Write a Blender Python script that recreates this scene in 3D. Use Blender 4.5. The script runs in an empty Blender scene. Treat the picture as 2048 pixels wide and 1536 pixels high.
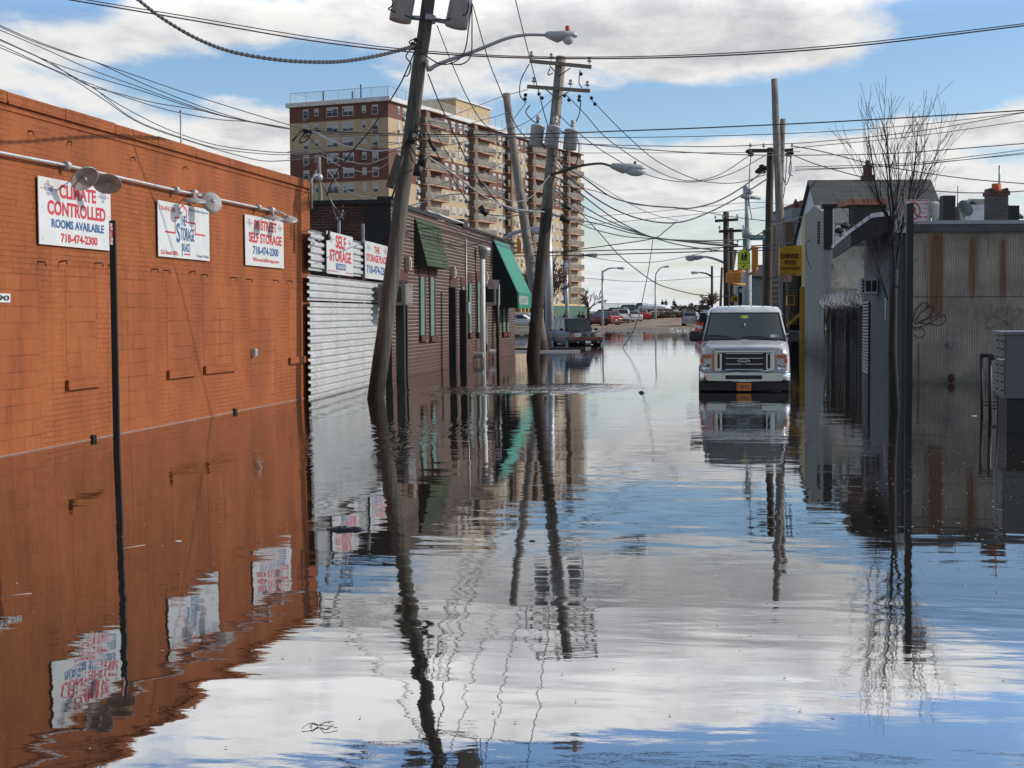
import bpy, bmesh, math, random
from mathutils import Vector, Matrix
import numpy as np
random.seed(7)
R = math.radians
SC = bpy.context.scene
COL = SC.collection
# ---------------------------------------------------------------- camera
F = 2844.0                     # focal length in pixels of the 2048 px wide photograph (50 mm lens)
YAW, PITCH, ROLL, CAMZ = R(8.32), R(2.82), R(0.3), 1.75
fw = Vector((-math.sin(YAW)*math.cos(PITCH), math.cos(YAW)*math.cos(PITCH), -math.sin(PITCH)))
r0 = Vector((math.cos(YAW), math.sin(YAW), 0)); d0 = -(r0.cross(fw))
rt = r0*math.cos(ROLL) + d0*math.sin(ROLL); dn = d0*math.cos(ROLL) - r0*math.sin(ROLL)
CAMP = Vector((0, 0, CAMZ))
cd = bpy.data.cameras.new('Camera'); cam = bpy.data.objects.new('Camera', cd); COL.objects.link(cam)
cd.sensor_width = 36; cd.lens = 36*F/2048; cd.clip_end = 6000; cd.clip_start = .05
m3 = Matrix((rt, -dn, -fw)).transposed()
cam.matrix_world = Matrix.Translation(CAMP) @ m3.to_4x4()
SC.camera = cam
SC.view_settings.view_transform = 'Standard'; SC.view_settings.look = 'None'
SC.view_settings.exposure = 0; SC.view_settings.gamma = 1
SC.cycles.max_bounces = 6; SC.cycles.glossy_bounces = 3; SC.cycles.diffuse_bounces = 2; SC.cycles.transparent_max_bounces = 6
# ---------------------------------------------------------------- world: sky with broken cloud
SUN_EL, SUN_AZ = R(31), R(79)      # azimuth measured from the street axis (+Y) towards +X
W_ = bpy.data.worlds.new("World"); SC.world = W_; W_.use_nodes = True
class NT:
    def __init__(s, nt): s.nt = nt
    def n(s, t, **k):
        x = s.nt.nodes.new(t)
        for a, b in k.items(): setattr(x, a, b)
        return x
    def l(s, a, b): s.nt.links.new(a, b)
    def put(s, inp, v):
        if isinstance(v, bpy.types.NodeSocket): s.l(v, inp)
        else:
            if isinstance(v, (tuple, list)) and len(v) == 3 and inp.type == 'RGBA': v = (*v, 1)
            inp.default_value = v
    def m(s, op, a, b=None, c=None, clamp=False):
        x = s.n('ShaderNodeMath', operation=op, use_clamp=clamp)
        s.put(x.inputs[0], a)
        if b is not None: s.put(x.inputs[1], b)
        if c is not None: s.put(x.inputs[2], c)
        return x.outputs[0]
    def mix(s, f, a, b, bt='MIX'):
        x = s.n('ShaderNodeMix', data_type='RGBA', blend_type=bt)
        s.put(x.inputs[0], f); s.put(x.inputs[6], a); s.put(x.inputs[7], b)
        return x.outputs[2]
    def ramp(s, f, stops, interp='LINEAR'):
        x = s.n('ShaderNodeValToRGB'); cr = x.color_ramp; cr.interpolation = interp
        while len(cr.elements) > 1: cr.elements.remove(cr.elements[0])
        for i, (p, c) in enumerate(stops):
            e = cr.elements[0] if i == 0 else cr.elements.new(p)
            e.position = p
            if not isinstance(c, (tuple, list)): c = (c, c, c)
            e.color = (*c, 1) if len(c) == 3 else c
        s.put(x.inputs[0], f); return x.outputs[0]
    def mr(s, v, a, b, c=0, d=1, t='LINEAR'):
        x = s.n('ShaderNodeMapRange', interpolation_type=t)
        for i, q in enumerate((v, a, b, c, d)): s.put(x.inputs[i], q)
        return x.outputs[0]
    def noise(s, vec, scale=5, detail=3, rough=.5, dist=0, dim='3D'):
        x = s.n('ShaderNodeTexNoise', noise_dimensions=dim)
        if vec is not None: s.l(vec, x.inputs['Vector'])
        x.inputs['Scale'].default_value = scale; x.inputs['Detail'].default_value = detail
        x.inputs['Roughness'].default_value = rough; x.inputs['Distortion'].default_value = dist
        return x.outputs[0]
    def xyz(s, v):
        x = s.n('ShaderNodeSeparateXYZ'); s.l(v, x.inputs[0]); return x.outputs
    def cxyz(s, a, b, c):
        x = s.n('ShaderNodeCombineXYZ')
        for i, q in enumerate((a, b, c)): s.put(x.inputs[i], q)
        return x.outputs[0]
    def mapv(s, v, loc=(0,0,0), rot=(0,0,0), sc=(1,1,1)):
        x = s.n('ShaderNodeMapping'); s.l(v, x.inputs[0])
        x.inputs[1].default_value = loc; x.inputs[2].default_value = rot; x.inputs[3].default_value = sc
        return x.outputs[0]
wn = W_.node_tree; wn.nodes.clear(); t = NT(wn)
sky = t.n('ShaderNodeTexSky', sky_type='NISHITA'); sky.sun_disc = False
sky.sun_elevation = SUN_EL; sky.sun_rotation = SUN_AZ; sky.air_density = 1.0; sky.dust_density = .6; sky.ozone_density = 2.0
dirv = t.n('ShaderNodeTexCoord').outputs['Generated']
X, Y, Z = t.xyz(dirv)[:3]
az = t.m('ARCTAN2', X, Y)                                   # 0 = down the street, + = to the right
el = t.m('ARCSINE', Z)
elp = t.m('MAXIMUM', el, 0.0)
# cloud noise in (azimuth, elevation); cells flatten towards the horizon like a cloud deck seen edge-on
inv = t.m('DIVIDE', 1.0, t.m('ADD', elp, .055))
cv = t.cxyz(t.m('MULTIPLY', az, t.m('MULTIPLY_ADD', inv, .25, 3.0)), t.m('MULTIPLY', t.m('LOGARITHM', t.m('ADD', elp, .03), 2.0), 1.35), .3)
big = t.noise(cv, 1.6, 7, .56, .25)
fine = t.noise(t.mapv(cv, (3.1, 1.7, .4)), 4.2, 6, .6, .4)
def blob(a0, e0, ra, re, amp):
    """soft raised (or lowered, amp < 0) cloud cover round azimuth a0, elevation e0 (degrees)"""
    da = t.m('DIVIDE', t.m('SUBTRACT', az, R(a0)), R(ra)); de = t.m('DIVIDE', t.m('SUBTRACT', el, R(e0)), R(re))
    q = t.m('ADD', t.m('MULTIPLY', da, da), t.m('MULTIPLY', de, de))
    return t.m('MULTIPLY', t.m('EXPONENT', t.m('MULTIPLY', q, -1.0)), amp)
def AZ(px): return math.degrees(math.atan((px-1024)/F) - YAW)
def EL(py): return (628-py)/F*57.3
cover = t.m('ADD', big, t.m('MULTIPLY', t.m('SUBTRACT', fine, .5), .34))
for a0, e0, ra, re, amp in [
    (AZ(1250), EL(75), 7.5, 1.9, .36), (AZ(1520), EL(110), 5, 1.3, .3), (AZ(500), EL(60), 7, 1.5, .22), (AZ(150), EL(150), 4, 1.6, .2), (AZ(110), EL(15), 3.2, .9, -.36),
    (AZ(560), EL(15), 2.5, .5, -.22), (AZ(360), EL(170), 4.2, .9, -.34), (AZ(620), EL(170), 2.2, .6, -.2), (AZ(560), EL(270), 4, 1.3, .22), (AZ(1290), EL(230), 9, 1.1, -.28), (AZ(1950), EL(150), 4.5, 1.7, -.33), (AZ(1750), EL(240), 4, .7, -.2),
    (AZ(1950), EL(290), 4, .9, .25), (AZ(1420), EL(340), 6, 1.4, .25), (AZ(1900), EL(380), 6, 1.0, .16), (AZ(1420), EL(560), 14, 1.6, .12),
    (AZ(900), EL(-80), 16, 2.2, .28), (AZ(1750), EL(-60), 6, 1.6, .2), (AZ(1850), EL(60), 4, .8, -.15),
    (AZ(1650), EL(-225), 9, 1.7, -.36), (AZ(1350), EL(-290), 5, 1.3, -.25), (AZ(300), EL(-270), 8, .8, -.3), (AZ(900), EL(-190), 9, .9, .2), (AZ(1950), EL(-130), 4, .8, -.1)]:
    cover = t.m('ADD', cover, blob(a0, e0, ra, re, amp))
mask = t.mr(cover, .44, .64, 0, 1, 'SMOOTHSTEP')
thick = t.mr(cover, .60, .92, 0, 1, 'SMOOTHSTEP')
tex = t.noise(t.mapv(cv, (9, 4, 1)), 5.0, 6, .6, .3)
lit = t.mr(t.m('ADD', t.m('MULTIPLY', thick, -.55), t.m('MULTIPLY', tex, 1.9)), .25, .95, 0, 1)
ccol = t.mix(lit, (5.5, 5.6, 5.85), (8.7, 8.6, 8.45))
hi = t.m('MULTIPLY', t.m('MULTIPLY', t.mr(el, R(11), R(15), 1.0, 2.5, 'SMOOTHSTEP'), t.mr(el, R(19), R(32), 1.0, .34, 'SMOOTHSTEP')), t.mr(Y, -.5, .7, .55, 1.0))           # bright band added above the frame for the water to reflect; dimmer behind
hz = t.mr(elp, 0, R(7), 1, 0)
blue = t.mix(1.0, sky.outputs[0], t.mix(hz, (1.20, 1.34, 1.50), (1.45, 1.32, 1.20)), 'MULTIPLY')
skyc = t.mix(mask, blue, ccol)
lowhaze = t.mr(elp, 0, R(5), .6, .0)
skyc = t.mix(lowhaze, skyc, (7.3, 8.0, 8.6))
hv = t.n('ShaderNodeVectorMath', operation='SCALE'); t.l(skyc, hv.inputs[0]); t.put(hv.inputs['Scale'], hi)
bg = t.n('ShaderNodeBackground'); t.l(hv.outputs[0], bg.inputs[0]); bg.inputs[1].default_value = .10
wo = t.n('ShaderNodeOutputWorld'); t.l(bg.outputs[0], wo.inputs[0])
W_.cycles.sampling_method = 'MANUAL'; W_.cycles.sample_map_resolution = 512
# ---------------------------------------------------------------- sun
sd = bpy.data.lights.new('Sun', 'SUN'); sd.energy = 3.0; sd.angle = R(.53); sd.color = (1, .93, .82)
so = bpy.data.objects.new('Sun', sd); COL.objects.link(so)
sv = Vector((math.sin(SUN_AZ)*math.cos(SUN_EL), math.cos(SUN_AZ)*math.cos(SUN_EL), math.sin(SUN_EL)))
so.rotation_euler = sv.to_track_quat('Z', 'Y').to_euler()
# ---------------------------------------------------------------- photo pixel -> world helpers
def ray(px, py): return fw + rt*((px-1024)/F) + dn*((py-768)/F)
def W(px, py, Z): return CAMP + ray(px, py)*Z
def G(px, py, z=0.0):
    r = ray(px, py); return CAMP + r*((z-CAMZ)/r.z)
def zat(px, py, p):
    """height of photo row py above the ground point p"""
    r = ray(px, py); Zc = (p-CAMP).dot(fw); return (CAMP + r*Zc).z
class Wall:
    """vertical plane through ground points a and b; s runs from a to b, n is the outward side"""
    def __init__(s, a, b):
        s.a = Vector((a[0], a[1], 0)); b = Vector((b[0], b[1], 0)); s.L = (b-s.a).length
        s.u = (b-s.a).normalized(); s.n = Vector((s.u.y, -s.u.x, 0)); s.rot = math.atan2(s.u.y, s.u.x)
        s.M = Matrix.Translation(s.a) @ Matrix.Rotation(s.rot, 4, 'Z')     # local x = s, -y = outward, z up
    def sz(s, px, py, off=0.0):
        r = ray(px, py); a = s.a + s.n*off; k = (a-CAMP).dot(s.n)/r.dot(s.n); p = CAMP + r*k
        return (p-s.a).dot(s.u), p.z
    def p(s, q, z, off=0.0): return s.a + s.u*q + s.n*off + Vector((0, 0, z))
# ---------------------------------------------------------------- mesh builder
class MB:
    def __init__(s): s.v = []; s.f = []; s.mi = []; s.sm = []; s.M = Matrix.Identity(4); s.cur = 0; s.smooth = False
    def add(s, vs, fs, smooth=None):
        o = len(s.v); s.v += [s.M @ Vector(v) for v in vs]
        for f in fs:
            s.f.append([o+i for i in f]); s.mi.append(s.cur); s.sm.append(s.smooth if smooth is None else smooth)
    def box(s, x0, x1, y0, y1, z0, z1):
        s.add([(x0,y0,z0),(x1,y0,z0),(x1,y1,z0),(x0,y1,z0),(x0,y0,z1),(x1,y0,z1),(x1,y1,z1),(x0,y1,z1)],
              [(0,3,2,1),(4,5,6,7),(0,1,5,4),(1,2,6,5),(2,3,7,6),(3,0,4,7)], False)
    def poly(s, pts): s.add(pts, [list(range(len(pts)))], False)
    def prism(s, pts, vec):
        """closed polygon swept by vec"""
        n = len(pts); vec = Vector(vec); a = [Vector(p) for p in pts]; b = [p+vec for p in a]
        s.add(a+b, [list(range(n))[::-1], [n+i for i in range(n)]] + [(i,(i+1)%n,n+(i+1)%n,n+i) for i in range(n)], False)
    def tube(s, pts, r, n=8, cap=True):
        pts = [Vector(p) for p in pts]; k = len(pts)
        rs = r if isinstance(r, (list, tuple)) else [r]*k
        d = (pts[1]-pts[0]).normalized(); up = Vector((0,0,1)) if abs(d.z) < .9 else Vector((1,0,0))
        a = d.cross(up).normalized(); vs = []
        for i in range(k):
            t_ = (pts[min(i+1,k-1)]-pts[max(i-1,0)])
            t_ = t_.normalized() if t_.length > 1e-9 else d
            a = a - t_*a.dot(t_)
            a = a.normalized() if a.length > 1e-6 else t_.orthogonal().normalized()
            b = t_.cross(a)
            for j in range(n):
                q = 2*math.pi*j/n; vs.append(pts[i] + (a*math.cos(q)+b*math.sin(q))*rs[i])
        fs = [(i*n+j, i*n+(j+1)%n, (i+1)*n+(j+1)%n, (i+1)*n+j) for i in range(k-1) for j in range(n)]
        o = len(s.v); s.add(vs, fs, True)
        if cap:
            s.f.append([o+j for j in range(n)][::-1]); s.mi.append(s.cur); s.sm.append(False)
            s.f.append([o+(k-1)*n+j for j in range(n)]); s.mi.append(s.cur); s.sm.append(False)
    def lathe(s, prof, n=16, M=None):
        """prof: (r, z) pairs about local z"""
        k = len(prof); vs = [(r*math.cos(2*math.pi*j/n), r*math.sin(2*math.pi*j/n), z) for r, z in prof for j in range(n)]
        if M is not None: vs = [M @ Vector(v) for v in vs]
        s.add(vs, [(i*n+j, i*n+(j+1)%n, (i+1)*n+(j+1)%n, (i+1)*n+j) for i in range(k-1) for j in range(n)], True)
    def ball(s, c, r, sx=1, sy=1, sz=1, n=10, m=7):
        vs = []; 
        for i in range(m+1):
            ph = math.pi*i/m
            for j in range(n):
                q = 2*math.pi*j/n
                vs.append((c[0]+r*sx*math.sin(ph)*math.cos(q), c[1]+r*sy*math.sin(ph)*math.sin(q), c[2]+r*sz*math.cos(ph)))
        s.add(vs, [(i*n+j, (i+1)*n+j, (i+1)*n+(j+1)%n, i*n+(j+1)%n) for i in range(m) for j in range(n)], True)
    def build(s, name, mat, parent=None, M=None, bevel=0):
        me = bpy.data.meshes.new(name)
        me.from_pydata([tuple(v) for v in s.v], [], s.f)
        for mm in (mat if isinstance(mat, (list, tuple)) else [mat]): me.materials.append(mm)
        me.polygons.foreach_set('material_index', s.mi); me.polygons.foreach_set('use_smooth', s.sm); me.update()
        o = bpy.data.objects.new(name, me); COL.objects.link(o)
        if M is not None: o.matrix_world = M
        if parent is not None:
            o.parent = parent; o.matrix_parent_inverse = Matrix.Identity(4)
            o.matrix_basis = PM(parent).inverted() @ (M if M is not None else Matrix.Identity(4))
        if bevel:
            b = o.modifiers.new('bevel', 'BEVEL'); b.width = bevel; b.segments = 2; b.limit_method = 'ANGLE'
        return o
def PM(o):
    m = o.matrix_basis.copy()
    while o.parent is not None: o = o.parent; m = o.matrix_basis @ m
    return m
def tag(o, label=None, cat=None, group=None, kind=None):
    if label: o['label'] = label
    if cat: o['category'] = cat
    if group: o['group'] = group
    if kind: o['kind'] = kind
    return o
def thing(name, loc, label, cat, group=None, rz=0):
    o = bpy.data.objects.new(name, None); COL.objects.link(o); o.empty_display_size = .2
    o.matrix_basis = Matrix.Translation(Vector(loc)) @ Matrix.Rotation(rz, 4, 'Z')
    return tag(o, label, cat, group)
def kids(o): return [c for c in list(bpy.data.objects) if c.parent is o]
def copy_tree(o, parent=None):
    c = o.copy(); COL.objects.link(c)
    if parent is not None: c.parent = parent
    for ch in kids(o): copy_tree(ch, c)
    return c
def spline(pts, seg=8):
    P = [Vector(p) for p in pts]; out = []
    for i in range(len(P)-1):
        a = P[i-1] if i else P[0]*2-P[1]; b, c = P[i], P[i+1]; d = P[i+2] if i+2 < len(P) else P[-1]*2-P[-2]
        for k in range(seg):
            q = k/seg; out.append(.5*((2*b)+(c-a)*q+(2*a-5*b+4*c-d)*q*q+(3*b-a-3*c+d)*q**3))
    out.append(P[-1]); return out
_tc = {}
def text_geo(s, bold=.0):
    if (s, bold) in _tc: return _tc[(s, bold)]
    c = bpy.data.curves.new('t', 'FONT'); c.body = s; c.size = 1; c.offset = bold; c.resolution_u = 3
    o = bpy.data.objects.new('t', c); COL.objects.link(o)
    dg = bpy.context.evaluated_depsgraph_get(); dg.update()
    me = bpy.data.meshes.new_from_object(o.evaluated_get(dg))
    v = [tuple(x.co) for x in me.vertices]; f = [list(p.vertices) for p in me.polygons]
    bpy.data.objects.remove(o); bpy.data.curves.remove(c); bpy.data.meshes.remove(me)
    xs = [a[0] for a in v]; ys = [a[1] for a in v]
    x0, x1, y0, y1 = min(xs), max(xs), min(ys), max(ys)
    _tc[(s, bold)] = ([((a[0]-x0)/(x1-x0), (a[1]-y0)/(y1-y0)) for a in v], f)
    return _tc[(s, bold)]
def add_text(mb, s, x0, x1, z0, z1, y, bold=.02):
    """flat lettering in the local xz plane, reading along +x when seen from -y"""
    v, f = text_geo(s, bold)
    mb.add([(x0+a*(x1-x0), y, z0+b*(z1-z0)) for a, b in v], f, False)
# ---------------------------------------------------------------- materials
def new_mat(name):
    m = bpy.data.materials.new(name); m.use_nodes = True; m.node_tree.nodes.clear(); t = NT(m.node_tree)
    p = t.n('ShaderNodeBsdfPrincipled'); o = t.n('ShaderNodeOutputMaterial'); t.l(p.outputs[0], o.inputs[0])
    return m, t, p
def objc(t): return t.n('ShaderNodeTexCoord').outputs['Object']
def bump(t, p, h, dist=.01, strength=1.0):
    b = t.n('ShaderNodeBump'); b.inputs['Strength'].default_value = strength; b.inputs['Distance'].default_value = dist
    t.l(h, b.inputs['Height']); t.l(b.outputs[0], p.inputs['Normal'])
def mat(name, col, rough=.6, metal=0, var=.25, scale=3, bmp=0, spec=.5, stretch=(1,1,1), detail=5, col2=None, coat=0):
    """base colour varied by noise; col2 = second tone"""
    m, t, p = new_mat(name); v = objc(t)
    if stretch != (1,1,1): v = t.mapv(v, sc=stretch)
    nz = t.noise(v, scale, detail, .6)
    f = t.mr(nz, .3, .7)
    a = tuple(c*(1-var) for c in col); b = col2 if col2 else tuple(min(1, c*(1+var)) for c in col)
    t.put(p.inputs['Base Color'], t.mix(f, a, b))
    t.put(p.inputs['Roughness'], t.mr(nz, .2, .8, max(.02, rough-.08), min(1, rough+.1)))
    p.inputs['Metallic'].default_value = metal; p.inputs['Specular IOR Level'].default_value = spec
    if coat: p.inputs['Coat Weight'].default_value = coat; p.inputs['Coat Roughness'].default_value = .05
    if bmp: bump(t, p, nz, bmp)
    return m
M = {}
M['galv'] = mat('galvanised_metal', (.42,.43,.44), .45, .4, .2, 12)
M['alu'] = mat('bright_conduit', (.72,.72,.70), .35, .6, .12, 15)
M['black'] = mat('black_rubber', (.012,.012,.013), .55, 0, .3, 8)
M['cable'] = mat('cable_sheath', (.02,.02,.022), .5, 0, .4, 5)
M['cablered'] = mat('dark_red_cable_sheath', (.045,.012,.015), .5, 0, .4, 5)
M['cablegrey'] = mat('weathered_grey_cable', (.30,.30,.30), .5, .2, .3, 5)
M['signwhite'] = mat('sign_panel_white', (.60,.615,.61), .35, 0, .05, 4)
M['red'] = mat('sign_red', (.52,.03,.04), .4, 0, .08, 6)
M['blue'] = mat('sign_blue', (.03,.11,.27), .4, 0, .08, 6)
M['palered'] = mat('faded_sign_red', (.55,.12,.13), .5, 0, .1, 9)
M['paleblue'] = mat('faded_sign_blue', (.18,.26,.42), .5, 0, .1, 9)
M['signblack'] = mat('sign_black', (.02,.02,.02), .5)
M['lampgrey'] = mat('lamp_enamel_grey', (.33,.31,.30), .4, .1, .2, 10)
M['lampunder'] = mat('lamp_inside_dirty', (.30,.25,.23), .6, 0, .35, 7)
M['glass'] = mat('dark_window_glass', (.03,.035,.04), .08, 0, .3, 2, spec=.8)
M['poledark'] = mat('dark_green_steel', (.012,.020,.016), .45, .2, .3, 6)
M['white'] = mat('white_paint', (.72,.72,.70), .5, 0, .1, 6, .002)
M['transformer'] = mat('transformer_grey_paint', (.46,.48,.49), .4, .1, .1, 5)
M['ceramic'] = mat('ceramic_insulator', (.42,.43,.43), .25, 0, .2, 8)
M['lens'] = mat('lamp_lens', (.55,.57,.58), .12, 0, .1, 8, spec=.7)
M['orangepaint'] = mat('traffic_signal_yellow', (.62,.25,.02), .45, 0, .15, 8)
M['signyellow'] = mat('fluorescent_sign_yellow', (.62,.75,.04), .4, 0, .06, 8)
M['greensign'] = mat('green_street_sign', (.01,.26,.17), .4, 0, .06, 8)
M['tar'] = mat('roof_tar', (.025,.024,.023), .7, 0, .4, 6, .01)
M['darkwood'] = mat('dark_timber', (.035,.028,.022), .8, 0, .5, 4, .01, stretch=(6,6,.6))
M['rubberbag'] = mat('bin_bag_plastic', (.012,.012,.013), .25, 0, .3, 9, .02)
def wood_pole(name, base, low):
    m, t, p = new_mat(name); v = objc(t)
    g = t.noise(t.mapv(v, sc=(11,11,.7)), 1.0, 6, .75); b = t.noise(v, 1.3, 4, .6)
    z = t.xyz(v)[2]
    c = t.mix(t.mr(g, .38, .62), tuple(x*.30 for x in base), tuple(x*1.45 for x in base))
    c = t.mix(t.mr(b, .35, .7), c, tuple(x*.8 for x in base), 'MIX')
    wet = t.mr(t.m('ADD', z, t.m('MULTIPLY', b, 1.2)), .9, 2.2, 1, 0)
    c = t.mix(wet, c, low); t.put(p.inputs['Base Color'], c); p.inputs['Roughness'].default_value = .85
    bump(t, p, g, .04); return m
M['pole'] = wood_pole('weathered_pole_wood', (.135,.125,.105), (.028,.02,.014))
M['polepale'] = wood_pole('pale_pole_wood', (.30,.265,.23), (.09,.06,.045))
M['poledk'] = wood_pole('dark_pole_wood', (.075,.058,.045), (.03,.02,.015))
M['crossarm'] = mat('crossarm_wood', (.23,.19,.16), .85, 0, .35, 2.5, .01, stretch=(1,10,10))
# ================================================================ SETTING: ground, water
def interp(x, pts):
    if x <= pts[0][0]: return pts[0][1]
    for (a, b), (c, d) in zip(pts, pts[1:]):
        if x <= c: return b+(d-b)*(x-a)/(c-a)
    return pts[-1][1]
def ss(a, b, x): q = max(0, min(1, (x-a)/(b-a))); return q*q*(3-2*q)
def hsh(x, y, s):
    x /= s; y /= s; xi, yi = math.floor(x), math.floor(y); fx, fy = x-xi, y-yi; fx = fx*fx*(3-2*fx); fy = fy*fy*(3-2*fy)
    h = lambda i, j: (math.sin(i*127.1+j*311.7)*43758.5453) % 1
    return (h(xi,yi)*(1-fx)+h(xi+1,yi)*fx)*(1-fy)+(h(xi,yi+1)*(1-fx)+h(xi+1,yi+1)*fx)*fy-.5
def zg(x, y):
    zl = interp(y, [(-50,-.45),(60,-.4),(100,-.3),(122,-.02),(150,.28),(170,.34),(200,.7),(232,1.9),(300,2.2),(700,2.2)])
    zr = interp(y, [(-50,-.45),(60,-.4),(100,-.3),(124,-.06),(140,.03),(155,.42),(170,.7),(200,1.2),(216,1.65),(232,2.25),(300,2.4),(700,2.4)])
    k = ss(-15, -6, x); z = zl*(1-k)+zr*k
    if y > 105: z += (hsh(x,y,3.1)*.10+hsh(x,y,1.1)*.06)*ss(105,140,y)+hsh(x,y,9)*.12*ss(150,200,y)
    return z
g = MB(); g.smooth = True
xs = [-900,-400,-200,-120]+[-80+i*4 for i in range(10)]+[-40+i*.8 for i in range(76)]+[22+i*4 for i in range(12)]+[80,130,220,450,900]
ys = [-60,-20,20,50,70,85,95]+[100+i*.9 for i in range(80)]+[173+i*2.2 for i in range(40)]+[264,280,300,340,420,600,1000,2500]
vs = [(x, y, zg(x,y)) for y in ys for x in xs]; n = len(xs)
g.add(vs, [(j*n+i, j*n+i+1, (j+1)*n+i+1, (j+1)*n+i) for j in range(len(ys)-1) for i in range(n-1)], True)
m, t, p = new_mat('wet_sand_and_mud'); v = objc(t)
a = t.noise(v, .35, 6, .65, .5); b = t.noise(t.mapv(v, sc=(.25,1.6,1)), 1.1, 5, .6, .6)
z = t.xyz(v)[2]
c = t.mix(t.mr(a, .35, .65), (.20,.145,.090), (.38,.285,.185)); c = t.mix(t.mr(b, .5, .68), c, (.11,.08,.055))
wet = t.mr(t.m('ADD', z, t.m('MULTIPLY', a, .5)), .2, .62, 1, 0); c = t.mix(wet, c, (.055,.044,.034))
t.put(p.inputs['Base Color'], c); t.put(p.inputs['Roughness'], t.mr(wet, 0, 1, .95, .45)); bump(t, p, t.m('ADD', a, b), .12)
go = g.build('ground', m); tag(go, 'sandy mud covered ground rising out of the flood', kind='structure')

# flood water: rippled mirror over murky brown, Fresnel-like but raised to brighten the reflected sky
m = bpy.data.materials.new('flood_water'); m.use_nodes = True; m.node_tree.nodes.clear(); t = NT(m.node_tree)
v = objc(t); X, Y, Z = t.xyz(v)[:3]
dist = t.m('SQRT', t.m('ADD', t.m('MULTIPLY', X, X), t.m('MULTIPLY', Y, Y)))
SKEW = -.0007     # bump slope added on the left to lean the reflections sideways
near = t.mr(dist, 6, 34, 1, 0)
w1 = t.noise(t.mapv(v, rot=(0,0,.15), sc=(.55,1.25,1)), 1.1, 2, .45, .3)
w2 = t.noise(t.mapv(v, rot=(0,0,-.2), sc=(.6,1.5,1)), 3.1, 2, .5, .4)
w3 = t.noise(t.mapv(v, rot=(0,0,.1), sc=(.7,1.3,1)), 15, 3, .6, .2)
def zone(x0, y0, rx, ry, amp, rot=0):
    q = t.mapv(v, loc=(0,0,0)); dx = t.m('SUBTRACT', X, x0); dy = t.m('SUBTRACT', Y, y0)
    c_, s_ = math.cos(rot), math.sin(rot)
    a = t.m('DIVIDE', t.m('ADD', t.m('MULTIPLY', dx, c_), t.m('MULTIPLY', dy, s_)), rx)
    b = t.m('DIVIDE', t.m('ADD', t.m('MULTIPLY', dx, -s_), t.m('MULTIPLY', dy, c_)), ry)
    return t.m('MULTIPLY', t.m('EXPONENT', t.m('MULTIPLY', t.m('ADD', t.m('POWER', t.m('ABSOLUTE', a), 4.0), t.m('POWER', t.m('ABSOLUTE', b), 4.0)), -1.0)), amp)
pA, pB, pC = G(1030,778), G(700,880), G(1250,800)
gust = t.m('ADD', zone(pA.x+.2, pA.y, 3.0, 2.2, 1.0, .25), zone(pB.x, pB.y, 1.5, 4.2, .42))
gust = t.m('ADD', gust, zone(pC.x, pC.y, 4.0, 9, .07)); pD = G(1490, 860); gust = t.m('ADD', gust, zone(pD.x, pD.y+2, 3.2, 6.5, .11))
patch = t.mr(t.noise(t.mapv(v, sc=(.5,1.0,1)), .18, 3, .5), .42, .62, .32, 1)
h = t.m('MULTIPLY', w1, t.mr(dist, 8, 40, .0054, .0036))
h = t.m('ADD', h, t.m('MULTIPLY', w2, t.m('MULTIPLY', patch, .0015)))
w4 = t.noise(t.mapv(v, sc=(.5,.16,1)), 5.0, 3, .75, .2)
h = t.m('ADD', h, t.m('MULTIPLY', w3, t.m('ADD', t.m('MULTIPLY', patch, .00022), t.m('MULTIPLY', gust, .0008))))
h = t.m('ADD', h, t.m('MULTIPLY', w4, t.m('MULTIPLY', gust, t.mr(gust, 0, 1, .010, .075))))
xr = t.m('MINIMUM', t.m('SUBTRACT', X, 4.0), 0.0); h = t.m('ADD', h, t.m('MULTIPLY', t.m('MULTIPLY', xr, xr), SKEW)); b = t.n('ShaderNodeBump'); b.inputs['Strength'].default_value = 1; b.inputs['Distance'].default_value = 1; t.l(h, b.inputs['Height'])
ge = t.n('ShaderNodeNewGeometry'); dt = t.n('ShaderNodeVectorMath', operation='DOT_PRODUCT'); t.l(ge.outputs['Incoming'], dt.inputs[0]); t.l(ge.outputs['Normal'], dt.inputs[1])
F0 = .16
fr = t.m('MULTIPLY_ADD', t.m('POWER', t.m('SUBTRACT', 1.0, t.m('ABSOLUTE', dt.outputs['Value'])), 5.0), 1-F0, F0)
df = t.n('ShaderNodeBsdfDiffuse'); df.inputs[0].default_value = (.018,.015,.011,1)
gl = t.n('ShaderNodeBsdfGlossy'); gl.inputs['Roughness'].default_value = .012; gl.inputs[0].default_value = (.97,.98,1,1)
t.l(b.outputs[0], gl.inputs['Normal']); mx = t.n('ShaderNodeMixShader'); t.l(fr, mx.inputs[0]); t.l(df.outputs[0], mx.inputs[1]); t.l(gl.outputs[0], mx.inputs[2])
o = t.n('ShaderNodeOutputMaterial'); t.l(mx.outputs[0], o.inputs[0])
g = MB(); g.poly([(-70,-25,0),(60,-25,0),(60,170,0),(-70,170,0)]); wo_ = g.build('water', m); tag(wo_, 'still brown flood water covering the whole street', kind='structure')

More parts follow.
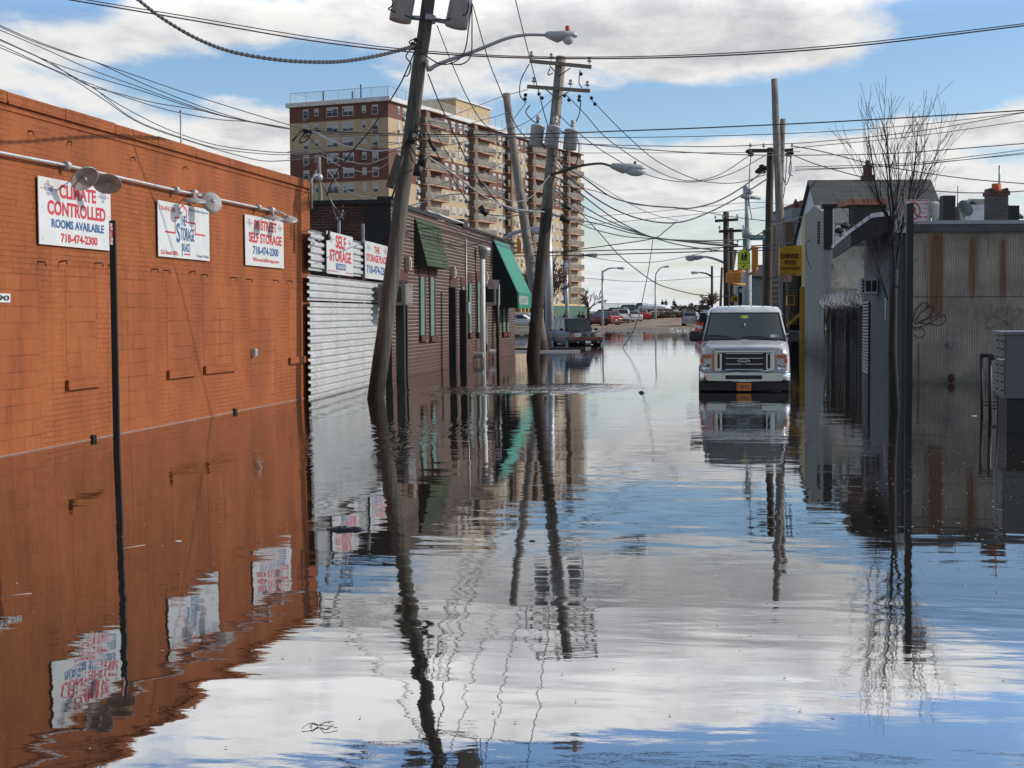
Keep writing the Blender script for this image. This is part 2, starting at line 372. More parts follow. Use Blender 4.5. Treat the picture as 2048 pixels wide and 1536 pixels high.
# ================================================================ LEFT: orange storage building
def brick_nodes(t, v, bw, bh, mort, c1, c2, cm, off=.5, smooth=.1, bias=0):
    x = t.n('ShaderNodeTexBrick'); X, Y, Z = t.xyz(v)[:3]; t.l(t.cxyz(X, Z, 0.0), x.inputs['Vector'])
    x.offset = off; x.inputs['Color1'].default_value = (*c1,1); x.inputs['Color2'].default_value = (*c2,1); x.inputs['Mortar'].default_value = (*cm,1)
    x.inputs['Scale'].default_value = 1; x.inputs['Mortar Size'].default_value = mort; x.inputs['Mortar Smooth'].default_value = smooth
    x.inputs['Brick Width'].default_value = bw; x.inputs['Row Height'].default_value = bh; x.inputs['Bias'].default_value = bias
    return x.outputs['Color'], x.outputs['Fac']
OR = (.355,.105,.031)
def orange_mat(name, bw, bh, mort, dmul, bd, amt=.7):
    m, t, p = new_mat(name); v = objc(t)
    vd = t.n('ShaderNodeVectorMath', operation='ADD'); nv = t.n('ShaderNodeTexNoise'); t.l(v, nv.inputs[0]); nv.inputs['Scale'].default_value = 2.5
    sc = t.n('ShaderNodeVectorMath', operation='SCALE'); t.l(nv.outputs[1], sc.inputs[0]); sc.inputs['Scale'].default_value = .03
    t.l(v, vd.inputs[0]); t.l(sc.outputs[0], vd.inputs[1])
    c, f = brick_nodes(t, vd.outputs[0], bw, bh, mort, (1,1,1), (.80,.80,.80), (dmul,dmul,dmul), smooth=.3)
    gate = t.mr(t.noise(v, 1.1, 4, .7), .40, .62, .15, 1)                # joints show only in places under the paint
    c = t.mix(t.m('MULTIPLY', gate, amt), (1,1,1), c)
    st = t.noise(t.mapv(v, sc=(1,1,.28)), 1.1, 6, .6); fn = t.noise(v, 14, 4, .65)
    base = t.mix(t.mr(st, .34, .66), tuple(x*.70 for x in OR), tuple(x*1.08 for x in OR))
    base = t.mix(t.mr(fn, .3, .7, 0, .35), base, tuple(x*.6 for x in OR))
    dirt = t.noise(t.mapv(v, sc=(3,3,.25)), 2.0, 4, .6); base = t.mix(t.mr(dirt, .52, .74, 0, .55), base, (.19,.05,.018))
    base = t.mix(1.0, base, c, 'MULTIPLY'); t.put(p.inputs['Base Color'], base); p.inputs['Roughness'].default_value = .75
    p.inputs['Specular IOR Level'].default_value = .25
    bump(t, p, t.m('ADD', t.m('MULTIPLY', t.m('SUBTRACT', 1.0, f), gate), t.m('MULTIPLY', fn, .5)), bd); return m
M['obrick'] = orange_mat('orange_painted_brick', .22, .072, .009, .66, .008)
M['oblock'] = orange_mat('orange_painted_block', .42, .21, .010, .55, .006, .8)
A = G(0, 914); B = G(624, 793.5)
ow = Wall(A, B); S1 = ow.L; S0 = -9.0
def H(w, px, py): return w.sz(px, py)[1]
ztop0 = H(ow, 0, 178); ztop1 = H(ow, 624, 366); ztop = (ztop0+ztop1)/2
bld = thing('storage_building', ow.p(0, 0), 'long flat-roofed storage building of brick painted bright orange', 'building', rz=ow.rot)
DM = ow.M
mb = MB(); mb.box(S0, S1, 0, 14, -.5, ztop-.16); wall_o = mb.build('wall', M['obrick'], bld, DM)
mb = MB()
k = 0; s = S0
while s < S1-.01:
    e = min(s+1.55, S1); mb.box(s+.008, e-.006, -.045, .30, ztop-.158, ztop+.0 + random.uniform(-.012,.012)); s = e
mb.box(S0, S1, -.02, 0-.001, ztop-.24, ztop-.20)
mb.box(S0, S1, .301, 14, ztop-.158, ztop-.06)
co = mb.build('coping', M['obrick'], bld, DM, bevel=.008)
def infill(x0, x1, ytop, ybot, name='infill_panel', water=False):
    s0 = ow.sz(x0, 700)[0]; s1 = ow.sz(x1, 700)[0]
    zt = H(ow, (x0+x1)/2, ytop); zb = -.3 if water else H(ow, (x0+x1)/2, ybot)
    mb = MB(); mb.box(s0, s1, -.004, 0.0-.0005, zb, zt); return mb.build(name, M['oblock'], bld, DM), s0, s1, zb
for x0, x1, yt in [(-60, 82, 535), (228, 310, 548), (500, 550, 562)]: infill(x0, x1, yt, 0, water=True)
for x0, x1, yt, yb in [(133, 193, 540, 757), (335, 385, 552, 738), (408, 465, 556, 729), (578, 612, 566, 713)]:
    o, s0, s1, zb = infill(x0, x1, yt, yb)
    mb = MB(); mb.M = Matrix.Identity(4)
    mb.box(s0-.06, s1+.06, -.06, -.006, zb-.14, zb-.002); mb.build('window_sill', M['obrick'], bld, DM, bevel=.01)
# rusty stub irons left in the wall
irons = [(75,523),(118,525),(190,526),(217,530),(303,538),(327,540),(378,545),(402,550),(461,555),(493,558),(546,560),(574,562),(8,205),(57,262),(135,285),(262,316),(367,336)]
for i, (px, py) in enumerate(irons):
    s_, z_ = ow.sz(px, py); mb = MB(); q = .11 if py > 500 else .06
    mb.M = Matrix.Identity(4); dz = random.uniform(-.02,.03)
    mb.tube([(s_, .02, z_), (s_, -q, z_+dz), (s_+random.uniform(-.02,.02), -q-.005, z_+dz-.05)], .011, 5)
    mb.build('stub_iron', M['poledk'], bld, DM)
for px, py in [(183, 879), (467, 822)]:
    s_, z_ = ow.sz(px, py); mb = MB(); mb.lathe([(.0,0),(.045,0),(.045,.06),(.035,.06),(.035,.02),(0,.02)], 14, Matrix.Translation((s_, -.0, max(z_, .02)))@Matrix.Rotation(R(90),4,'X'))
    mb.build('drain_spout', M['black'], bld, DM)
# white tide-mark / foam line is the water's own edge: a thin strip of scum
mb = MB(); mb.tube([(S0,-.012,.006),(S1,-.012,.006)], .005, 6); mb.build('tide_line', mat('pale_scum', (.40,.27,.22), .8), bld, DM)
s_, z_ = ow.sz(504, 705); mb = MB(); mb.box(s_-.07, s_+.07, -.09, -.002, z_-.07, z_+.07); mb.box(s_-.055, s_+.055, -.098, -.09, z_-.055, z_+.055)
tag(mb.build('junction_box', M['galv'], None, DM, bevel=.006), 'small grey electrical box low on the orange wall', 'electrical box')
# house number
s0_, z0_ = ow.sz(-26, 596); s1_, z1_ = ow.sz(18, 596); zt_ = H(ow, 5, 587); zb_ = H(ow, 5, 605)
ho = thing('house_number', ow.p((s0_+s1_)/2, (zt_+zb_)/2), 'small white house number plate reading 390 at the left frame edge', 'number plate', rz=ow.rot)
mb = MB(); mb.box(s0_, s1_, -.02, -.003, zb_, zt_); mb.build('plate', M['signwhite'], ho, DM)
mb = MB(); hh = zt_-zb_; add_text(mb, '390', s0_+.12*(s1_-s0_), s1_-.06*(s1_-s0_), zb_+.2*hh, zt_-.2*hh, -.024, .03); mb.build('lettering', M['signblack'], ho, DM)

# ---------------------------------------------------------------- storage company signs
def logo(mbr, mbb, x0, x1, z0, z1, y, big=False):
    w = x1-x0; h = z1-z0; P = lambda u, v_: (x0+u*w, z1-v_*h)
    pts = [(.0,.54),(.24,.54),(.24,.24),(.345,.24),(.345,.07),(.44,-.02),(.53,.07),(.53,.30),(.75,.30),(.75,.51),(1.0,.51)]
    th = .032*h if big else .05*h
    for (a, b), (c, d) in zip(pts, pts[1:]):
        p, q = Vector(P(a,b)), Vector(P(c,d)); dr = (q-p).normalized(); nn = Vector((-dr.y, dr.x))*th/2; ex = dr*th/2
        mbr.poly([(v_[0], y, v_[1]) for v_ in (p-ex-nn, q+ex-nn, q+ex+nn, p-ex+nn)][::1])
    def tx(s, u0, u1, v0, v1, b): a = P(u0, v1); c = P(u1, v0); add_text(mbb, s, a[0], c[0], a[1], c[1], y-.001, b)
    if big:
        tx('T', .365,.41,.11,.38,.02); tx('HE', .42,.51,.18,.38,.02)
        tx('S', .265,.36,.34,.72,.02); tx('TORAGE', .375,.72,.41,.67,.02); tx('P', .40,.445,.72,.98,.02); tx('LACE', .455,.60,.72,.88,.02)
        a = P(.455,.94); c = P(.60,.915); mbr.poly([(a[0],y-.001,a[1]),(c[0],y-.001,a[1]),(c[0],y-.001,c[1]),(a[0],y-.001,c[1])])
    else:
        tx('THE', .38,.51,.12,.36,.02); tx('STORAGE', .26,.74,.40,.68,.02); tx('PLACE', .38,.60,.74,.95,.02)
def sign(wall, name, label, x0, x1, yt, yb, lines, logos, off=.03, th=.012, badge=None):
    """x0,x1 photo columns of the sides; yt,yb = (left,right) photo rows; lines = (text, colour, u0,u1,v0,v1)"""
    sa, za = wall.sz(x0, yt[0], off); _, zb = wall.sz(x0, yb[0], off); sb, zc = wall.sz(x1, yt[1], off); _, zd = wall.sz(x1, yb[1], off)
    z1 = (za+zc)/2; z0 = (zb+zd)/2; w = sb-sa; h = z1-z0
    o = thing(name, wall.p((sa+sb)/2, (z0+z1)/2, off), label, 'sign', 'signs of the storage company', rz=wall.rot)
    mb = MB(); mb.box(sa, sb, -off-th, -off, z0, z1); mb.build('panel', M['signwhite'], o, wall.M)
    byc = {}
    y = -off-th-.003
    for s_, c, u0, u1, v0, v1 in lines:
        b_ = MB(); add_text(b_, s_, sa+u0*w, sa+u1*w, z1-v1*h, z1-v0*h, y, .035 if v1-v0 > .1 else .015); b_.build('lettering', M[c], o, wall.M)
    mr, bb = byc.setdefault('red', MB()), byc.setdefault('blue', MB())
    if badge:
        u0, u1, v0, v1 = badge; bb.poly([(sa+u0*w,y,z1-v1*h),(sa+u1*w,y,z1-v1*h),(sa+u1*w,y,z1-v0*h),(sa+u0*w,y,z1-v0*h)])
    for u0, u1, v0, v1, big in logos:
        la, lb = MB(), MB(); logo(la, lb, sa+u0*w, sa+u1*w, z1-v1*h, z1-v0*h, y, big); lo = la.build('logo_outline', M['red' if big else 'palered'], o, wall.M); lb.build('logo_lettering', M['blue' if big else 'paleblue'], lo, wall.M)
    for c, b_ in byc.items():
        if b_.f: b_.build('number_panel', M[c], o, wall.M)
    mb = MB()
    for u in (.04, .97):
        for v_ in (.07, .45, .92):
            mb.lathe([(.012,0),(.008,.006),(0,.007)], 8, Matrix.Translation((sa+u*w, y+.002, z1-v_*h)) @ Matrix.Rotation(R(90), 4, 'X'))
    mb.build('screw_heads', M['galv'], o, wall.M)
    return o
sign(ow, 'storage_sign', 'large white sign reading CLIMATE CONTROLLED ROOMS AVAILABLE in red and blue', 74, 219, (347,383), (488,501),
     [('CLIMATE','red',.27,.78,.06,.275),('CONTROLLED','red',.11,.92,.325,.545),('ROOMS AVAILABLE','blue',.16,.89,.60,.735),('718-474-2300','red',.28,.79,.806,.943)],
     [(.03,.235,.05,.27,False),(.80,.97,.04,.25,False)])
sign(ow, 'storage_sign', 'white sign with the red outlined THE STORAGE PLACE tower logo', 313.5, 416.5, (394.5,424), (512.5,521.5),
     [('718-474-2300','red',.03,.32,.085,.17),('88StreetSelfStorage.com','paleblue',.58,.975,.045,.115),('226 Beach 88St.','red',.04,.37,.875,.955),('7 Days A Week','blue',.72,.98,.90,.965)],
     [(.13,.90,.03,.985,True)])
sign(ow, 'storage_sign', 'white sign reading 88 STREET SELF STORAGE nearest the wall corner', 488.5, 565.5, (428,443.5), (528.5,538),
     [('88 STREET','red',.22,.81,.065,.275),('SELF STORAGE','red',.085,.94,.33,.535),('718-474-2300','blue',.18,.85,.60,.77),('88StreetSelfStorage.com','palered',.18,.86,.83,.93)],
     [(.02,.20,.08,.24,False),(.82,.985,.08,.24,False)])

# ---------------------------------------------------------------- conduit with dish lamps above the signs
def wp(w, px, py, off): s_, z_ = w.sz(px, py, off); return (s_, -off, z_)
cpts = [wp(ow, -260, 242, .07), wp(ow, 0, 305, .07), wp(ow, 130, 330, .07), wp(ow, 350, 380, .07), wp(ow, 515, 415, .07), wp(ow, 560, 425, .07)]
mb = MB(); mb.tube(cpts, .021, 10)
co = mb.build('conduit', M['alu'], None, DM); tag(co, 'long bright metal conduit running above the signs on the orange wall', 'pipe')
def boxat(px, py, label=None):
    s_, y_, z_ = wp(ow, px, py, .07); mb = MB()
    mb.M = Matrix.Translation((s_, -.09, z_)) @ Matrix.Rotation(R(90), 4, 'Y'); mb.lathe([(0,-.045),(.05,-.045),(.062,-.03),(.062,.03),(.05,.045),(0,.045)], 12)
    mb.M = Matrix.Identity(4); mb.box(s_-.03, s_+.03, -.06, 0, z_-.04, z_+.04); return mb
for px, py in [(131,331),(350,380),(515,415)]:
    boxat(px, py).build('junction_box', M['galv'], co, DM)
def dish(jx, jy, cx, cy, dx, tiltx, label):
    """jx,jy joint on the conduit; cx,cy dish centre in the photo; dx outward distance of the dish from the wall"""
    o = thing('dish_lamp', ow.p(*[ow.sz(jx, jy, .07)[i] for i in (0,1)], .07), label, 'wall lamp', 'dish lamps over the signs', rz=ow.rot)
    boxat(jx, jy).build('joint_box', M['galv'], o, DM)
    a = Vector(wp(ow, jx, jy, .09)); c = Vector(wp(ow, cx, cy, dx))
    mb = MB(); mid = (a+c)/2; mb.tube(spline([a, mid+Vector((0,-.02,.05)), c+Vector((0,0,.05))], 6), .013, 8); mb.build('arm', M['alu'], o, DM)
    mb = MB(); ax = Vector(tiltx).normalized(); q = ax.to_track_quat('Z', 'Y').to_matrix().to_4x4()      # ax = direction the lamp back points to
    mb.M = Matrix.Translation(c) @ q
    mb.lathe([(0,.075),(.03,.072),(.045,.05),(.05,.045),(.14,.028),(.19,-.004),(.195,-.02),(.185,-.022)], 28)
    mb.build('lamp_shade', M['lampgrey'], o, DM)
    mb = MB(); mb.M = Matrix.Translation(c) @ q; mb.lathe([(.187,-.020),(.13,.010),(.05,.024),(.0,.024)], 28); mb.lathe([(0,-.06),(.022,-.055),(.03,-.03),(.02,.0),(.018,.023)], 10)
    mb.build('reflector', M['lampunder'], o, DM)
G6 = 'dish lamps over the signs'
dish(178,342, 168,355.5, .42, (.45,.75,.75), 'round grey dish lamp showing its underside, left of the pair over the CLIMATE sign')
dish(180,343, 215,366, .42, (.65,.30,.85), 'round grey dish lamp tilted right, beside the lamp over the CLIMATE sign')
dish(385,386, 389,401, .35, (-.15,-.15,1), 'shallow grey dish lamp seen edge on over the STORAGE PLACE logo sign')
dish(387,386, 424,404, .38, (-.75,-.95,.45), 'grey dish lamp turned so that its round back faces out, over the logo sign')
dish(541,420, 547,436, .35, (-.12,-.15,1), 'pale dish lamp over the 88 STREET sign, the nearer of two')
dish(543,421, 576,438, .38, (-.35,-.2,1), 'pale dish lamp at the end of the conduit by the wall corner')
# roof mast
pb = ow.p(ow.sz(513, 330)[0], ztop-.1, -1.5); mb = MB(); zt = zat(513, 222, pb); mb.tube([pb, (pb.x,pb.y,zt)], .018, 6); mb.ball((pb.x,pb.y,zt),.03)
tag(mb.build('roof_mast', M['galv']), 'thin metal mast standing on the orange roof', 'mast')
# service head and loose wires at the corner
s_, z_ = S1, H(ow, 624, 372)
mb = MB(); p0 = ow.p(S1-.03, z_-.1, .1); mb.tube([ow.p(S1-.05, z_-.5, .06), ow.p(S1-.05, z_+.1, .06), ow.p(S1+.0, z_+.22, .12), ow.p(S1+.12, z_+.18, .2)], .03, 8); mb.ball(tuple(ow.p(S1+.1, z_+.17, .18)), .09)
sh = mb.build('service_head', M['galv']); tag(sh, 'grey electric service head with loose wires at the orange corner', 'service head')
for k in range(5):
    mb = MB(); a = ow.p(S1+.12, z_+.15, .2); mb.tube(spline([a, a+Vector((.15+.03*k,.1,-.35-.06*k)), a+Vector((.28+.05*k,.2,-.95+.05*k)), a+Vector((.42,.3,-.55-.1*k))], 6), .012, 5)
    mb.build('loose_wire', M['cablegrey'] if k % 2 else M['cable'], sh)

# ---------------------------------------------------------------- white corrugated fence
fa = G(627, 797); fb = G(786, 754); fa = Vector((fa.x-.12, fa.y+.1, 0)); fw_ = Wall(fa, fb)
zf0 = fw_.sz(630, 458)[1]; zf1 = fw_.sz(770, 493)[1]; zf = (zf0+zf1)/2; zm = fw_.sz(640, 546)[1]
fence = thing('corrugated_fence', fw_.p(0,0), 'tall white fence of horizontal corrugated metal sheet', 'fence', rz=fw_.rot)
m, t, p = new_mat('white_corrugated_metal'); v = objc(t); nz = t.noise(t.mapv(v, sc=(.5,1,4)), 2, 5, .6); n2 = t.noise(t.mapv(v, sc=(2,2,.4)), 1.6, 4, .6)
zz = t.xyz(v)[2]
c = t.mix(t.mr(nz, .35, .7), (.64,.65,.65), (.50,.51,.51)); c = t.mix(t.mr(n2, .50, .72, 0, .6), c, (.34,.31,.26)); c = t.mix(t.mr(zz, .0, .5, .35, 0), c, (.35,.33,.29))
t.put(p.inputs['Base Color'], c); p.inputs['Roughness'].default_value = .4; p.inputs['Metallic'].default_value = .15; M['corr'] = m
def ribs(z0, z1, s0, s1, off, pitch=.155, dep=.055):
    mb = MB(); prof = []; z = z0
    while z < z1:
        for dz, d in ((0,0),(.35,0),(.45,-dep),(.88,-dep)):
            if z+dz*pitch <= z1: prof.append((z+dz*pitch, off+d))
        z += pitch
    n = len(prof); vs = [(s0, y, zz) for zz, y in prof]+[(s1, y, zz) for zz, y in prof]+[(s0, y+.012, zz) for zz, y in prof]+[(s1, y+.012, zz) for zz, y in prof]
    mb.add(vs, [(i, n+i, n+i+1, i+1) for i in range(n-1)]+[(2*n+i, 2*n+i+1, 3*n+i+1, 3*n+i) for i in range(n-1)]+[(i, i+1, 2*n+i+1, 2*n+i) for i in range(n-1)]+[(n+i+1, n+i, 3*n+i, 3*n+i+1) for i in range(n-1)], False)
    return mb
sm_ = fw_.sz(674, 700)[0]
ribs(-.3, zm-.62*1, -.05, sm_, 0).build('lower_panel', M['corr'], fence, fw_.M)
ribs(-.3, zm-.62, sm_+.015, fw_.L+.1, .012).build('lower_panel', M['corr'], fence, fw_.M)
ribs(zm-.60, zm-.0, -.05, fw_.L+.1, .004).build('middle_panel', M['corr'], fence, fw_.M)
ribs(zm+.03, zf, -.05, fw_.L+.1, -.03).build('upper_panel', M['corr'], fence, fw_.M)
for s_ in (fw_.sz(683,480)[0], fw_.sz(731,480)[0], fw_.L):
    mb = MB(); mb.box(s_-.04, s_+.04, .03, .09, -.4, zf+(.45 if 1 < s_ < fw_.L-.5 else 0)); mb.build('post', M['galv'], fence, fw_.M)
sign(fw_, 'storage_sign', 'white sign reading SELF STORAGE on the corrugated fence', 652, 704.5, (461.5,474), (546,553),
     [('SELF','red',.32,.72,.05,.37),('STORAGE','red',.10,.92,.41,.70),('718-474-2300','signwhite2',.36,.67,.765,.855),('88StreetSelfStorage.com','palered',.03,.45,.91,.955),('226 Beach 88St','palered',.72,.98,.915,.955)] if False else
     [('SELF','red',.32,.72,.05,.37),('STORAGE','red',.10,.92,.41,.70),('88StreetSelfStorage.com','palered',.03,.45,.91,.955),('226 Beach 88St','palered',.72,.98,.915,.955)],
     [(.03,.27,.10,.26,False),(.76,.98,.10,.26,False)], off=.13, badge=(.32,.70,.73,.885))
sg = bpy.data.objects[-1]
fs = [o for o in bpy.data.objects if o.get('label','').startswith('white sign reading SELF STORAGE on')][0]
sa = fw_.sz(652, 500, .13)[0]; sb = fw_.sz(704.5, 500, .13)[0]; z1 = (fw_.sz(652,461.5,.13)[1]+fw_.sz(704.5,474,.13)[1])/2; z0 = (fw_.sz(652,546,.13)[1]+fw_.sz(704.5,553,.13)[1])/2
mb = MB(); add_text(mb, '718-474-2300', sa+.345*(sb-sa), sa+.68*(sb-sa), z1-.86*(z1-z0), z1-.755*(z1-z0), -.13-.012-.006, .02); mb.build('lettering', M['signwhite'], fs, fw_.M)
sign(fw_, 'storage_sign', 'white sign reading THE STORAGE PLACE half hidden behind the leaning pole', 729, 776, (480,494), (556,562),
     [('THE','red',.36,.60,.09,.28),('STORAGE PLACE','red',.05,.90,.33,.54),('718-474-2300','blue',.05,.96,.63,.86)],
     [(.03,.25,.08,.26,False),(.74,.97,.08,.26,False)], off=.13)
cam_p = fw_.p(fw_.sz(640, 480, .2)[0], fw_.sz(640, 480, .2)[1], .1)
mb = MB(); mb.tube([cam_p, cam_p+Vector((.1,-.05,-.05)), cam_p+Vector((.3,-.1,.02))], .02, 6); mb.ball(tuple(cam_p+Vector((.3,-.1,.05))), .07); mb.tube([cam_p+Vector((.3,-.1,.05)), cam_p+Vector((.33,-.05,.2))], .03, 6)
tag(mb.build('floodlight', M['black']), 'small black floodlight on the fence beside the orange corner', 'floodlight')
# ================================================================ LEFT: dark brick building beyond the fence
C0, C1 = G(784, 758.5), G(1030, 709.3)
bw = Wall(C0, C1); L = bw.L; BM = bw.M
zb1 = (bw.sz(772,398)[1]+bw.sz(984,479)[1])/2
m, t, p = new_mat('dark_brick_with_pale_joints'); v = objc(t)
c, f = brick_nodes(t, v, .21, .105, .017, (.060,.028,.021), (.115,.045,.030), (1,1,1), smooth=.15)
X, Y, Z = t.xyz(v)[:3]
row = t.m('FRACT', t.m('DIVIDE', Z, .105)); ledge = t.mr(t.m('ABSOLUTE', t.m('SUBTRACT', row, .5)), .33, .42, 0, 1)
n1 = t.noise(v, .6, 4, .6); n2 = t.noise(v, 9, 3, .6)
low = t.mr(t.m('ADD', Z, t.m('MULTIPLY', n1, .9)), .9, 1.7, .22, 1)
jc = t.mix(t.mr(n2, .3, .7), (.36,.31,.27), (.56,.50,.44))
br = t.mix(t.mr(n2, .35, .65), (.040,.019,.015), (.105,.040,.027)); br = t.mix(t.mr(Z, .9, 1.5, .5, 0), br, (.10,.034,.022))
cc = t.mix(t.m('MULTIPLY', ledge, t.m('MULTIPLY', low, t.mr(n2, .25, .5, .5, 1))), br, jc)
vj = t.mr(f, .5, 1, 0, .35); cc = t.mix(vj, cc, (.12,.08,.06))
t.put(p.inputs['Base Color'], cc); p.inputs['Roughness'].default_value = .8; bump(t, p, t.m('SUBTRACT', 1.0, ledge), .02); M['brick'] = m
m, t, p = new_mat('old_red_brick'); v = objc(t)
c, f = brick_nodes(t, v, .22, .075, .012, (.16,.045,.028), (.06,.025,.020), (.17,.13,.10), smooth=.2, bias=-.1)
n1 = t.noise(v, .8, 4, .6); c = t.mix(t.mr(n1, .45, .62, 0, .75), c, (.03,.022,.018)); t.put(p.inputs['Base Color'], c); p.inputs['Roughness'].default_value = .85; bump(t, p, f, .005); M['oldbrick'] = m
bb = thing('brick_building', bw.p(0,0), 'low dark brick building striped with pale mortar joints, beyond the white fence', 'building', rz=bw.rot)
mb = MB(); mb.box(0, L, 0, 11, -.5, zb1); mb.build('wall', M['brick'], bb, BM)
rw = Wall(bw.p(0,0,-11), bw.p(0,0,-.0)); mb = MB(); mb.box(0, 11-.35, -.02, -.002, -.5, zb1-.02); mb.build('side_wall', M['oldbrick'], bb, rw.M)
mb = MB(); mb.box(10.35, 11.02, -.06, -.022, -.5, zb1-.03); mb.build('corner_pier', M['tar'], bb, rw.M)
mb = MB(); mb.box(-.12, L*.28, -.05, .3, zb1+.002, zb1+.12); mb.box(-.12, .2, .301, 11, zb1+.002, zb1+.12); mb.box(L*.5, L+.05, -.05, .3, zb1+.002, zb1+.09); mb.box(L*.46, L*.5-.002, -.05, .6, zb1+.002, zb1+.28)
mb.box(-.08,.35,-.09,.35,zb1+.125,zb1+.2); mb.build('coping', M['tar'], bb, BM)
mb = MB(); mb.box(L*.2, L*.46-.002, -.08, .3, zb1+.125, zb1+.16); mb.build('flashing', M['white'], bb, BM)
mb = MB(); mb.ball((.3, 3.0, zb1+.3), .3); mb.build('roof_vent', M['alu'], bb, BM)
M['shutter'] = mat('pale_green_shutter', (.13,.20,.17), .6, 0, .15, 5)
M['recess'] = mat('dark_opening', (.012,.012,.013), .5, 0, .3, 3)
M['lintel'] = mat('brown_lintel_brick', (.09,.03,.022), .8, 0, .4, 9)
def opening(x, w, yt, yb, kind, label=None):
    s0, _ = bw.sz(x, 650); zt = H(bw, x, yt); zb = H(bw, x, yb) if yb else -.35
    w_ = w
    f = MB(); f.box(s0, s0+w_, -.012, -.002, zb, zt); o = f.build('window' if kind != 'door' else 'door', M['recess'], bb, BM)
    if kind in ('window',):
        q = MB(); q.box(s0+.02, s0+w_*.55, -.06, -.014, zb+.02, zt-.02); q.build('shutter', M['shutter'], o, BM)
        q = MB(); q.box(s0-.05, s0+w_+.05, -.10, -.014, zb-.16, zb-.003); q.build('sill', M['lintel'], o, BM)
    if kind == 'door': 
        q = MB(); q.box(s0+w_*.1, s0+w_*.2, -.05, -.014, zb, zt-.05); q.box(s0+w_*.8, s0+w_*.9, -.05, -.014, zb, zt-.05); q.build('frame', M['black'], o, BM)
    q = MB(); q.box(s0-.06, s0+w_+.08, -.03, -.004, zt+.004, zt+.30); q.build('lintel', M['lintel'], o, BM)
    return o
opening(838, .95, 552, 672, 'window'); opening(858, .95, 553, 673, 'window')
opening(798, 1.0, 561, None, 'door'); opening(900, 1.1, 574, None, 'door'); opening(922, .8, 572, 715, 'window')
opening(936, .8, 565, 667, 'window'); opening(953, .8, 562, 666, 'window'); opening(969, .6, 560, 690, 'window')
opening(992, .8, 600, 665, 'window'); opening(1004, .8, 600, 665, 'window'); opening(1012, .8, 600, 665, 'window')
for x in (801, 905, 926):                                  # steel posts standing in the water in front of the doors
    g_ = bw.p(bw.sz(x+1, 700, .35)[0], 0, .35); zt = zat(x, {801:610, 905:575, 926:580}[x], g_)
    mb = MB(); mb.box(g_.x-.11, g_.x+.11, g_.y-.11, g_.y+.11, -.4, zt); tag(mb.build('steel_post', M['black']), {801:'broad black post under the window air conditioner of the brick building',905:'black post before the second doorway of the brick building',926:'thin black post right of the second doorway, brick building'}[x], 'post')
def ac(name, label, wall, px, py, w, h, d, off=0.0):
    s_, z_ = wall.sz(px, py, off+d); o = thing(name, wall.p(s_, z_-h/2, off), label, 'air conditioner', 'window air conditioners', rz=wall.rot)
    mb = MB(); mb.box(s_, s_+w, -off-d, -off-.01, z_-h/2, z_+h/2); mb.build('casing', M['acwhite'], o, wall.M, bevel=.02)
    mb = MB(); 
    for k in range(9): z0 = z_-h*.38+k*h*.085; mb.box(s_+w*.08, s_+w*.92, -off-d-.012, -off-d-.002, z0, z0+h*.035)
    mb.build('grille', M['galv'], o, wall.M)
    mb = MB(); mb.box(s_-.012, s_-.002, -off-d*.85, -off-d*.15, z_-h*.35, z_+h*.35); mb.build('side_vent', M['recess'], o, wall.M)
    return o
M['acwhite'] = mat('air_conditioner_casing', (.36,.36,.34), .5, 0, .12, 8)
M['acgrey'] = mat('air_conditioner_brown', (.16,.14,.12), .5, 0, .2, 8)
a_ = ac('air_conditioner', 'brown grey air conditioner boxed out of the brick wall behind the leaning pole', bw, 811, 589, .9, .55, .75)
for c_ in kids(a_):
    if c_.name.startswith('casing'): c_.data = c_.data.copy(); c_.data.materials[0] = M['acgrey']
ac('air_conditioner', 'white window air conditioner under the bright green awning', bw, 992, 589, .95, .8, .55)
for i, (x, y) in enumerate([(817, 525), (907, 543), (972, 553)]):
    s_, z_ = bw.sz(x, y, .1); mb = MB(); mb.box(s_-.11, s_+.11, -.16, -.01, z_-.22, z_+.16); mb.box(s_-.07, s_+.07, -.19, -.161, z_-.16, z_+.08)
    tag(mb.build('wall_light', mat('lamp_box_cream', (.42,.36,.27), .6), None, BM, bevel=.01), ['square cream wall light nearest the leaning pole', 'square cream wall light between the two awnings', 'square cream wall light beside the green awning'][i], 'wall light', 'cream lights along the brick wall')
# white vent pipe with cowl, conduit
pp = bw.p(bw.sz(966, 700, .25)[0], 0, .25); zt = zat(966, 517, pp)
mb = MB(); mb.tube([(pp.x,pp.y,-.4),(pp.x,pp.y,zt)], .095, 12); vp = mb.build('vent_pipe', M['white']); tag(vp, 'tall white vent pipe up the brick wall with a grey cowl', 'pipe')
mb = MB(); mb.lathe([(.08,0),(.11,.02),(.22,.3),(.24,.42),(0,.46)], 12, Matrix.Translation((pp.x,pp.y,zt-.02))@Matrix.Rotation(R(12),4,'Y')); mb.build('cowl', M['galv'], vp)
s_, z_ = bw.sz(932, 477, .05); mb = MB(); mb.tube([(s_,-.05,z_),(s_,-.05,z_-1.9),(s_,-.05,z_-2.2)], .03, 6); mb.box(s_-.12,s_+.12,-.15,-.02,z_-2.6,z_-2.2)
tag(mb.build('wall_conduit', M['galv'], None, BM), 'thin grey conduit and meter box between the awnings', 'pipe')
for x, y in [(953, 721), (984, 717)]:
    s_, z_ = bw.sz(x, y, .1); mb = MB(); mb.tube([(s_, 0, .28),(s_, -.35, .28)], .11, 12, False); mb.tube([(s_,-.2,.28),(s_,-.352,.28)], .085, 12)
    tag(mb.build('wall_outlet', M['white'] if x > 970 else M['galv'], None, BM), 'white capped outlet pipe low on the brick wall' if x > 970 else 'grey capped outlet pipe beside the white vent pipe', 'pipe')
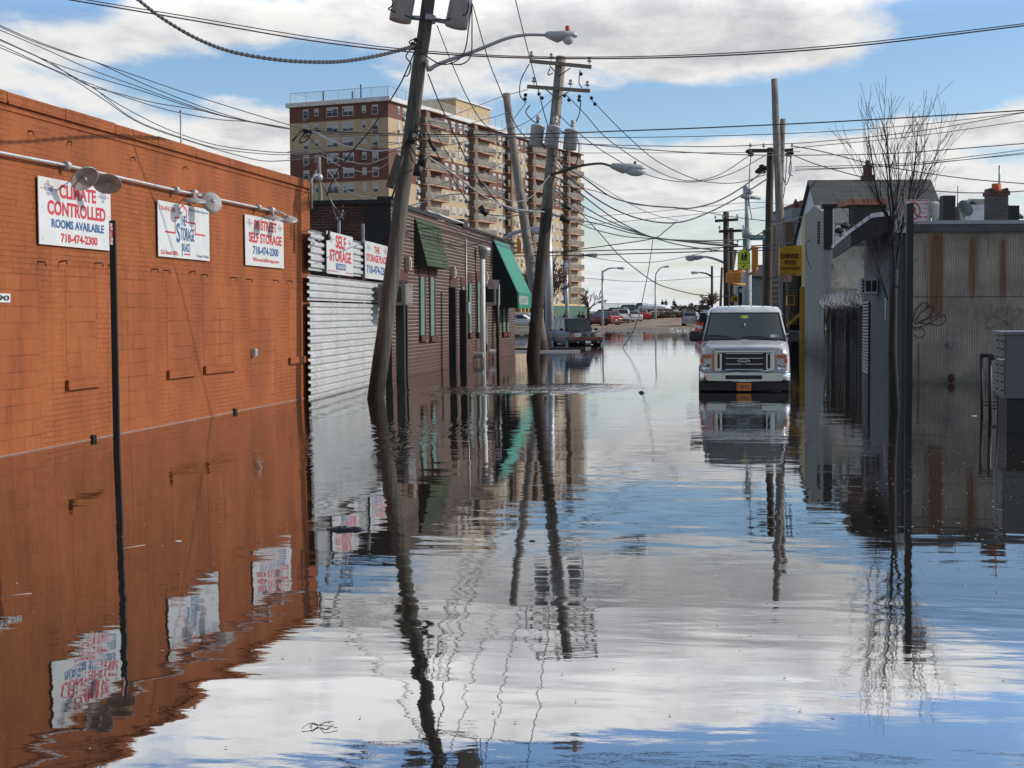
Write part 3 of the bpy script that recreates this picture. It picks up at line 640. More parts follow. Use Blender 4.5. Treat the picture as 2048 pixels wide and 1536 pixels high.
# ---------------------------------------------------------------- awnings
def awning(name, label, xs0, xs1, yt, pt, pb, mat_, side_, shingle=False, valance=None):
    s0 = bw.sz(xs0, yt)[0]; s1 = bw.sz(xs1, yt)[0]; zt = H(bw, xs0, yt)
    d = pb[0]; zb = bw.sz(pt, pb[1], d)[1]
    o = thing(name, bw.p((s0+s1)/2, zb), label, 'awning', rz=bw.rot)
    mb = MB(); a = [(s0,-.03,zt),(s1,-.03,zt),(s1,-d,zb),(s0,-d,zb)]
    nseg = 12
    for i in range(nseg):
        q0, q1 = i/nseg, (i+1)/nseg; L_ = lambda q: (-.03-(d-.03)*q, zt+(zb-zt)*q)
        y0, z0 = L_(q0); y1, z1 = L_(q1); k = .02 if shingle else 0
        mb.poly([(s0,y0,z0),(s1,y0,z0),(s1,y1-k,z1),(s0,y1-k,z1)][::-1])
        if shingle: mb.poly([(s0,y1-k,z1),(s1,y1-k,z1),(s1,y1,z1+.002),(s0,y1,z1+.002)][::-1])
    mb.build('roof', mat_, o, BM)
    mb = MB()
    for s_, k in ((s0,.0), (s1,.0)): mb.poly([(s_,-.012,zt),(s_,-d,zb),(s_,-.012,zb)])
    mb.poly([(s0,-.012,zb),(s0,-d,zb),(s1,-d,zb),(s1,-.012,zb)]); mb.build('side_panel', side_, o, BM)
    if valance:
        mb = MB(); zv = zb-valance; mb.box(s0-.01, s1+.01, -d-.02, -d, zv, zb); mb.build('valance', mat_, o, BM)
        mb = MB(); mb.box(s0-.012, s0-.002, -d, -.012, zv, zb); mb.build('side_valance', side_, o, BM)
        mb = MB(); add_text(mb, 'WINDOWS DOORS GLASS', s0+.08*(s1-s0), s1-.25*(s1-s0), zv+.22*valance, zb-.2*valance, -d-.024, .03); mb.build('lettering', M['signwhite'], o, BM)
    return o
m, t, p = new_mat('green_roof_shingles'); v = objc(t); X, Y, Z = t.xyz(v)[:3]
x_ = t.n('ShaderNodeTexBrick'); t.l(t.cxyz(X, Z, 0.0), x_.inputs['Vector']); x_.inputs['Scale'].default_value = 1; x_.inputs['Brick Width'].default_value = .45; x_.inputs['Row Height'].default_value = .2; x_.inputs['Mortar Size'].default_value = .012
x_.inputs['Color1'].default_value = (.055,.085,.032,1); x_.inputs['Color2'].default_value = (.035,.060,.024,1); x_.inputs['Mortar'].default_value = (.010,.015,.008,1)
n1 = t.noise(t.mapv(v, loc=(4,0,2)), .9, 3, .6); c = t.mix(t.mr(n1, .58, .64), x_.outputs[0], (.045,.034,.030)); t.put(p.inputs['Base Color'], c); p.inputs['Roughness'].default_value = .85; M['shingle'] = m
M['canvas'] = mat('bright_green_canvas', (.008,.23,.135), .55, 0, .12, 3)
M['canvasshade'] = mat('shaded_green_canvas', (.006,.018,.014), .7, 0, .3, 3)  # shade on awning sides and underside, painted as near-black green
awning('shingle_awning', 'small steep awning of dark green shingles on the brick wall', 828, 875, 436, 866, (.38,533), M['shingle'], M['tar'], True)  # near-black tar colour paints the shade on its sides
awning('corner_awning', 'bright green canvas awning at the far corner of the brick building', 985.5, 1016, 480, 1022, (.95,583), M['canvas'], M['canvasshade'], False, .62)

# ================================================================ the apartment tower
TZ = 245.0
tc = W(780, 630, TZ); tc = Vector((tc.x, tc.y, 0)); te = W(1163, 630, 331); te = Vector((te.x, te.y, 0))
ts = Wall(tc, te); d1 = ts.u; nrm = ts.n
tl = tc - nrm*19.7
tf = Wall(tl, tc)                                   # face towards the camera, s = 0 at its left end
Ht = zat(780, 198, tc); TG = 1.0; FL = (Ht-TG-.6)/14
tower = thing('apartment_tower', (tc.x, tc.y, TG), 'tall apartment tower banded in red brick and tan, with stacks of balconies', 'building', rz=ts.rot)
m, t, p = new_mat('tower_brick_and_tan_bands'); v = objc(t); X, Y, Z = t.xyz(v)[:3]
fl = t.m('DIVIDE', t.m('SUBTRACT', Ht-.6, Z), FL*14)
red, tan = (.165,.066,.048), (.50,.385,.245)
stops = [(0, red), (1/14, tan), (3/14, red), (5/14, tan)]
c = t.ramp(fl, stops, 'CONSTANT'); nz = t.noise(v, .35, 5, .6); n2 = t.noise(v, 5, 3, .6)
c = t.mix(1.0, c, t.mix(t.mr(nz, .3, .7), (.86,.86,.86), (1.06,1.06,1.06)), 'MULTIPLY'); c = t.mix(t.mr(n2, .3, .7, 0, .18), c, (.1,.07,.05))
t.put(p.inputs['Base Color'], c); p.inputs['Roughness'].default_value = .85; M['tower'] = m
mb = MB(); mb.box(0, ts.L, .0, 19.7, TG-3, Ht-.6); mb.build('wall', M['tower'], tower, ts.M)
M['roofwhite'] = mat('white_roof_edge', (.62,.63,.63), .5)
mb = MB(); mb.box(-.5, ts.L+.3, -.6, 20.2, Ht-.598, Ht+.15); mb.build('roof_edge', M['roofwhite'], tower, ts.M)
m, t, p = new_mat('roof_mesh_fence'); p.inputs['Base Color'].default_value = (.55,.56,.56,1); v = objc(t); X, Y, Z = t.xyz(v)[:3]
al = t.m('MAXIMUM', t.mr(t.m('FRACT', t.m('MULTIPLY', t.m('ADD', X, Y), 3.0)), .30, .31, 1, 0), t.mr(t.m('FRACT', t.m('MULTIPLY', Z, 3.0)), .12, .13, 1, 0)); t.put(p.inputs['Alpha'], t.m('MULTIPLY', al, .45)); M['roofmesh'] = m
mb = MB(); h_ = 1.9
for a_, b_ in (((.0,.0),(ts.L,.0)), ((.0,.0),(.0,19.5)), ((0,19.5),(ts.L,19.5))):
    mb.poly([(a_[0],a_[1]+.02,Ht+.2),(b_[0],b_[1]+.02,Ht+.2),(b_[0],b_[1]+.02,Ht+h_),(a_[0],a_[1]+.02,Ht+h_)])
mb.build('roof_fence', M['roofmesh'], tower, ts.M)
mb = MB()
for a_, b_ in (((.0,.0),(ts.L,.0)), ((.0,.0),(.0,19.5))):
    n_ = int(((b_[0]-a_[0])+(b_[1]-a_[1]))/3.2)
    for i in range(n_+1):
        x_, y_ = a_[0]+(b_[0]-a_[0])*i/n_, a_[1]+(b_[1]-a_[1])*i/n_; mb.box(x_-.04,x_+.04,y_-.04,y_+.04,Ht+.15,Ht+h_+.03)
    mb.tube([(a_[0],a_[1],Ht+h_),(b_[0],b_[1],Ht+h_)], .04, 4)
mb.build('fence_rail', M['galv'], tower, ts.M)
# penthouse
s_a = ts.sz(905,230)[0]
pa, pc = ts.sz(912, 240, -6)[0], ts.sz(968, 240, -6)[0]; zt_ = ts.sz(940, 222, -6)[1]
mb = MB(); mb.box(pa, pc+3, 6, 15, Ht+.15, zt_+1.5); mb.build('penthouse', mat('tan_render', (.46,.34,.19), .85), tower, ts.M)
mb = MB(); mb.box(pa-.4, pc+3.4, 5.6, 15.4, zt_+1.5, zt_+1.8); mb.build('penthouse_roof', M['roofwhite'], tower, ts.M)
for px in (645, 703, 720):
    s_ = tf.sz(px, 200)[0]; mb = MB(); zz = H(tf, px, 168 if px == 720 else 182); mb.tube([(s_, .3, Ht), (s_, .3, zz)], .13, 5); mb.build('roof_pipe', M['poledk'], tower, tf.M)
M['winframe'] = mat('white_window_frame', (.60,.60,.58), .5, 0, .06, 2)
m, t, p = new_mat('window_panes_with_blinds'); v = objc(t); X, Y, Z = t.xyz(v)[:3]
fz = t.m('FRACT', t.m('DIVIDE', t.m('SUBTRACT', Ht-.6, Z), FL))
cell = t.n('ShaderNodeTexWhiteNoise', noise_dimensions='3D'); t.l(t.cxyz(t.m('FLOOR', t.m('MULTIPLY', X, .45)), t.m('FLOOR', t.m('MULTIPLY', Y, .45)), t.m('FLOOR', t.m('DIVIDE', t.m('SUBTRACT', Ht-.6, Z), FL))), cell.inputs[0])
drop = t.m('MULTIPLY_ADD', cell.outputs[0], .34, .30); blind = t.m('LESS_THAN', fz, drop)
t.put(p.inputs['Base Color'], t.mix(blind, (.035,.04,.05), (.42,.43,.43))); t.put(p.inputs['Roughness'], t.mr(blind, 0, 1, .15, .6)); M['panes'] = m
def win(wall, s0, s1, zc0, zc1, parent=None, split=True, dest=None):
    """frame + panes; dest = (frame MB, pane MB) to merge far ones"""
    f, q = dest if dest else (MB(), MB()); e = .09
    f.box(s0, s1, -.07, -.0, zc0, zc1); zm_ = (zc0+zc1)/2
    cols = [(s0+e, s1-e)] if (s1-s0) < 1.5 else [(s0+e, (s0+s1)/2-e*.5), ((s0+s1)/2+e*.5, s1-e)]
    for a_, b_ in cols:
        q.box(a_, b_, -.085, -.071, zc0+e, zm_-e*.35); q.box(a_, b_, -.085, -.071, zm_+e*.35, zc1-e)
    if not dest:
        o = f.build('window', M['winframe'], parent, wall.M); q.build('pane', M['panes'], o, wall.M)
cols_l = [(607,618,.18,.80),(630,638,.18,.66),(654,677,.16,.78),(686,708,.16,.78),(725,733,.18,.66),(745,757,.18,.80)]
nwin = 0; fF, fP = MB(), MB(); acs = MB()
for k in range(14):
    zt_ = Ht-.6-k*FL
    for (x0, x1, a_, b_) in cols_l:
        s0, s1 = tf.sz(x0, 300)[0], tf.sz(x1, 300)[0]; z1, z0 = zt_-a_*FL, zt_-b_*FL
        if k < 8: win(tf, s0, s1, z0, z1, tower)
        else: win(tf, s0, s1, z0, z1, dest=(fF, fP))
        if x1-x0 == 11 or x1-x0 == 12:
            if random.random() < .5: acs.box(s0+.15, s1-.15, -.35, -.09, z0-.45, z0-.02)
acs.build('air_conditioner_sleeves', M['acgrey'], tower, tf.M)
o = fF.build('window', M['winframe'], tower, tf.M); o['kind'] = 'stuff'; o2 = fP.build('pane', M['panes'], o, tf.M)
fF, fP, acs = MB(), MB(), MB()
SX = lambda px: ts.sz(px, 330)[0]
cols_s = [(796,800,.66),(806,815,.78),(832,842,.78),(889,896,.74),(903,910,.74),(917,924,.74),(928,939,.80),(985,991,.74),(996,1002,.74),(1005,1012,.78),(1020,1024,.70),(1033,1036,.70),(1041,1045,.74),(1050,1056,.80),(1102,1106,.74),(1111,1116,.74),(1120,1127,.80)]
for k in range(14):
    zt_ = Ht-.6-k*FL
    for x0, x1, b_ in cols_s:
        s0, s1 = SX(x0), SX(x1); win(ts, s0, s1, zt_-b_*FL, zt_-.17*FL, dest=(fF, fP))
        if random.random() < .3: acs.box(s0+.1, min(s0+.8, s1), -.4, -.09, zt_-b_*FL-.5, zt_-b_*FL-.05)
o = fF.build('street_side_windows', M['winframe'], tower, ts.M); o['kind'] = 'stuff'; fP.build('pane', M['panes'], o, ts.M)
o = acs.build('street_side_sleeves', M['roofwhite'], tower, ts.M); o['kind'] = 'stuff'
# balconies: slab + railing + dark recessed pier
M['slab'] = mat('balcony_slab_edge', (.42,.25,.19), .8, 0, .2, 1)
M['pier'] = mat('brown_pier', (.20,.135,.095), .85, 0, .3, .5)
m, t, p = new_mat('balcony_railing_bars'); v = objc(t); X, Y, Z = t.xyz(v)[:3]; p.inputs['Base Color'].default_value = (.17,.155,.12,1)
al = t.mr(t.m('FRACT', t.m('MULTIPLY', t.m('ADD', X, Y), 1.7)), .78, .82, 1, .25); t.put(p.inputs['Alpha'], al); M['bars'] = m
for x0, x1, xp0, xp1, dpt in [(849,884,842,849,1.5),(946,979,939,945,1.5),(1007,1022,1012,1016,1.0),(1062,1092,1057,1061,1.5),(1131,1156,1127,1131,1.5)]:
    s0, s1 = SX(x0), SX(x1); q0, q1 = SX(xp0), SX(xp1)
    mb = MB(); mb.box(q0, q1, -1.2, -.01, TG, Ht-.7); mb.build('pier', M['pier'], tower, ts.M)
    mb = MB(); mb.box(q1, s1, -.03, -.001, TG+2, Ht-1.2); mb.build('balcony_back_wall', M['tower'], tower, ts.M)
    for k in range(14):
        zs = Ht-.6-(k+1)*FL
        if k == 13: continue
        mb = MB(); mb.prism([(q0-.4,-.02,zs),(q0-.4,-1.0,zs),(s0,-dpt,zs),(s1,-dpt,zs),(s1,-.02,zs)], (0,0,.22)); b_ = mb.build('balcony', M['slab'], tower, ts.M)
        mb = MB(); mb.poly([(s0,-dpt,zs+.3),(s1,-dpt,zs+.3),(s1,-dpt,zs+1.35),(s0,-dpt,zs+1.35)]); mb.poly([(s1,-dpt,zs+.3),(s1,-.05,zs+.3),(s1,-.05,zs+1.35),(s1,-dpt,zs+1.35)]); mb.poly([(s0,-dpt,zs+.3),(q0-.6,-1.2,zs+.3),(q0-.6,-1.2,zs+1.35),(s0,-dpt,zs+1.35)])
        mb.build('railing', M['bars'], b_, ts.M)
    mb = MB(); mb.prism([(q0-.8,-.02,Ht-.75),(q0-.8,-1.3,Ht-.75),(s0,-dpt,Ht-.75),(s1,-dpt,Ht-.75),(s1,-.02,Ht-.75)], (0,0,.14)); mb.build('balcony_roof', mat('balcony_soffit', (.30,.20,.13), .8), tower, ts.M)
    fB, pB_ = MB(), MB()
    for k in range(14):
        zt_ = Ht-.6-k*FL; w_ = (s1-s0); win(ts, s0+w_*.1, s0+w_*.35, zt_-.95*FL, zt_-.2*FL, dest=(fB, pB_)); win(ts, s0+w_*.6, s0+w_*.85, zt_-.74*FL, zt_-.2*FL, dest=(fB, pB_))
    o = fB.build('balcony_doors', M['winframe'], tower, ts.M); o['kind'] = 'stuff'; pB_.build('pane', M['panes'], o, ts.M)
# ground floor arcade with yellow columns
mb = MB()
for i in range(16):
    s_ = SX(1020)+i*2.0; mb.box(s_, s_+.35, -2.3, -1.9, TG-1, TG+2.3)
mb.box(SX(1020)-.5, SX(1020)+32, -2.6, -.02, TG+2.3, TG+2.9); mb.build('arcade', mat('cream_yellow_paint', (.62,.45,.16), .7), tower, ts.M)
# ================================================================ utility poles, lamps
def pole_line(b, tp, Z):
    """pole axis from water/ground pixel b to top pixel tp, at photo depth Z"""
    a = W(b[0], b[1], Z); c = W(tp[0], tp[1], Z); d = (c-a).normalized(); return a-d*(a.z+.6)/max(d.z,.1), c, d
def pole(label, b, tp, Z, r0_, r1_, m_, group='wooden utility poles'):
    a, c, d = pole_line(b, tp, Z)
    o = thing('utility_pole', (a.x, a.y, 0), label, 'utility pole', group)
    mb = MB(); n_ = 14; pts = [a+(c-a)*i/n_+Vector((random.uniform(-.012,.012), 0, 0)) for i in range(n_+1)]; mb.tube(pts, [r0_+(r1_-r0_)*i/n_ for i in range(n_+1)], 16); mb.build('shaft', m_, o)
    return o, a, c, d
def crossarm(o, pl, pr, Z, th=.06, ins=(), braces=None, m_=None, insdown=False):
    a, b = W(*pl, Z), W(*pr, Z); mb = MB(); d = (b-a).normalized(); up = Vector((0,0,1)); q = d.cross(up).normalized(); up = q.cross(d)
    vs = [a+q*i*th+up*j*th for i, j in ((-1,-1),(1,-1),(1,1),(-1,1))]; mb.prism(vs, b-a); ca = mb.build('crossarm', m_ or M['crossarm'], o)
    for f_ in ins:
        c = a+(b-a)*f_+up*th; mb = MB(); mb.lathe([(.015,0),(.015,.10),(.05,.12),(.10,.14),(.11,.17),(.05,.19),(.06,.25),(.075,.27),(.04,.32),(0,.33)], 12, Matrix.Translation(c)); mb.build('insulator', M['ceramic'], ca)
    if braces:
        for x_, y_ in braces[:-1]:
            mb = MB(); mb.tube([W(x_, y_, Z-.12), W(*braces[-1], Z-.25)], .022, 5); mb.build('brace', M['poledk'], o)
    return ca
def transformer(o, px, py_t, py_b, Z, r, ax, num=None, top=True):
    """can whose axis runs from photo row py_b up to py_t"""
    b = W(px[1], py_b, Z); c = W(px[0], py_t, Z); d = (c-b); h = d.length; q = d.normalized().to_track_quat('Z','Y').to_matrix().to_4x4(); Mx = Matrix.Translation(b) @ q
    mb = MB(); mb.M = Mx; mb.lathe([(0,.03),(r*.94,.03),(r*.94,0),(r,0),(r,h*.9),(r*1.05,h*.91),(r*1.05,h*.95),(r*.97,h*.98),(r*.5,h*1.03),(0,h*1.05)], 28)
    tr = mb.build('transformer', M['transformer'], o)
    if top:
        mb = MB(); mb.M = Mx; mb.lathe([(.03,h*1.02),(.03,h*1.12),(.09,h*1.16),(.10,h*1.22),(.07,h*1.24),(.10,h*1.28),(.10,h*1.42),(.05,h*1.46),(0,h*1.46)], 10, Matrix.Translation((r*.45*ax,0,0))); mb.build('bushing', M['transformer'], tr)
    mb = MB(); mb.M = Mx
    for k in range(3): mb.ball((r*.9*math.cos(k-2.2), r*1.02*math.sin(k-2.2)*1, h*.86), .035)
    mb.build('terminals', M['ceramic'], tr)
    if num:
        mb = MB(); v, f = text_geo(num, .02); vs = []
        for a_, b_ in v:
            an = -1.15+(a_-.5)*.55; vs.append(((r+.004)*math.cos(an), (r+.004)*math.sin(an), h*(.13+b_*.13)))
        mb.M = Mx; mb.add(vs, f, False); mb.build('lettering', M['signblack'], tr)
    return tr
def cobra(o, pts, Z, r, hl, m_arm, head=True, cell=True, hs=1.0, parent_name='lamp_arm'):
    P = [W(x_, y_, z_ if len(q_) > 2 else Z) for q_ in pts for (x_, y_, z_) in [(q_[0], q_[1], q_[2] if len(q_) > 2 else Z)]]
    mb = MB(); sp = spline(P, 6); n_ = len(sp); mb.tube(sp, [r*(1.25-.45*i/n_) for i in range(n_)], 10); arm = mb.build(parent_name, m_arm, o)
    d = (P[-1]-P[-2]).normalized(); q = Vector((d.x, d.y, d.z*.3)).normalized(); side = q.cross(Vector((0,0,1))).normalized(); up = side.cross(q)
    Mx = Matrix((q, side, up)).transposed().to_4x4(); Mx.translation = P[-1]
    l = hl; hm = MB(); hm.M = Mx; st = [(-.02,.05,.05,-.05),(.06*l,.09,.09,-.09),(.35*l,.14,.10,-.19),(.55*l,.17,.11,-.13),(.85*l,.16,.09,-.09),(.97*l,.10,.05,-.06),(1.0*l,.02,.0,-.02)]
    vs = []; N = 12
    for x_, w_, zu, zd in st:
        for j in range(N):
            a_ = 2*math.pi*j/N; z_ = math.sin(a_); vs.append((x_, math.cos(a_)*w_*hs, (z_*zu if z_ > 0 else -z_*zd)*hs))
    hm.add(vs, [(i*N+j, i*N+(j+1)%N, (i+1)*N+(j+1)%N, (i+1)*N+j) for i in range(len(st)-1) for j in range(N)], True); h_ = hm.build('lamp_head', M['transformer'], arm)
    g_ = MB(); g_.M = Mx; g_.ball((.70*l, 0, -.09*hs), .16*hs, 1.25*l/.8*.9, 1, .95); g_.build('lamp_lens', M['lens'], arm)
    if cell: c_ = MB(); c_.M = Mx; c_.lathe([(.05,0),(.05,.08),(.04,.1),(0,.1)], 10, Matrix.Translation((.68*l,0,.10*hs))); c_.build('photo_cell', mat('red_photocell', (.5,.04,.02), .4) if cell == 2 else M['black'], arm)
    return arm
# --- the big leaning pole
Z1 = 29.6
P1, a1, c1, dd1 = pole('big leaning grey utility pole by the white fence, carrying two transformers', (752,797), (864,-60), Z1, .182, .135, M['pole'])
transformer(P1, (822,800), -78, 42, Z1-.1, .23, 1, top=False)
transformer(P1, (934,912), -62, 54, Z1-.1, .235, -1, '37', top=False)
mb = MB(); 
for y_ in (-30, 38):
    for xx, yy in (((836 if y_ == 38 else 845), y_-3), ((878 if y_ == 38 else 888), y_+6)):
        pa_, pb_ = W(860 if y_ == 38 else 868, y_, Z1), W(xx+(-16 if xx < 860 else 16), yy, Z1-.05)
        mb.tube([pa_, pb_], .05, 6)
    p_ = W(857 if y_ == 38 else 866, y_, Z1); mb.tube([p_-dd1*.07, p_+dd1*.07], .155, 14)
mb.build('transformer_bracket', M['galv'], P1)
cobra(P1, [(858,140),(880,127),(950,102),(1010,78),(1050,70),(1092,70)], Z1-.1, .036, .66, M['galv'], cell=2, hs=.85)
mb = MB(); mb.tube([W(858,142,Z1-.1), W(853,120,Z1-.1)], .05, 8); mb.build('arm_bracket', M['galv'], P1)
mb = MB(); a_ = W(800,311,Z1-.35); b_ = W(779,376,Z1-.35); q = (b_-a_).normalized(); s_ = Vector((math.cos(YAW),0,0)); s_ = (s_-q*s_.dot(q)).normalized(); n_ = q.cross(s_)
mb.prism([a_+s_*.08+n_*.03, a_-s_*.08+n_*.03, a_-s_*.08-n_*.03, a_+s_*.08-n_*.03], b_-a_); mb.build('hanging_board', M['pole'], P1)
for (x0, y0, x1, y1, rr) in [(824,266,820,286,.09),(848,310,843,330,.085),(838,330,834,352,.09)]:
    mb = MB(); mb.tube([W(x0,y0,Z1-.3), W(x1,y1,Z1-.3)], rr, 10); mb.build('cable_box', M['black'], P1)
for k in range(7):
    mb = MB(); a_ = W(836+random.uniform(-6,10), 258+random.uniform(-10,6), Z1-.25); b_ = W(846+random.uniform(-20,14), 300+random.uniform(-20,40), Z1-.3)
    mb.tube(spline([a_, (a_+b_)/2+Vector((random.uniform(-.25,.25),-.05,random.uniform(-.1,.1))), b_], 6), .013, 5); mb.build('jumper_wire', M['cable'], P1)
mb = MB(); mb.tube([W(820,262,Z1-.25),W(806,300,Z1-.25),W(792,370,Z1-.25),W(784,395,Z1-.25)], .02, 6); mb.build('riser_cable', M['cable'], P1)
for pts in ([(828,92),(818,84),(832,76)],[(828,92),(812,112),(822,128),(816,150),(806,152)],[(944,6),(938,50),(930,100),(912,122),(880,128),(838,102)],[(944,6),(944,60),(942,110),(925,128),(900,128)],[(776,18),(800,28),(845,40),(900,38),(932,28),(938,4)],[(776,18),(786,8),(780,-10)]):
    mb = MB(); mb.tube(spline([W(x_, y_, Z1-.3) for x_, y_ in pts], 6), .014, 5); mb.build('jumper_wire', M['cable'], P1)
mb = MB(); mb.ball(tuple(W(826,92,Z1-.2)), .07, 1, 1, 1.3); mb.ball(tuple(W(832,80,Z1-.2)), .05); mb.build('clamp', M['black'], P1)
# --- second pole, double crossarm, three transformers
Z2 = 55.3
P2, a2, c2, dd2 = pole('leaning utility pole with two crossarms and three grey transformers', (1066,716), (1122,114), Z2, .26, .19, M['poledk'])
mb = MB(); q0 = a2+(c2-a2)*.52; mb.tube([q0, (q0+c2)/2, c2+dd2*.01], [.229,.212,.198], 16); mb.build('upper_shaft', M['polepale'], P2)
crossarm(P2, (1059,122), (1183,134), Z2-.3, .065, (.03,.35,.965), [(1099,131),(1141,136),(1118,152)])
crossarm(P2, (1054,173), (1180,182), Z2-.3, .065, (.11,.69,.96), [(1093,180),(1137,184),(1113,197)])
transformer(P2, (1076,1071), 250, 292, Z2-.55, .26, .3)
transformer(P2, (1108,1102), 252, 293, Z2-.85, .27, -.6)
transformer(P2, (1143,1139), 259, 299, Z2-.55, .26, -.6)
cobra(P2, [(1100,350),(1125,343),(1160,332),(1200,327),(1222,332)], Z2-.2, .05, 1.35, M['poledk'], cell=1, hs=1.4)
for pts in ([(1112,330),(1106,360),(1092,410),(1084,440)],[(1118,320),(1128,335),(1150,330),(1158,300),(1152,275),(1120,262)],[(1060,210),(1052,225),(1070,245),(1078,240)],[(1162,200),(1158,230),(1146,252)],[(1058,128),(1042,160),(1040,190),(1052,205)],[(1100,136),(1096,150),(1106,146)],[(1160,140),(1158,165),(1164,176)]):
    mb = MB(); mb.tube(spline([W(x_, y_, Z2-.6) for x_, y_ in pts], 6), .022, 5); mb.build('jumper_wire', M['cable'], P2)
for x_, y_ in [(1051,190),(1050,198),(1078,188),(1084,196),(1129,191),(1138,200),(1159,193),(1158,200),(1183,196),(1190,208),(1162,148)]:
    mb = MB(); mb.ball(tuple(W(x_, y_, Z2-.4)), .075); mb.build('strain_insulator', M['black'], P2)
# --- pale pole leaning the other way
P3, a3, c3, dd3 = pole('pale bare pole leaning left, its foot beside the dark leaning pole', (1086,703), (1012,187), 66, .27, .17, M['polepale'])
# --- pair of tall poles at the right
P4, a4, c4, dd4 = pole('tallest pale utility pole, standing behind the white van', (1572,699), (1548,158), 70, .27, .155, M['polepale'])
mb = MB(); P5, a5, c5, dd5 = pole('shorter brown pole close behind the tallest pale pole', (1550,690), (1566,238), 76, .16, .15, M['crossarm'])
P6, a6, c6, dd6 = pole('dark utility pole with one crossarm, left of the pale pair', (1533,689), (1541,296), 82, .25, .20, M['poledk'])
crossarm(P6, (1497,301), (1586,301), 81.7, .09, (.04,.34,.98), m_=M['poledk'])
for pts in ([(1504,304),(1500,330),(1498,400),(1504,440)],[(1580,304),(1582,340),(1572,370),(1566,350)],[(1584,305),(1578,345),(1586,352)],[(1574,304),(1570,370),(1566,400)]):
    mb = MB(); mb.tube(spline([W(x_, y_, 81.2) for x_, y_ in pts], 5), .025, 4); mb.build('jumper_wire', M['cable'], P6)
for x_, y_ in [(1497,303),(1502,309),(1576,309),(1582,306),(1530,336),(1520,339),(1526,343),(1516,343),(1524,333)]:
    mb = MB(); mb.ball(tuple(W(x_, y_, 81.2)), .13, 1.4, 1, 1); mb.build('strain_insulator', M['black'], P6)
# --- small pale pole behind the orange building
P0, a0_, c0_, dd0 = pole('thin pale pole rising behind the orange building corner', (652,700), (637,312), 48, .085, .07, M['polepale'])
# --- white traffic pole at the junction with signals and signs
ZJ = 84
M['whitepole'] = mat('weathered_white_steel', (.42,.44,.46), .5, .1, .2, 3)
a_, c_, d_ = pole_line((1494,688), (1494,402), ZJ); tp = thing('traffic_signal_pole', (a_.x,a_.y,0), 'white steel traffic pole carrying yellow signals and a street name sign', 'traffic pole')
mb = MB(); mb.tube([a_, W(1494,560,ZJ), W(1494,470,ZJ)], [.30,.28,.24], 14); mb.tube([W(1494,470,ZJ), W(1494,398,ZJ)], [.14,.13], 12); mb.tube([W(1494,475,ZJ),W(1494,458,ZJ)], .30, 14); mb.build('shaft', M['whitepole'], tp)
mb = MB(); mb.tube([W(1482,393,ZJ), W(1521,396,ZJ)], .11, 10); mb.tube([W(1494,398,ZJ), W(1494,390,ZJ)], .2, 10); mb.build('arm', M['whitepole'], tp)
mb = MB(); mb.ball(tuple(W(1496,383,ZJ)), .26, 1.2, 1, .9); mb.ball(tuple(W(1492,377,ZJ)), .2); mb.build('beacon', M['whitepole'], tp)
mb = MB(); mb.tube([W(1495,377,ZJ), W(1495,372,ZJ)], .1, 8); mb.build('beacon_cap', mat('rust_red', (.3,.05,.03), .6), tp)
def flat(o, name, m_, pts, Z, th=.03):
    mb = MB(); P = [W(x_, y_, Z) for x_, y_ in pts]; mb.prism(P, fw*th); return mb.build(name, m_, o)
def camM(px, py, Z):
    """upright frame at a pixel: x = right in the picture, -y = towards the viewer"""
    return Matrix.Translation(W(px, py, Z)) @ Matrix.Rotation(YAW, 4, 'Z')
def signtext(o, s, x0, x1, y0, y1, Z, m_, b=.02):
    """lettering between photo columns x0..x1, rows y0 (top)..y1"""
    c = camM((x0+x1)/2, (y0+y1)/2, Z); w = (x1-x0)/F*Z; h = (y1-y0)/F*Z; mb = MB(); add_text(mb, s, -w/2, w/2, -h/2, h/2, 0, b); return mb.build('lettering', m_, o, c)
ns = thing('street_name_sign', W(1520,475,ZJ-.4), 'green street name sign ROCKAWAY BEACH BLVD on the white traffic pole', 'street sign')
flat(ns, 'panel', M['greensign'], [(1499,470),(1540,470),(1540,480.5),(1499,480.5)], ZJ-.4, .04); signtext(ns, 'ROCKAWAY BEACH', 1500.5,1538.5, 471.5,476.5, ZJ-.42, M['signwhite'], .03); signtext(ns, 'BOULEVARD', 1511,1528, 477.8,479.8, ZJ-.42, M['signwhite'], .03)
n2_ = thing('cross_street_sign', W(1489,483,ZJ-.4), 'narrow green street sign turned edge-on at the traffic pole', 'street sign'); flat(n2_, 'panel', M['greensign'], [(1487,477),(1493,476),(1493,489),(1487,490)], ZJ-.5, .3)
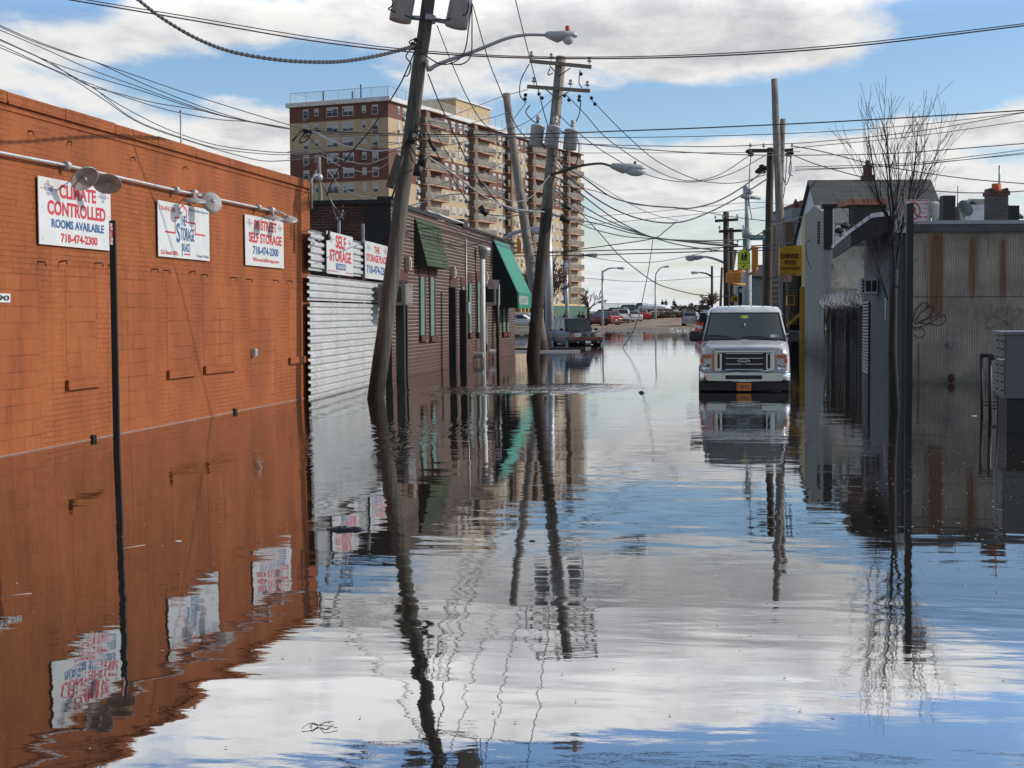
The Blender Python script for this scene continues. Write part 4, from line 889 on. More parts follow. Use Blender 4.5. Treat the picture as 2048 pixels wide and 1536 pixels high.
def kidsign(label, cx, yt, w, h, hb, Z, m_):
    """school crossing sign: pentagon, two walking figures, optional arrow plate"""
    o = thing('school_crossing_sign', W(cx, yt+h, Z), label, 'road sign', 'school crossing signs'); x0, x1 = cx-w/2, cx+w/2
    e = .8
    flat(o, 'border', M['signblack'], [(cx,yt-e),(x1+e,yt+h*.36),(x1+e,yt+h+e),(x0-e,yt+h+e),(x0-e,yt+h*.36)], Z+.02, .02)
    flat(o, 'panel', m_, [(cx,yt),(x1,yt+h*.38),(x1,yt+h),(x0,yt+h),(x0,yt+h*.38)], Z, .015)
    mb = MB()
    for fx, sc, yy in ((cx-w*.14, .8, yt+h*.42), (cx+w*.14, 1.0, yt+h*.34)):
        u = h*.16*sc; Pq = lambda a_, b_: W(fx+a_*u, yy+b_*u, Z-.02)
        n_ = 10; mb.poly([Pq(.45*math.cos(2*math.pi*i/n_), .45*math.sin(2*math.pi*i/n_)) for i in range(n_)])
        mb.poly([Pq(-.5,.5),(Pq(.5,.5)),Pq(.55,1.9),Pq(-.55,1.9)]); mb.poly([Pq(-.5,1.85),Pq(.1,1.85),Pq(-.5,3.4),Pq(-.85,3.4)]); mb.poly([Pq(-.1,1.85),Pq(.5,1.85),Pq(.85,3.4),Pq(.45,3.4)]); mb.poly([Pq(.4,.6),Pq(.7,.5),Pq(1.1,1.3),Pq(.85,1.5)])
    mb.build('walking_figures', M['signblack'], o)
    if hb:
        y0 = yt+h+1.2; flat(o, 'plate_border', M['signblack'], [(x0-e,y0-.6),(x1+e,y0-.6),(x1+e,y0+hb+e),(x0-e,y0+hb+e)], Z+.02, .02); flat(o, 'arrow_plate', m_, [(x0,y0),(x1,y0),(x1,y0+hb),(x0,y0+hb)], Z, .015)
        mb = MB(); Pq = lambda a_, b_: W(cx+a_*hb*.1, y0+hb/2+b_*hb*.1, Z-.02)
        mb.poly([Pq(-3.2,3),Pq(-3.2,-.6),Pq(-2,.3),Pq(2.2,-3),Pq(3,-2),Pq(-1.1,1.6),Pq(.2,2.9)]); mb.build('arrow', M['signblack'], o)
    return o
kidsign('yellow green school crossing sign with an arrow plate, hung high on the traffic pole', 1488, 496, 23.5, 29.5, 11.5, ZJ-1, M['signyellow'])
kidsign('small yellow school crossing sign low above the van roof', 1469.5, 589, 15, 15, 0, 105, mat('sign_yellow', (.72,.52,.03), .4))
def signal(label, px, yt, yb, w, Z, side=1, hinge=None, dark=False, name='traffic_signal'):
    o = thing(name, W(px, yb, Z), label, 'traffic light', 'yellow traffic lights'); c = camM(px, (yt+yb)/2, Z); hw = w/2/F*Z; hh = (yb-yt)/2/F*Z
    mb = MB(); mb.box(-hw, hw, -hw*.7, hw*.7, -hh, hh); mb.box(-hw*.5,hw*.5,-hw*.4,hw*.4,hh,hh+.12); mb.build('housing', M['orangepaint'], o, c, bevel=.03)
    for k in range(3):
        z_ = hh*(.66-.66*k); mb = MB(); r_ = hh*.27; prof = []
        if side == 0:      # seen from behind: door ribs
            mb.box(-hw*.8, hw*.8, -hw*.75, -hw*.705, z_-r_*.9, z_+r_*.9); mb.build('section', M['orangepaint'], o, c, bevel=.01); continue
        Mx = Matrix.Translation((side*hw, 0, z_)) @ Matrix.Rotation(R(90)*side, 4, 'Y')
        vs = []; n_ = 10
        for i in range(n_+1):
            a_ = math.pi*i/n_; 
            for d_ in (0, .42): vs.append(Mx @ Vector((-(math.sin(a_))*r_ * side * side, math.cos(a_)*r_, d_)))
        mb.add(vs, [(2*i, 2*i+2, 2*i+3, 2*i+1) for i in range(n_)]); mb.build('visor', M['orangepaint'], o, c)
    return o
signal('upright yellow traffic light seen from behind, right of the school sign', 1510, 497, 535, 12, ZJ-.8, 0)
signal('boxy pair of yellow traffic lights seen from behind, left of the white traffic pole', 1459.5, 545, 566, 14, ZJ-1.2, 0)
signal('yellow traffic light in the same low pair, the one next to the white pole', 1475, 544, 565, 14, ZJ-1.2, 0)
mb = MB()
for y_ in (542, 568): mb.tube([W(1458,y_,ZJ-1), W(1490,y_+1,ZJ-.5)], .07, 6)
mb.tube([W(1503,496,ZJ), W(1514,495,ZJ-.6)], .06, 6); mb.tube([W(1514,536,ZJ-.6),(W(1506,546,ZJ-.4)),(W(1496,548,ZJ))], .09, 8); mb.build('signal_bracket', M['orangepaint'], tp)
signal('yellow traffic light left of the pale leaning pole, lenses facing left', 1038, 481, 507, 9, ZJ-2, -1)
signal('yellow traffic light right beside its twin, half behind the pale leaning pole', 1050, 482, 507, 9, ZJ-2, 1)
ml = thing('mast_arm_pole', G(1062, 690), 'grey metal mast at the junction with a street lamp arm over the green awning', 'lamp post')
mb = MB(); a_, c_, d_ = pole_line((1100,690), (1096,418), 86); mb.tube([a_, c_], [.28,.2], 12); mb.build('shaft', M['galv'], ml)
cobra(ml, [(1000,487),(1020,470),(1038,463),(1048,460)], 86, .11, 1.0, M['galv'], cell=0, hs=1.3)
mb = MB(); mb.tube([W(1052,480,ZJ-2), W(1050,472,ZJ-2), W(1036,474,ZJ-2), W(1034,480,ZJ-2)], .05, 6); mb.build('signal_hanger', M['galv'], ml)
# street lamps and far poles
def lamppost(label, b, tp, arm, Z, r=.09, hl=1.3, m_=None, hs=1.2, cat='street lamp'):
    a_, c_, d_ = pole_line(b, tp, Z); o = thing('street_lamp', (a_.x,a_.y,zg(a_.x,a_.y)), label, cat, 'far street lamps')
    mb = MB(); mb.tube([a_, c_], [r*1.4, r], 8); mb.build('shaft', m_ or M['galv'], o)
    cobra(o, arm, Z, r*.7, hl, m_ or M['galv'], cell=0, hs=hs); return o
lamppost('street lamp with a straight pole, left of the tall curved one, over the parked cars', (1205,640), (1205,541), [(1205,544),(1218,537),(1232,536)], 160, .12, 1.0, hs=.95)
lamppost('tall curved street lamp standing alone over the far debris', (1311,622), (1311,560), [(1311,560),(1312,548),(1319,538),(1326,534)], 190, .11, .9, hs=.9)
lamppost('street lamp on a dark pole at the road end, arm pointing left', (1424,640), (1424,532), [(1424,553),(1412,547),(1399,545)], 150, .12, .95, M['poledk'], hs=.95)
lamppost('grey street lamp in front of the apartment tower', (1135,670), (1132,524), [(1132,526),(1145,516),(1172,510)], 140, .16, 1.2, hs=1.3)
def farpole(label, b, tp, Z, r, arms, extra=None):
    a_, c_, d_ = pole_line(b, tp, Z); o = thing('utility_pole', (a_.x,a_.y,0), label, 'utility pole', 'far utility poles')
    mb = MB(); mb.tube([a_, c_], [r*1.2, r], 8); mb.build('shaft', M['poledk'], o)
    for pl, pr in arms: crossarm(o, pl, pr, Z-.3, .10, (.02,.35,.97), m_=M['poledk'])
    return o
fp = farpole('far dark pole with two crossarms and a lamp arm, left of the white traffic pole', (1454,660), (1452,424), 108, .22, [((1430,442),(1476,439)),((1438,463),(1488,461))])
cobra(fp, [(1452,527),(1430,518),(1413,514),(1407,514)], 108, .08, 1.4, M['galv'], cell=0, hs=1.3)
farpole('far dark pole close right of the lamp-carrying one', (1464,660), (1463,456), 112, .18, [((1450,490),(1476,490))])
farpole('thin far pole right of the road-end street lamp', (1440,640), (1444,535), 165, .14, [])
farpole('very distant pole at the end of the cables', (1461,560), (1471,500), 130, .16, [])
# ================================================================ RIGHT: corrugated shed
N1, F1 = G(1778, 766.8), G(1727, 740); N2 = G(2330, 763.8)
sf = Wall(N1, N2); sk = Wall(F1, N1)
zs = sf.sz(1900, 444)[1]; zw = sf.sz(1900, 464)[1]
shed = thing('corrugated_shed', sf.p(0,0), 'low shed clad in rust streaked upright corrugated iron with a blue side wall', 'shed', rz=sf.rot)
m, t, p = new_mat('rusty_corrugated_iron'); v = objc(t); X, Y, Z = t.xyz(v)[:3]
wav = t.m('SINE', t.m('MULTIPLY', X, 2*math.pi/.058))
n0 = t.noise(v, .9, 5, .65); st = t.noise(t.mapv(v, sc=(13,1,.4)), 1.0, 6, .75, .3); fine = t.noise(t.mapv(v, sc=(30,1,3)), 1.0, 4, .7)
base = t.mix(t.mr(n0, .35, .65), (.25,.222,.175), (.46,.41,.33)); base = t.mix(t.mr(fine, .3, .7, 0, .5), base, (.075,.072,.066))
def ps(px): return sf.sz(px, 600)[0]
rust = None
for px, w, ytop, ybot, amp in [(1872,20,470,640,1.0),(1850,9,480,560,.55),(1945,13,475,600,.85),(1975,4,470,520,.7),(2005,9,480,600,.9),(1838,5,560,640,.5),(1838,2,690,765,1.1),(1880,26,560,720,.35),(1960,30,560,700,.3),(2100,20,480,600,.7)]:
    zt_, zb_ = sf.sz(1900, ytop)[1], sf.sz(1900, ybot)[1]; a_ = t.m('DIVIDE', t.m('SUBTRACT', X, ps(px)), w/F*36)
    g_ = t.m('EXPONENT', t.m('MULTIPLY', t.m('MULTIPLY', a_, a_), -1.0)); k_ = t.m('MULTIPLY', t.mr(Z, zb_-.6, zb_+.5, 0, 1, 'SMOOTHSTEP'), t.mr(Z, zt_-.1, zt_+.2, 1, 0, 'SMOOTHSTEP'))
    q_ = t.m('MULTIPLY', t.m('MULTIPLY', g_, k_), amp); rust = q_ if rust is None else t.m('MAXIMUM', rust, q_)
rm = t.mr(t.m('ADD', rust, t.m('MULTIPLY', t.m('SUBTRACT', st, .5), 2.0)), .35, .85, 0, 1)
rc = t.mix(t.mr(fine, .3, .7), (.06,.022,.009), (.24,.095,.030)); base = t.mix(t.m('MULTIPLY', rm, .9), base, rc)
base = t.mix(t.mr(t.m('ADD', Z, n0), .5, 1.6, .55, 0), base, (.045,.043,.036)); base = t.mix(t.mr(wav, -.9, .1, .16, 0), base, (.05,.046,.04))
t.put(p.inputs['Base Color'], base); p.inputs['Roughness'].default_value = .75; bump(t, p, wav, .007); M['rusty'] = m
lv = sf.M.inverted() @ F1; bx = lv.x/lv.y
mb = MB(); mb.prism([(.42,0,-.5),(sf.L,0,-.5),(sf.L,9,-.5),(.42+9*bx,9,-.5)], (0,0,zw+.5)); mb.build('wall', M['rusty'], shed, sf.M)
# overlapping sheets stand a little proud
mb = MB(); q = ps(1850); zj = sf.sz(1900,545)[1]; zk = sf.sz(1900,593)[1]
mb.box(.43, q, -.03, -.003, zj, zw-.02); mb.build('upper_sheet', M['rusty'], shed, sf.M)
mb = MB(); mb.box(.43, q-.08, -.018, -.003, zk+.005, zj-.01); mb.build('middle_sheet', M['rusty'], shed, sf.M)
mb = MB(); mb.box(.43, sf.L, -.012, -.0005, zk-.015, zk+.0); mb.build('seam', M['tar'], shed, sf.M)
mb = MB(); mb.box(.0, sf.L, -.14, .3, zw+.002, zs-.06); mb.build('fascia', mat('grey_tar_paper', (.085,.09,.09), .7, 0, .35, 2), shed, sf.M)
mb = MB(); mb.box(.35, sf.L, -.17, .3, zs-.058, zs+.03); mb.prism([(.42+.301*bx,.301,zw+.01),(sf.L,.301,zw+.01),(sf.L,9,zw+.01),(.42+9*bx,9,zw+.01)], (0,0,zs-zw-.05)); mb.build('roof_edge', mat('grey_white_roof_edge', (.34,.36,.37), .5, 0, .15, 2), shed, sf.M)
M['blueboard'] = None
m, t, p = new_mat('blue_grey_boards'); v = objc(t); X, Y, Z = t.xyz(v)[:3]
g_ = t.m('FRACT', t.m('MULTIPLY', t.m('ADD', X, Y), 2.5)); n0 = t.noise(t.mapv(v, sc=(4,4,.5)), 1.4, 5, .6)
c = t.mix(t.mr(n0, .35, .7), (.028,.038,.052), (.060,.075,.098)); c = t.mix(t.mr(g_, .86, .9, 0, .8), c, (.01,.012,.015)); t.put(p.inputs['Base Color'], c); p.inputs['Roughness'].default_value = .6; bump(t, p, t.mr(g_, .86, .9, 1, 0), .01); M['blueboard'] = m
zk2 = H(sk, 1777, 432)
mb = MB(); mb.box(0, sk.L, 0, .2, -.5, zk2); mb.build('side_wall', M['blueboard'], shed, sk.M)
mb = MB(); mb.box(0.005, .30, -.012, .1, -.5, zw+.3); mb.build('front_board', M['blueboard'], shed, sf.M)
mb = MB(); mb.box(.302, .418, -.008, .1, -.5, zw); mb.build('corner_board', M['tar'], shed, sf.M)
mb = MB(); mb.box(0.0, .46, -.19, -.145, zw-.02, zs+.12); mb.build('white_corner_sheet', mat('dull_white_sheet', (.36,.38,.39), .5, 0, .1, 4), shed, sf.M)
# canopy over the side: slab sloping down towards the street
ze = sk.sz(1778, 424)[1]; o_ = .95; zl = ze-.42
mb = MB(); mb.prism([(sk.L+.03,-.0,ze),(sk.L+.03,-.45,ze-.05),(sk.L+.03,-o_,zl),(sk.L+.03,-o_,zl-.10),(sk.L+.03,-.45,ze-.16),(sk.L+.03,0,ze-.11)], (-sk.L-.3,0,0)); mb.build('canopy_roof', M['roofwhite'], shed, sk.M)
mb = MB(); mb.prism([(sk.L-.01,-.0,ze-.115),(sk.L-.01,-.45,ze-.165),(sk.L-.01,-o_+.02,zl-.105),(sk.L-.01,-o_+.02,zl-.42),(sk.L-.01,-.02,ze-.50)], (-.08,0,0)); mb.build('canopy_end_board', M['tar'], shed, sk.M)
mb = MB(); mb.box(-.2, sk.L-.1, -o_+.02, -o_+.06, zl-.42, zl-.11); mb.build('canopy_fascia', M['tar'], shed, sk.M)
mb = MB(); 
s_a, s_b = sk.sz(1728,700)[0], sk.sz(1740,700)[0]; zt_ = H(sk,1734,603)
for k in range(26):
    z_ = -.3+k*(zt_+.3)/26; mb.prism([(s_a,-.03,z_),(s_a,-.075,z_+.03),(s_a,-.03,z_+.085)], (s_b-s_a,0,0))
mb.build('roller_shutter', mat('grey_shutter', (.05,.055,.06), .5, .1, .15, 4), shed, sk.M)
sn = sk.sz(1757, 570)[0]; z_ = H(sk, 1757, 572); hh = .21
a_ = thing('air_conditioner', sk.p(sn, z_-hh), 'white window air conditioner jutting from the blue side wall of the shed', 'air conditioner', 'window air conditioners', rz=sk.rot)
mb = MB(); mb.box(sn-1.1, sn, -.47, -.01, z_-hh, z_+hh); mb.build('casing', M['acwhite'], a_, sk.M, bevel=.02)
mb = MB(); mb.box(sn+.002, sn+.03, -.46, -.02, z_-hh*.97, z_+hh*.97); mb.build('front_frame', mat('ac_front_white', (.55,.56,.55), .5), a_, sk.M, bevel=.01)
for y0, y1 in ((-.33,-.20),(-.17,-.05)): mb = MB(); mb.box(sn+.031, sn+.036, y0, y1, z_-.15, z_+.15); mb.build('grille', M['recess'], a_, sk.M)
for k in range(4): mb = MB(); mb.box(sn+.031, sn+.036, -.43, -.37, z_-.16+k*.085, z_-.10+k*.085); mb.build('vent', M['recess'], a_, sk.M)
mb = MB()
for k in range(7): mb.box(sn-1.0, sn-.1, -.478, -.472, z_-.15+k*.045, z_-.13+k*.045)
mb.build('side_louvres', M['galv'], a_, sk.M)
s_, z_ = sk.sz(1772, 618); mb = MB(); mb.box(s_-.12, s_+.10, -.02, -.003, z_-.27, z_+.27); st_ = mb.build('notice', M['signwhite'], None, sk.M); tag(st_, 'narrow white notice with red blocks on the blue shed wall', 'notice')
for zz in (.14, -.02, -.17): mb = MB(); mb.box(s_-.09, s_+.07, -.024, -.021, z_+zz-.05, z_+zz+.05); mb.build('red_block', M['red'] if zz != -.02 else M['paleblue'], st_, sk.M)
def graf(pts, r, m_, nm):
    mb = MB(); P = []
    for x_, y_ in pts: s_, z_ = sf.sz(x_, y_, .03); P.append((s_, -.034, z_))
    sp = [Vector(q) for q in spline(P, 7)]
    for a_, b_ in zip(sp, sp[1:]):
        d_ = (b_-a_).normalized(); n_ = Vector((-d_.z,0,d_.x))*r; mb.poly([a_-n_-d_*r*.6, b_-n_+d_*r*.6, b_+n_+d_*r*.6, a_+n_-d_*r*.6])
    return mb.build(nm, m_, shed, sf.M)
gd, gy, gw = mat('graffiti_black', (.025,.025,.024), .7, 0, .5, 30), mat('graffiti_dull_yellow', (.20,.17,.10), .7, 0, .4, 20), mat('graffiti_dull_white', (.27,.27,.25), .7, 0, .4, 20)
graf([(1824,650),(1832,620),(1848,605),(1856,612),(1838,630),(1830,648),(1850,640),(1866,622),(1864,612),(1852,616)], .011, gd, 'graffiti')
graf([(1826,656),(1846,652),(1870,640),(1886,630),(1892,640),(1880,650),(1862,648),(1836,644),(1872,632),(1880,622)], .011, gd, 'graffiti')
graf([(1828,668),(1838,676),(1850,668),(1844,656),(1830,660),(1826,652)], .010, gd, 'graffiti')
graf([(1990,615),(1976,608),(1956,612),(1952,632),(1962,644),(1980,636),(2000,618),(1985,632)], .012, gw, 'graffiti')
graf([(2044,622),(2030,640),(1998,650),(1976,656),(1974,640),(1990,634),(2010,642),(2028,660)], .012, gy, 'graffiti')
graf([(2006,610),(2012,630),(2018,612),(2012,632),(2006,652)], .011, gw, 'graffiti')
graf([(2024,622),(2040,618),(2056,630),(2066,650),(2080,640)], .012, gy, 'graffiti')
s_, z_ = ps(1903), sf.sz(1903,688)[1]; mb = MB(); mb.box(s_-.09, s_+.09, -.08, -.035, z_-.07, z_+.07); tag(mb.build('metal_box', mat('dull_lilac_metal', (.16,.16,.18), .5, 0, .15, 5), None, sf.M, bevel=.005), 'small grey metal box on the rusty shed wall', 'box')
mb = MB(); s_ = ps(1903); mb.ball((s_,-.06,.12), .08, 1, .5, 1.4); mb.build('rust_stain_lump', mat('dark_rust', (.06,.018,.010), .8), shed, sf.M)
# roof-top things
def at_roof(px, Z): return W(px, 440, Z)
zr = zs
def chimney(name, label, x0, x1, yt, Z, m_, cat, extra=None):
    c = W((x0+x1)/2, 440, Z); w = (x1-x0)/F*Z/2; zt_ = W((x0+x1)/2, yt, Z).z
    o = thing(name, (c.x, c.y, zr), label, cat, rz=YAW); Mx = Matrix.Translation((c.x,c.y,0)) @ Matrix.Rotation(YAW,4,'Z')
    mb = MB(); mb.box(-w, w, -w, w, zr-.2, zt_); mb.build('stack', m_, o, Mx); return o, Mx, w, zt_
chimney('roof_duct', 'square black roof duct on the shed roof, left of the satellite dish', 1882, 1907, 392, 40, M['tar'], 'roof duct')
m, t, p = new_mat('grey_chimney_brick'); v = objc(t); c, f = brick_nodes(t, v, .2, .07, .012, (.085,.08,.075), (.055,.05,.048), (.12,.11,.10)); t.put(p.inputs['Base Color'], c); p.inputs['Roughness'].default_value = .9; M['greybrick'] = m
o, Mx, w, zt_ = chimney('brick_chimney', 'grey brick chimney with an orange pot at the right of the shed roof', 1974, 2010, 392, 40, M['greybrick'], 'chimney')
mb = MB(); mb.box(-w*1.15, w*1.15, -w*1.15, w*1.15, zt_+.002, zt_+.12); 
for x_ in (-1.0, .75): mb.box(w*x_, w*(x_+.25), -w, w, zt_+.122, zt_+.2)
mb.build('cap', M['oldbrick'], o, Mx)
mb = MB(); mb.lathe([(.13,zt_+.12),(.13,zt_+.34),(.11,zt_+.34),(.10,zt_+.15)], 14, Matrix.Translation((0,0,0))); mb.build('chimney_pot', mat('orange_clay', (.45,.10,.03), .7), o, Mx)
mb = MB(); mb.tube([(.08,0,zt_+.2),(.08,0,zt_+.85)], .028, 8); mb.build('flue_pipe', M['galv'], o, Mx)
def satdish(label, px, py, r, Z, az_, M_):
    c = W(px, py, Z); o = thing('satellite_dish', (c.x,c.y,zr), label, 'satellite dish', rz=0)
    Mx = Matrix.Translation(c) @ Matrix.Rotation(az_, 4, 'Z') @ Matrix.Rotation(R(62), 4, 'X')
    mb = MB(); mb.M = Mx; mb.lathe([(0,-.06*r/.3),(r*.5,-.045*r/.3),(r*.85,-.01),(r,.02),(r*.98,.03),(r*.5,-.02*r/.3),(0,-.04*r/.3)], 24); mb.build('dish', M_, o)
    mb = MB(); mb.tube([c+Vector((0,.05,-.05)), Vector((c.x,c.y+.05,zr))], .025, 6); mb.tube([Mx@Vector((0,r*.9,0)), Mx@Vector((0,r*.5,r*1.1))], .015, 5); q = Mx@Vector((0,r*.5,r*1.1)); mb.build('mount', M['galv'], o); mb = MB(); mb.ball(tuple(q), .05); mb.build('receiver', M['white'], o)
    return o
M['dish'] = mat('dish_grey', (.20,.22,.23), .5, 0, .1, 5)
satdish('round grey satellite dish between the black duct and the brick chimney', 1930, 417, .25, 40, R(130), M['dish'])
satdish('wide satellite dish half hidden behind the no-parking sign', 1862, 425, .36, 42, R(-150), M['dish'])
o, Mx, w, zt_ = chimney('roof_box', 'pale box with painted letters on the shed roof behind the dish', 1935, 1975, 411, 44, M['roofwhite'], 'box')
for s_, x_, z_ in (('T',-.12,.22),('O',-.12,.05),('C',.12,.18),('A',.12,.0)):
    mb = MB(); add_text(mb, s_, x_-.03, x_+.04, zr+.05+z_, zr+.15+z_, -w-.006, .02); mb.build('lettering', M['galv'], o, Mx)
mb = MB(); c = W(1915,438,41); mb.lathe([(.14,-.05),(.13,.15),(.09,.32),(.03,.36),(.012,.5),(.012,.95),(0,.96)], 8, Matrix.Translation(c)); tag(mb.build('antenna_cone', mat('mossy_grey', (.12,.12,.10), .8)), 'greenish cone with a thin antenna on the shed roof', 'antenna')
o, Mx, w, zt_ = chimney('dormer', 'dark shingled hump at the right end of the skyline', 2008, 2034, 412, 46, M['tar'], 'roof')

# ================================================================ fence, plastered wall and Chinese takeaway
PZ = 60
pa_, pb_ = G(1643, 711), G(1760, 710); pw = Wall(pa_, pb_)
m, t, p = new_mat('stained_peeling_plaster'); v = objc(t); n0 = t.noise(v, .8, 6, .65, .6); n1 = t.noise(v, 3.5, 5, .7)
c = t.mix(t.mr(n0, .42, .58), (.20,.19,.17), (.42,.41,.37)); c = t.mix(t.mr(n1, .60, .68, 0, .8), c, (.06,.058,.052)); t.put(p.inputs['Base Color'], c); p.inputs['Roughness'].default_value = .9; bump(t, p, n1, .01); M['plaster'] = m
m, t, p = new_mat('streaked_grey_render'); v = objc(t); n0 = t.noise(t.mapv(v, sc=(3,3,.3)), 1.2, 5, .6); n1 = t.noise(v, .7, 4, .6); Z = t.xyz(v)[2]
c = t.mix(t.mr(n0, .3, .7), (.25,.238,.21), (.40,.385,.35)); c = t.mix(t.mr(t.m('ADD', Z, n1), .6, 1.6, .7, 0), c, (.07,.068,.062)); t.put(p.inputs['Base Color'], c); p.inputs['Roughness'].default_value = .95; p.inputs['Specular IOR Level'].default_value = .1; M['render'] = m
ga, gb = G(1609, 702.5), G(1646, 716); gw_ = Wall(ga, gb)          # street side wall (far -> near)
zpl = pw.sz(1690, 491)[1]; zgn = H(gw_, 1645, 424); zgf = H(gw_, 1610, 430)
take = thing('takeaway_building', gw_.p(0,0), 'takeaway building with a tall grey side wall and yellow front beside the street', 'building', rz=gw_.rot)
mb = MB(); mb.prism([(0,0,-.5),(gw_.L,0,-.5),(gw_.L,0,zgn),(gw_.L*.93,0,zgn+.02),(gw_.L*.55,0,zgf+.02),(0,0,zgf)], (0,.30,0)); mb.build('street_wall', M['render'], take, gw_.M)
mb = MB(); mb.box(gw_.L+.003, gw_.L+.05, -.01, .42, zpl-.3, zgn+.12); mb.box(gw_.L*.93, gw_.L+.12, -.06, .5, zgn+.122, zgn+.25); mb.build('tar_edge', M['tar'], take, gw_.M)
mb = MB(); mb.box(gw_.L+.052, gw_.L+.07, .33, .40, zpl-.3, zgn+.08); mb.build('white_edge', M['white'], take, gw_.M)
lv = pw.M.inverted() @ ga; bx2 = lv.x/lv.y
mb = MB(); mb.prism([(.35,0,-.5),(pw.L+2,0,-.5),(pw.L+2,7,-.5),(.35+7*bx2,7,-.5)], (0,0,zpl+.5)); mb.build('rear_wall', M['plaster'], take, pw.M)
mb = MB(); mb.box(.3, pw.L+2, -.12, .2, zpl+.002, zpl+.14); mb.build('cornice', mat('dark_green_trim', (.02,.05,.045), .6), take, pw.M)
mb = MB(); mb.box(.35, pw.L+1, -.05, -.003, zpl-1.75, zpl-1.68); mb.build('plaster_ledge', M['plaster'], take, pw.M)
mb = MB(); mb.box(.45, pw.L+1, .6, .8, zpl, zpl+.42); mb.build('roof_upstand', M['white'], take, pw.M)
def pwbox(x0, x1, yt, yb, y0, y1, m_, nm, lab, cat):
    s0, z1 = pw.sz(x0, yt, -y0); s1, z0 = pw.sz(x1, yb, -y0); mb = MB(); mb.box(s0, s1, y0, y1, z0, z1); o = mb.build(nm, m_, None, pw.M, bevel=.02); tag(o, lab, cat); return o
pwbox(1663, 1668, 420, 486, .9, 1.0, M['white'], 'roof_post', 'upright white post on the takeaway roof', 'post')
hv_ = pwbox(1669, 1697, 417, 447, 1.2, 2.2, mat('dull_cream_metal', (.38,.37,.34), .5), 'roof_unit', 'cream air handling unit on the takeaway roof', 'roof unit')
pwbox(1671, 1693, 448, 468, 1.3, 2.1, M['roofwhite'], 'vent_box', 'grey vent box under the cream roof unit', 'roof unit')
for k, (x_, y_, l_) in enumerate([(1676,462,'small black roof camera by the white post'),(1688,452,'round black roof fan on the takeaway')]):
    mb = MB(); s_, z_ = pw.sz(x_, y_, -.7); mb.ball((s_, .55, z_), .16, 1.3, .6, .8); mb.tube([(s_,.55,z_),(s_+.2,.6,z_-.5),(s_+.1,.6,zpl)], .04, 5); tag(mb.build('roof_fan', M['black'], None, pw.M), l_, 'roof fan')
mb = MB(); s_, z_ = pw.sz(1700, 440, -3); mb.box(s_, s_+1.4, 2.5, 4.2, zpl, z_+.6); mb.build('roof_hut', M['tar'], take, pw.M); mb = MB(); mb.box(s_-.25, s_+1.5, 2.3, 4.3, z_+.602, z_+.85); mb.build('roof_hut_cap', mat('rusty_copper', (.33,.15,.10), .7, 0, .4, 3), take, pw.M)
# ladder of brackets on grey wall
mb = MB(); s_, _ = gw_.sz(1639, 480); zt_, zb_ = H(gw_,1639,445), H(gw_,1638,487)
for k in range(8):
    z_ = zb_+(zt_-zb_)*k/7; mb.box(s_-.16, s_+.16, -.07, -.003, z_-.035, z_+.035)
mb.box(s_-.03, s_+.03, -.09, -.072, zb_, zt_); tag(mb.build('insulator_rack', M['black'], None, gw_.M), 'black cable rack high on the grey takeaway wall', 'cable rack')
# yellow front at the far end, projecting to the street
M['yellow'] = mat('pale_yellow_paint', (.58,.44,.12), .7, 0, .2, 1.5, stretch=(4,4,.4)); M['yellow2'] = mat('strong_yellow_paint', (.50,.29,.02), .5, 0, .15, 3)
c0 = gw_.p(0, 0)
zy = H(gw_, 1609, 429); mb = MB(); Mx = gw_.M
mb.box(-.9, -.003, -.0, .3, 2.9, zy+.02); mb.build('yellow_fascia', M['yellow'], take, Mx)
mb = MB(); mb.box(-.05, -.003, -.22, -.003, -.5, 2.9); mb.build('yellow_strip', M['yellow2'], take, Mx)
mb = MB(); mb.prism([(-.9,-.0,2.9),(-.9,-.0,zy),(-2.2,-.0,zy-.5),(-2.2,0,2.9)], (0,.3,0)); mb.build('yellow_parapet', M['yellow'], take, Mx)
mb = MB(); mb.box(-2.2, -.003, .32, .8, -.5, 2.9); mb.build('shopfront', M['tar'], take, Mx)
SGZ = 66.5
cs = thing('takeaway_sign', W(1585, 548, SGZ), 'yellow sign reading CHINESE FOOD in red, sticking out over the pavement', 'sign')
flat(cs, 'panel', M['yellow2'], [(1560,494),(1606.5,490),(1607,549),(1560,549)], SGZ, .25)
for s_, x0, x1, y0, y1, b_ in (('CHINESE',1560.5,1598,507,517,.045),('FOOD',1570,1593,520,529.5,.045),('718-474-5700/0800',1560,1600,533,540,.02)): signtext(cs, s_, x0, x1, y0, y1, SGZ-.03, M['signdarkred'] if 'signdarkred' in M else M.setdefault('signdarkred', mat('dark_red_lettering', (.16,.015,.02), .5)), b_)
flat(take, 'brace', M['yellow2'], [(1574,655),(1604,628),(1604,622),(1572,650)], 62, .06)
bs = MB(); sbk = W(1582,600,71); bb2 = thing('brick_shopfront', (sbk.x,sbk.y,0), 'pale tan brick shop wall seen under the takeaway sign', 'wall', rz=YAW)
m, t, p = new_mat('tan_stone_courses'); v = objc(t); c, f = brick_nodes(t, v, .35, .14, .02, (.24,.20,.14), (.17,.14,.10), (.06,.05,.04)); t.put(p.inputs['Base Color'], c); p.inputs['Roughness'].default_value = .9
Mx = Matrix.Translation((sbk.x,sbk.y,0)) @ Matrix.Rotation(YAW,4,'Z'); mb = MB(); mb.box(-.35,.5,0,3,1.1,3.6); mb.build('upper_wall', m, bb2, Mx); mb = MB(); mb.box(-.35,.5,.3,3,-.5,1.1); mb.build('lower_wall', M['tar'], bb2, Mx); mb = MB(); mb.box(.35,1.0,-.4,3,-.5,3.6); mb.build('dark_door', M['recess'], bb2, Mx)
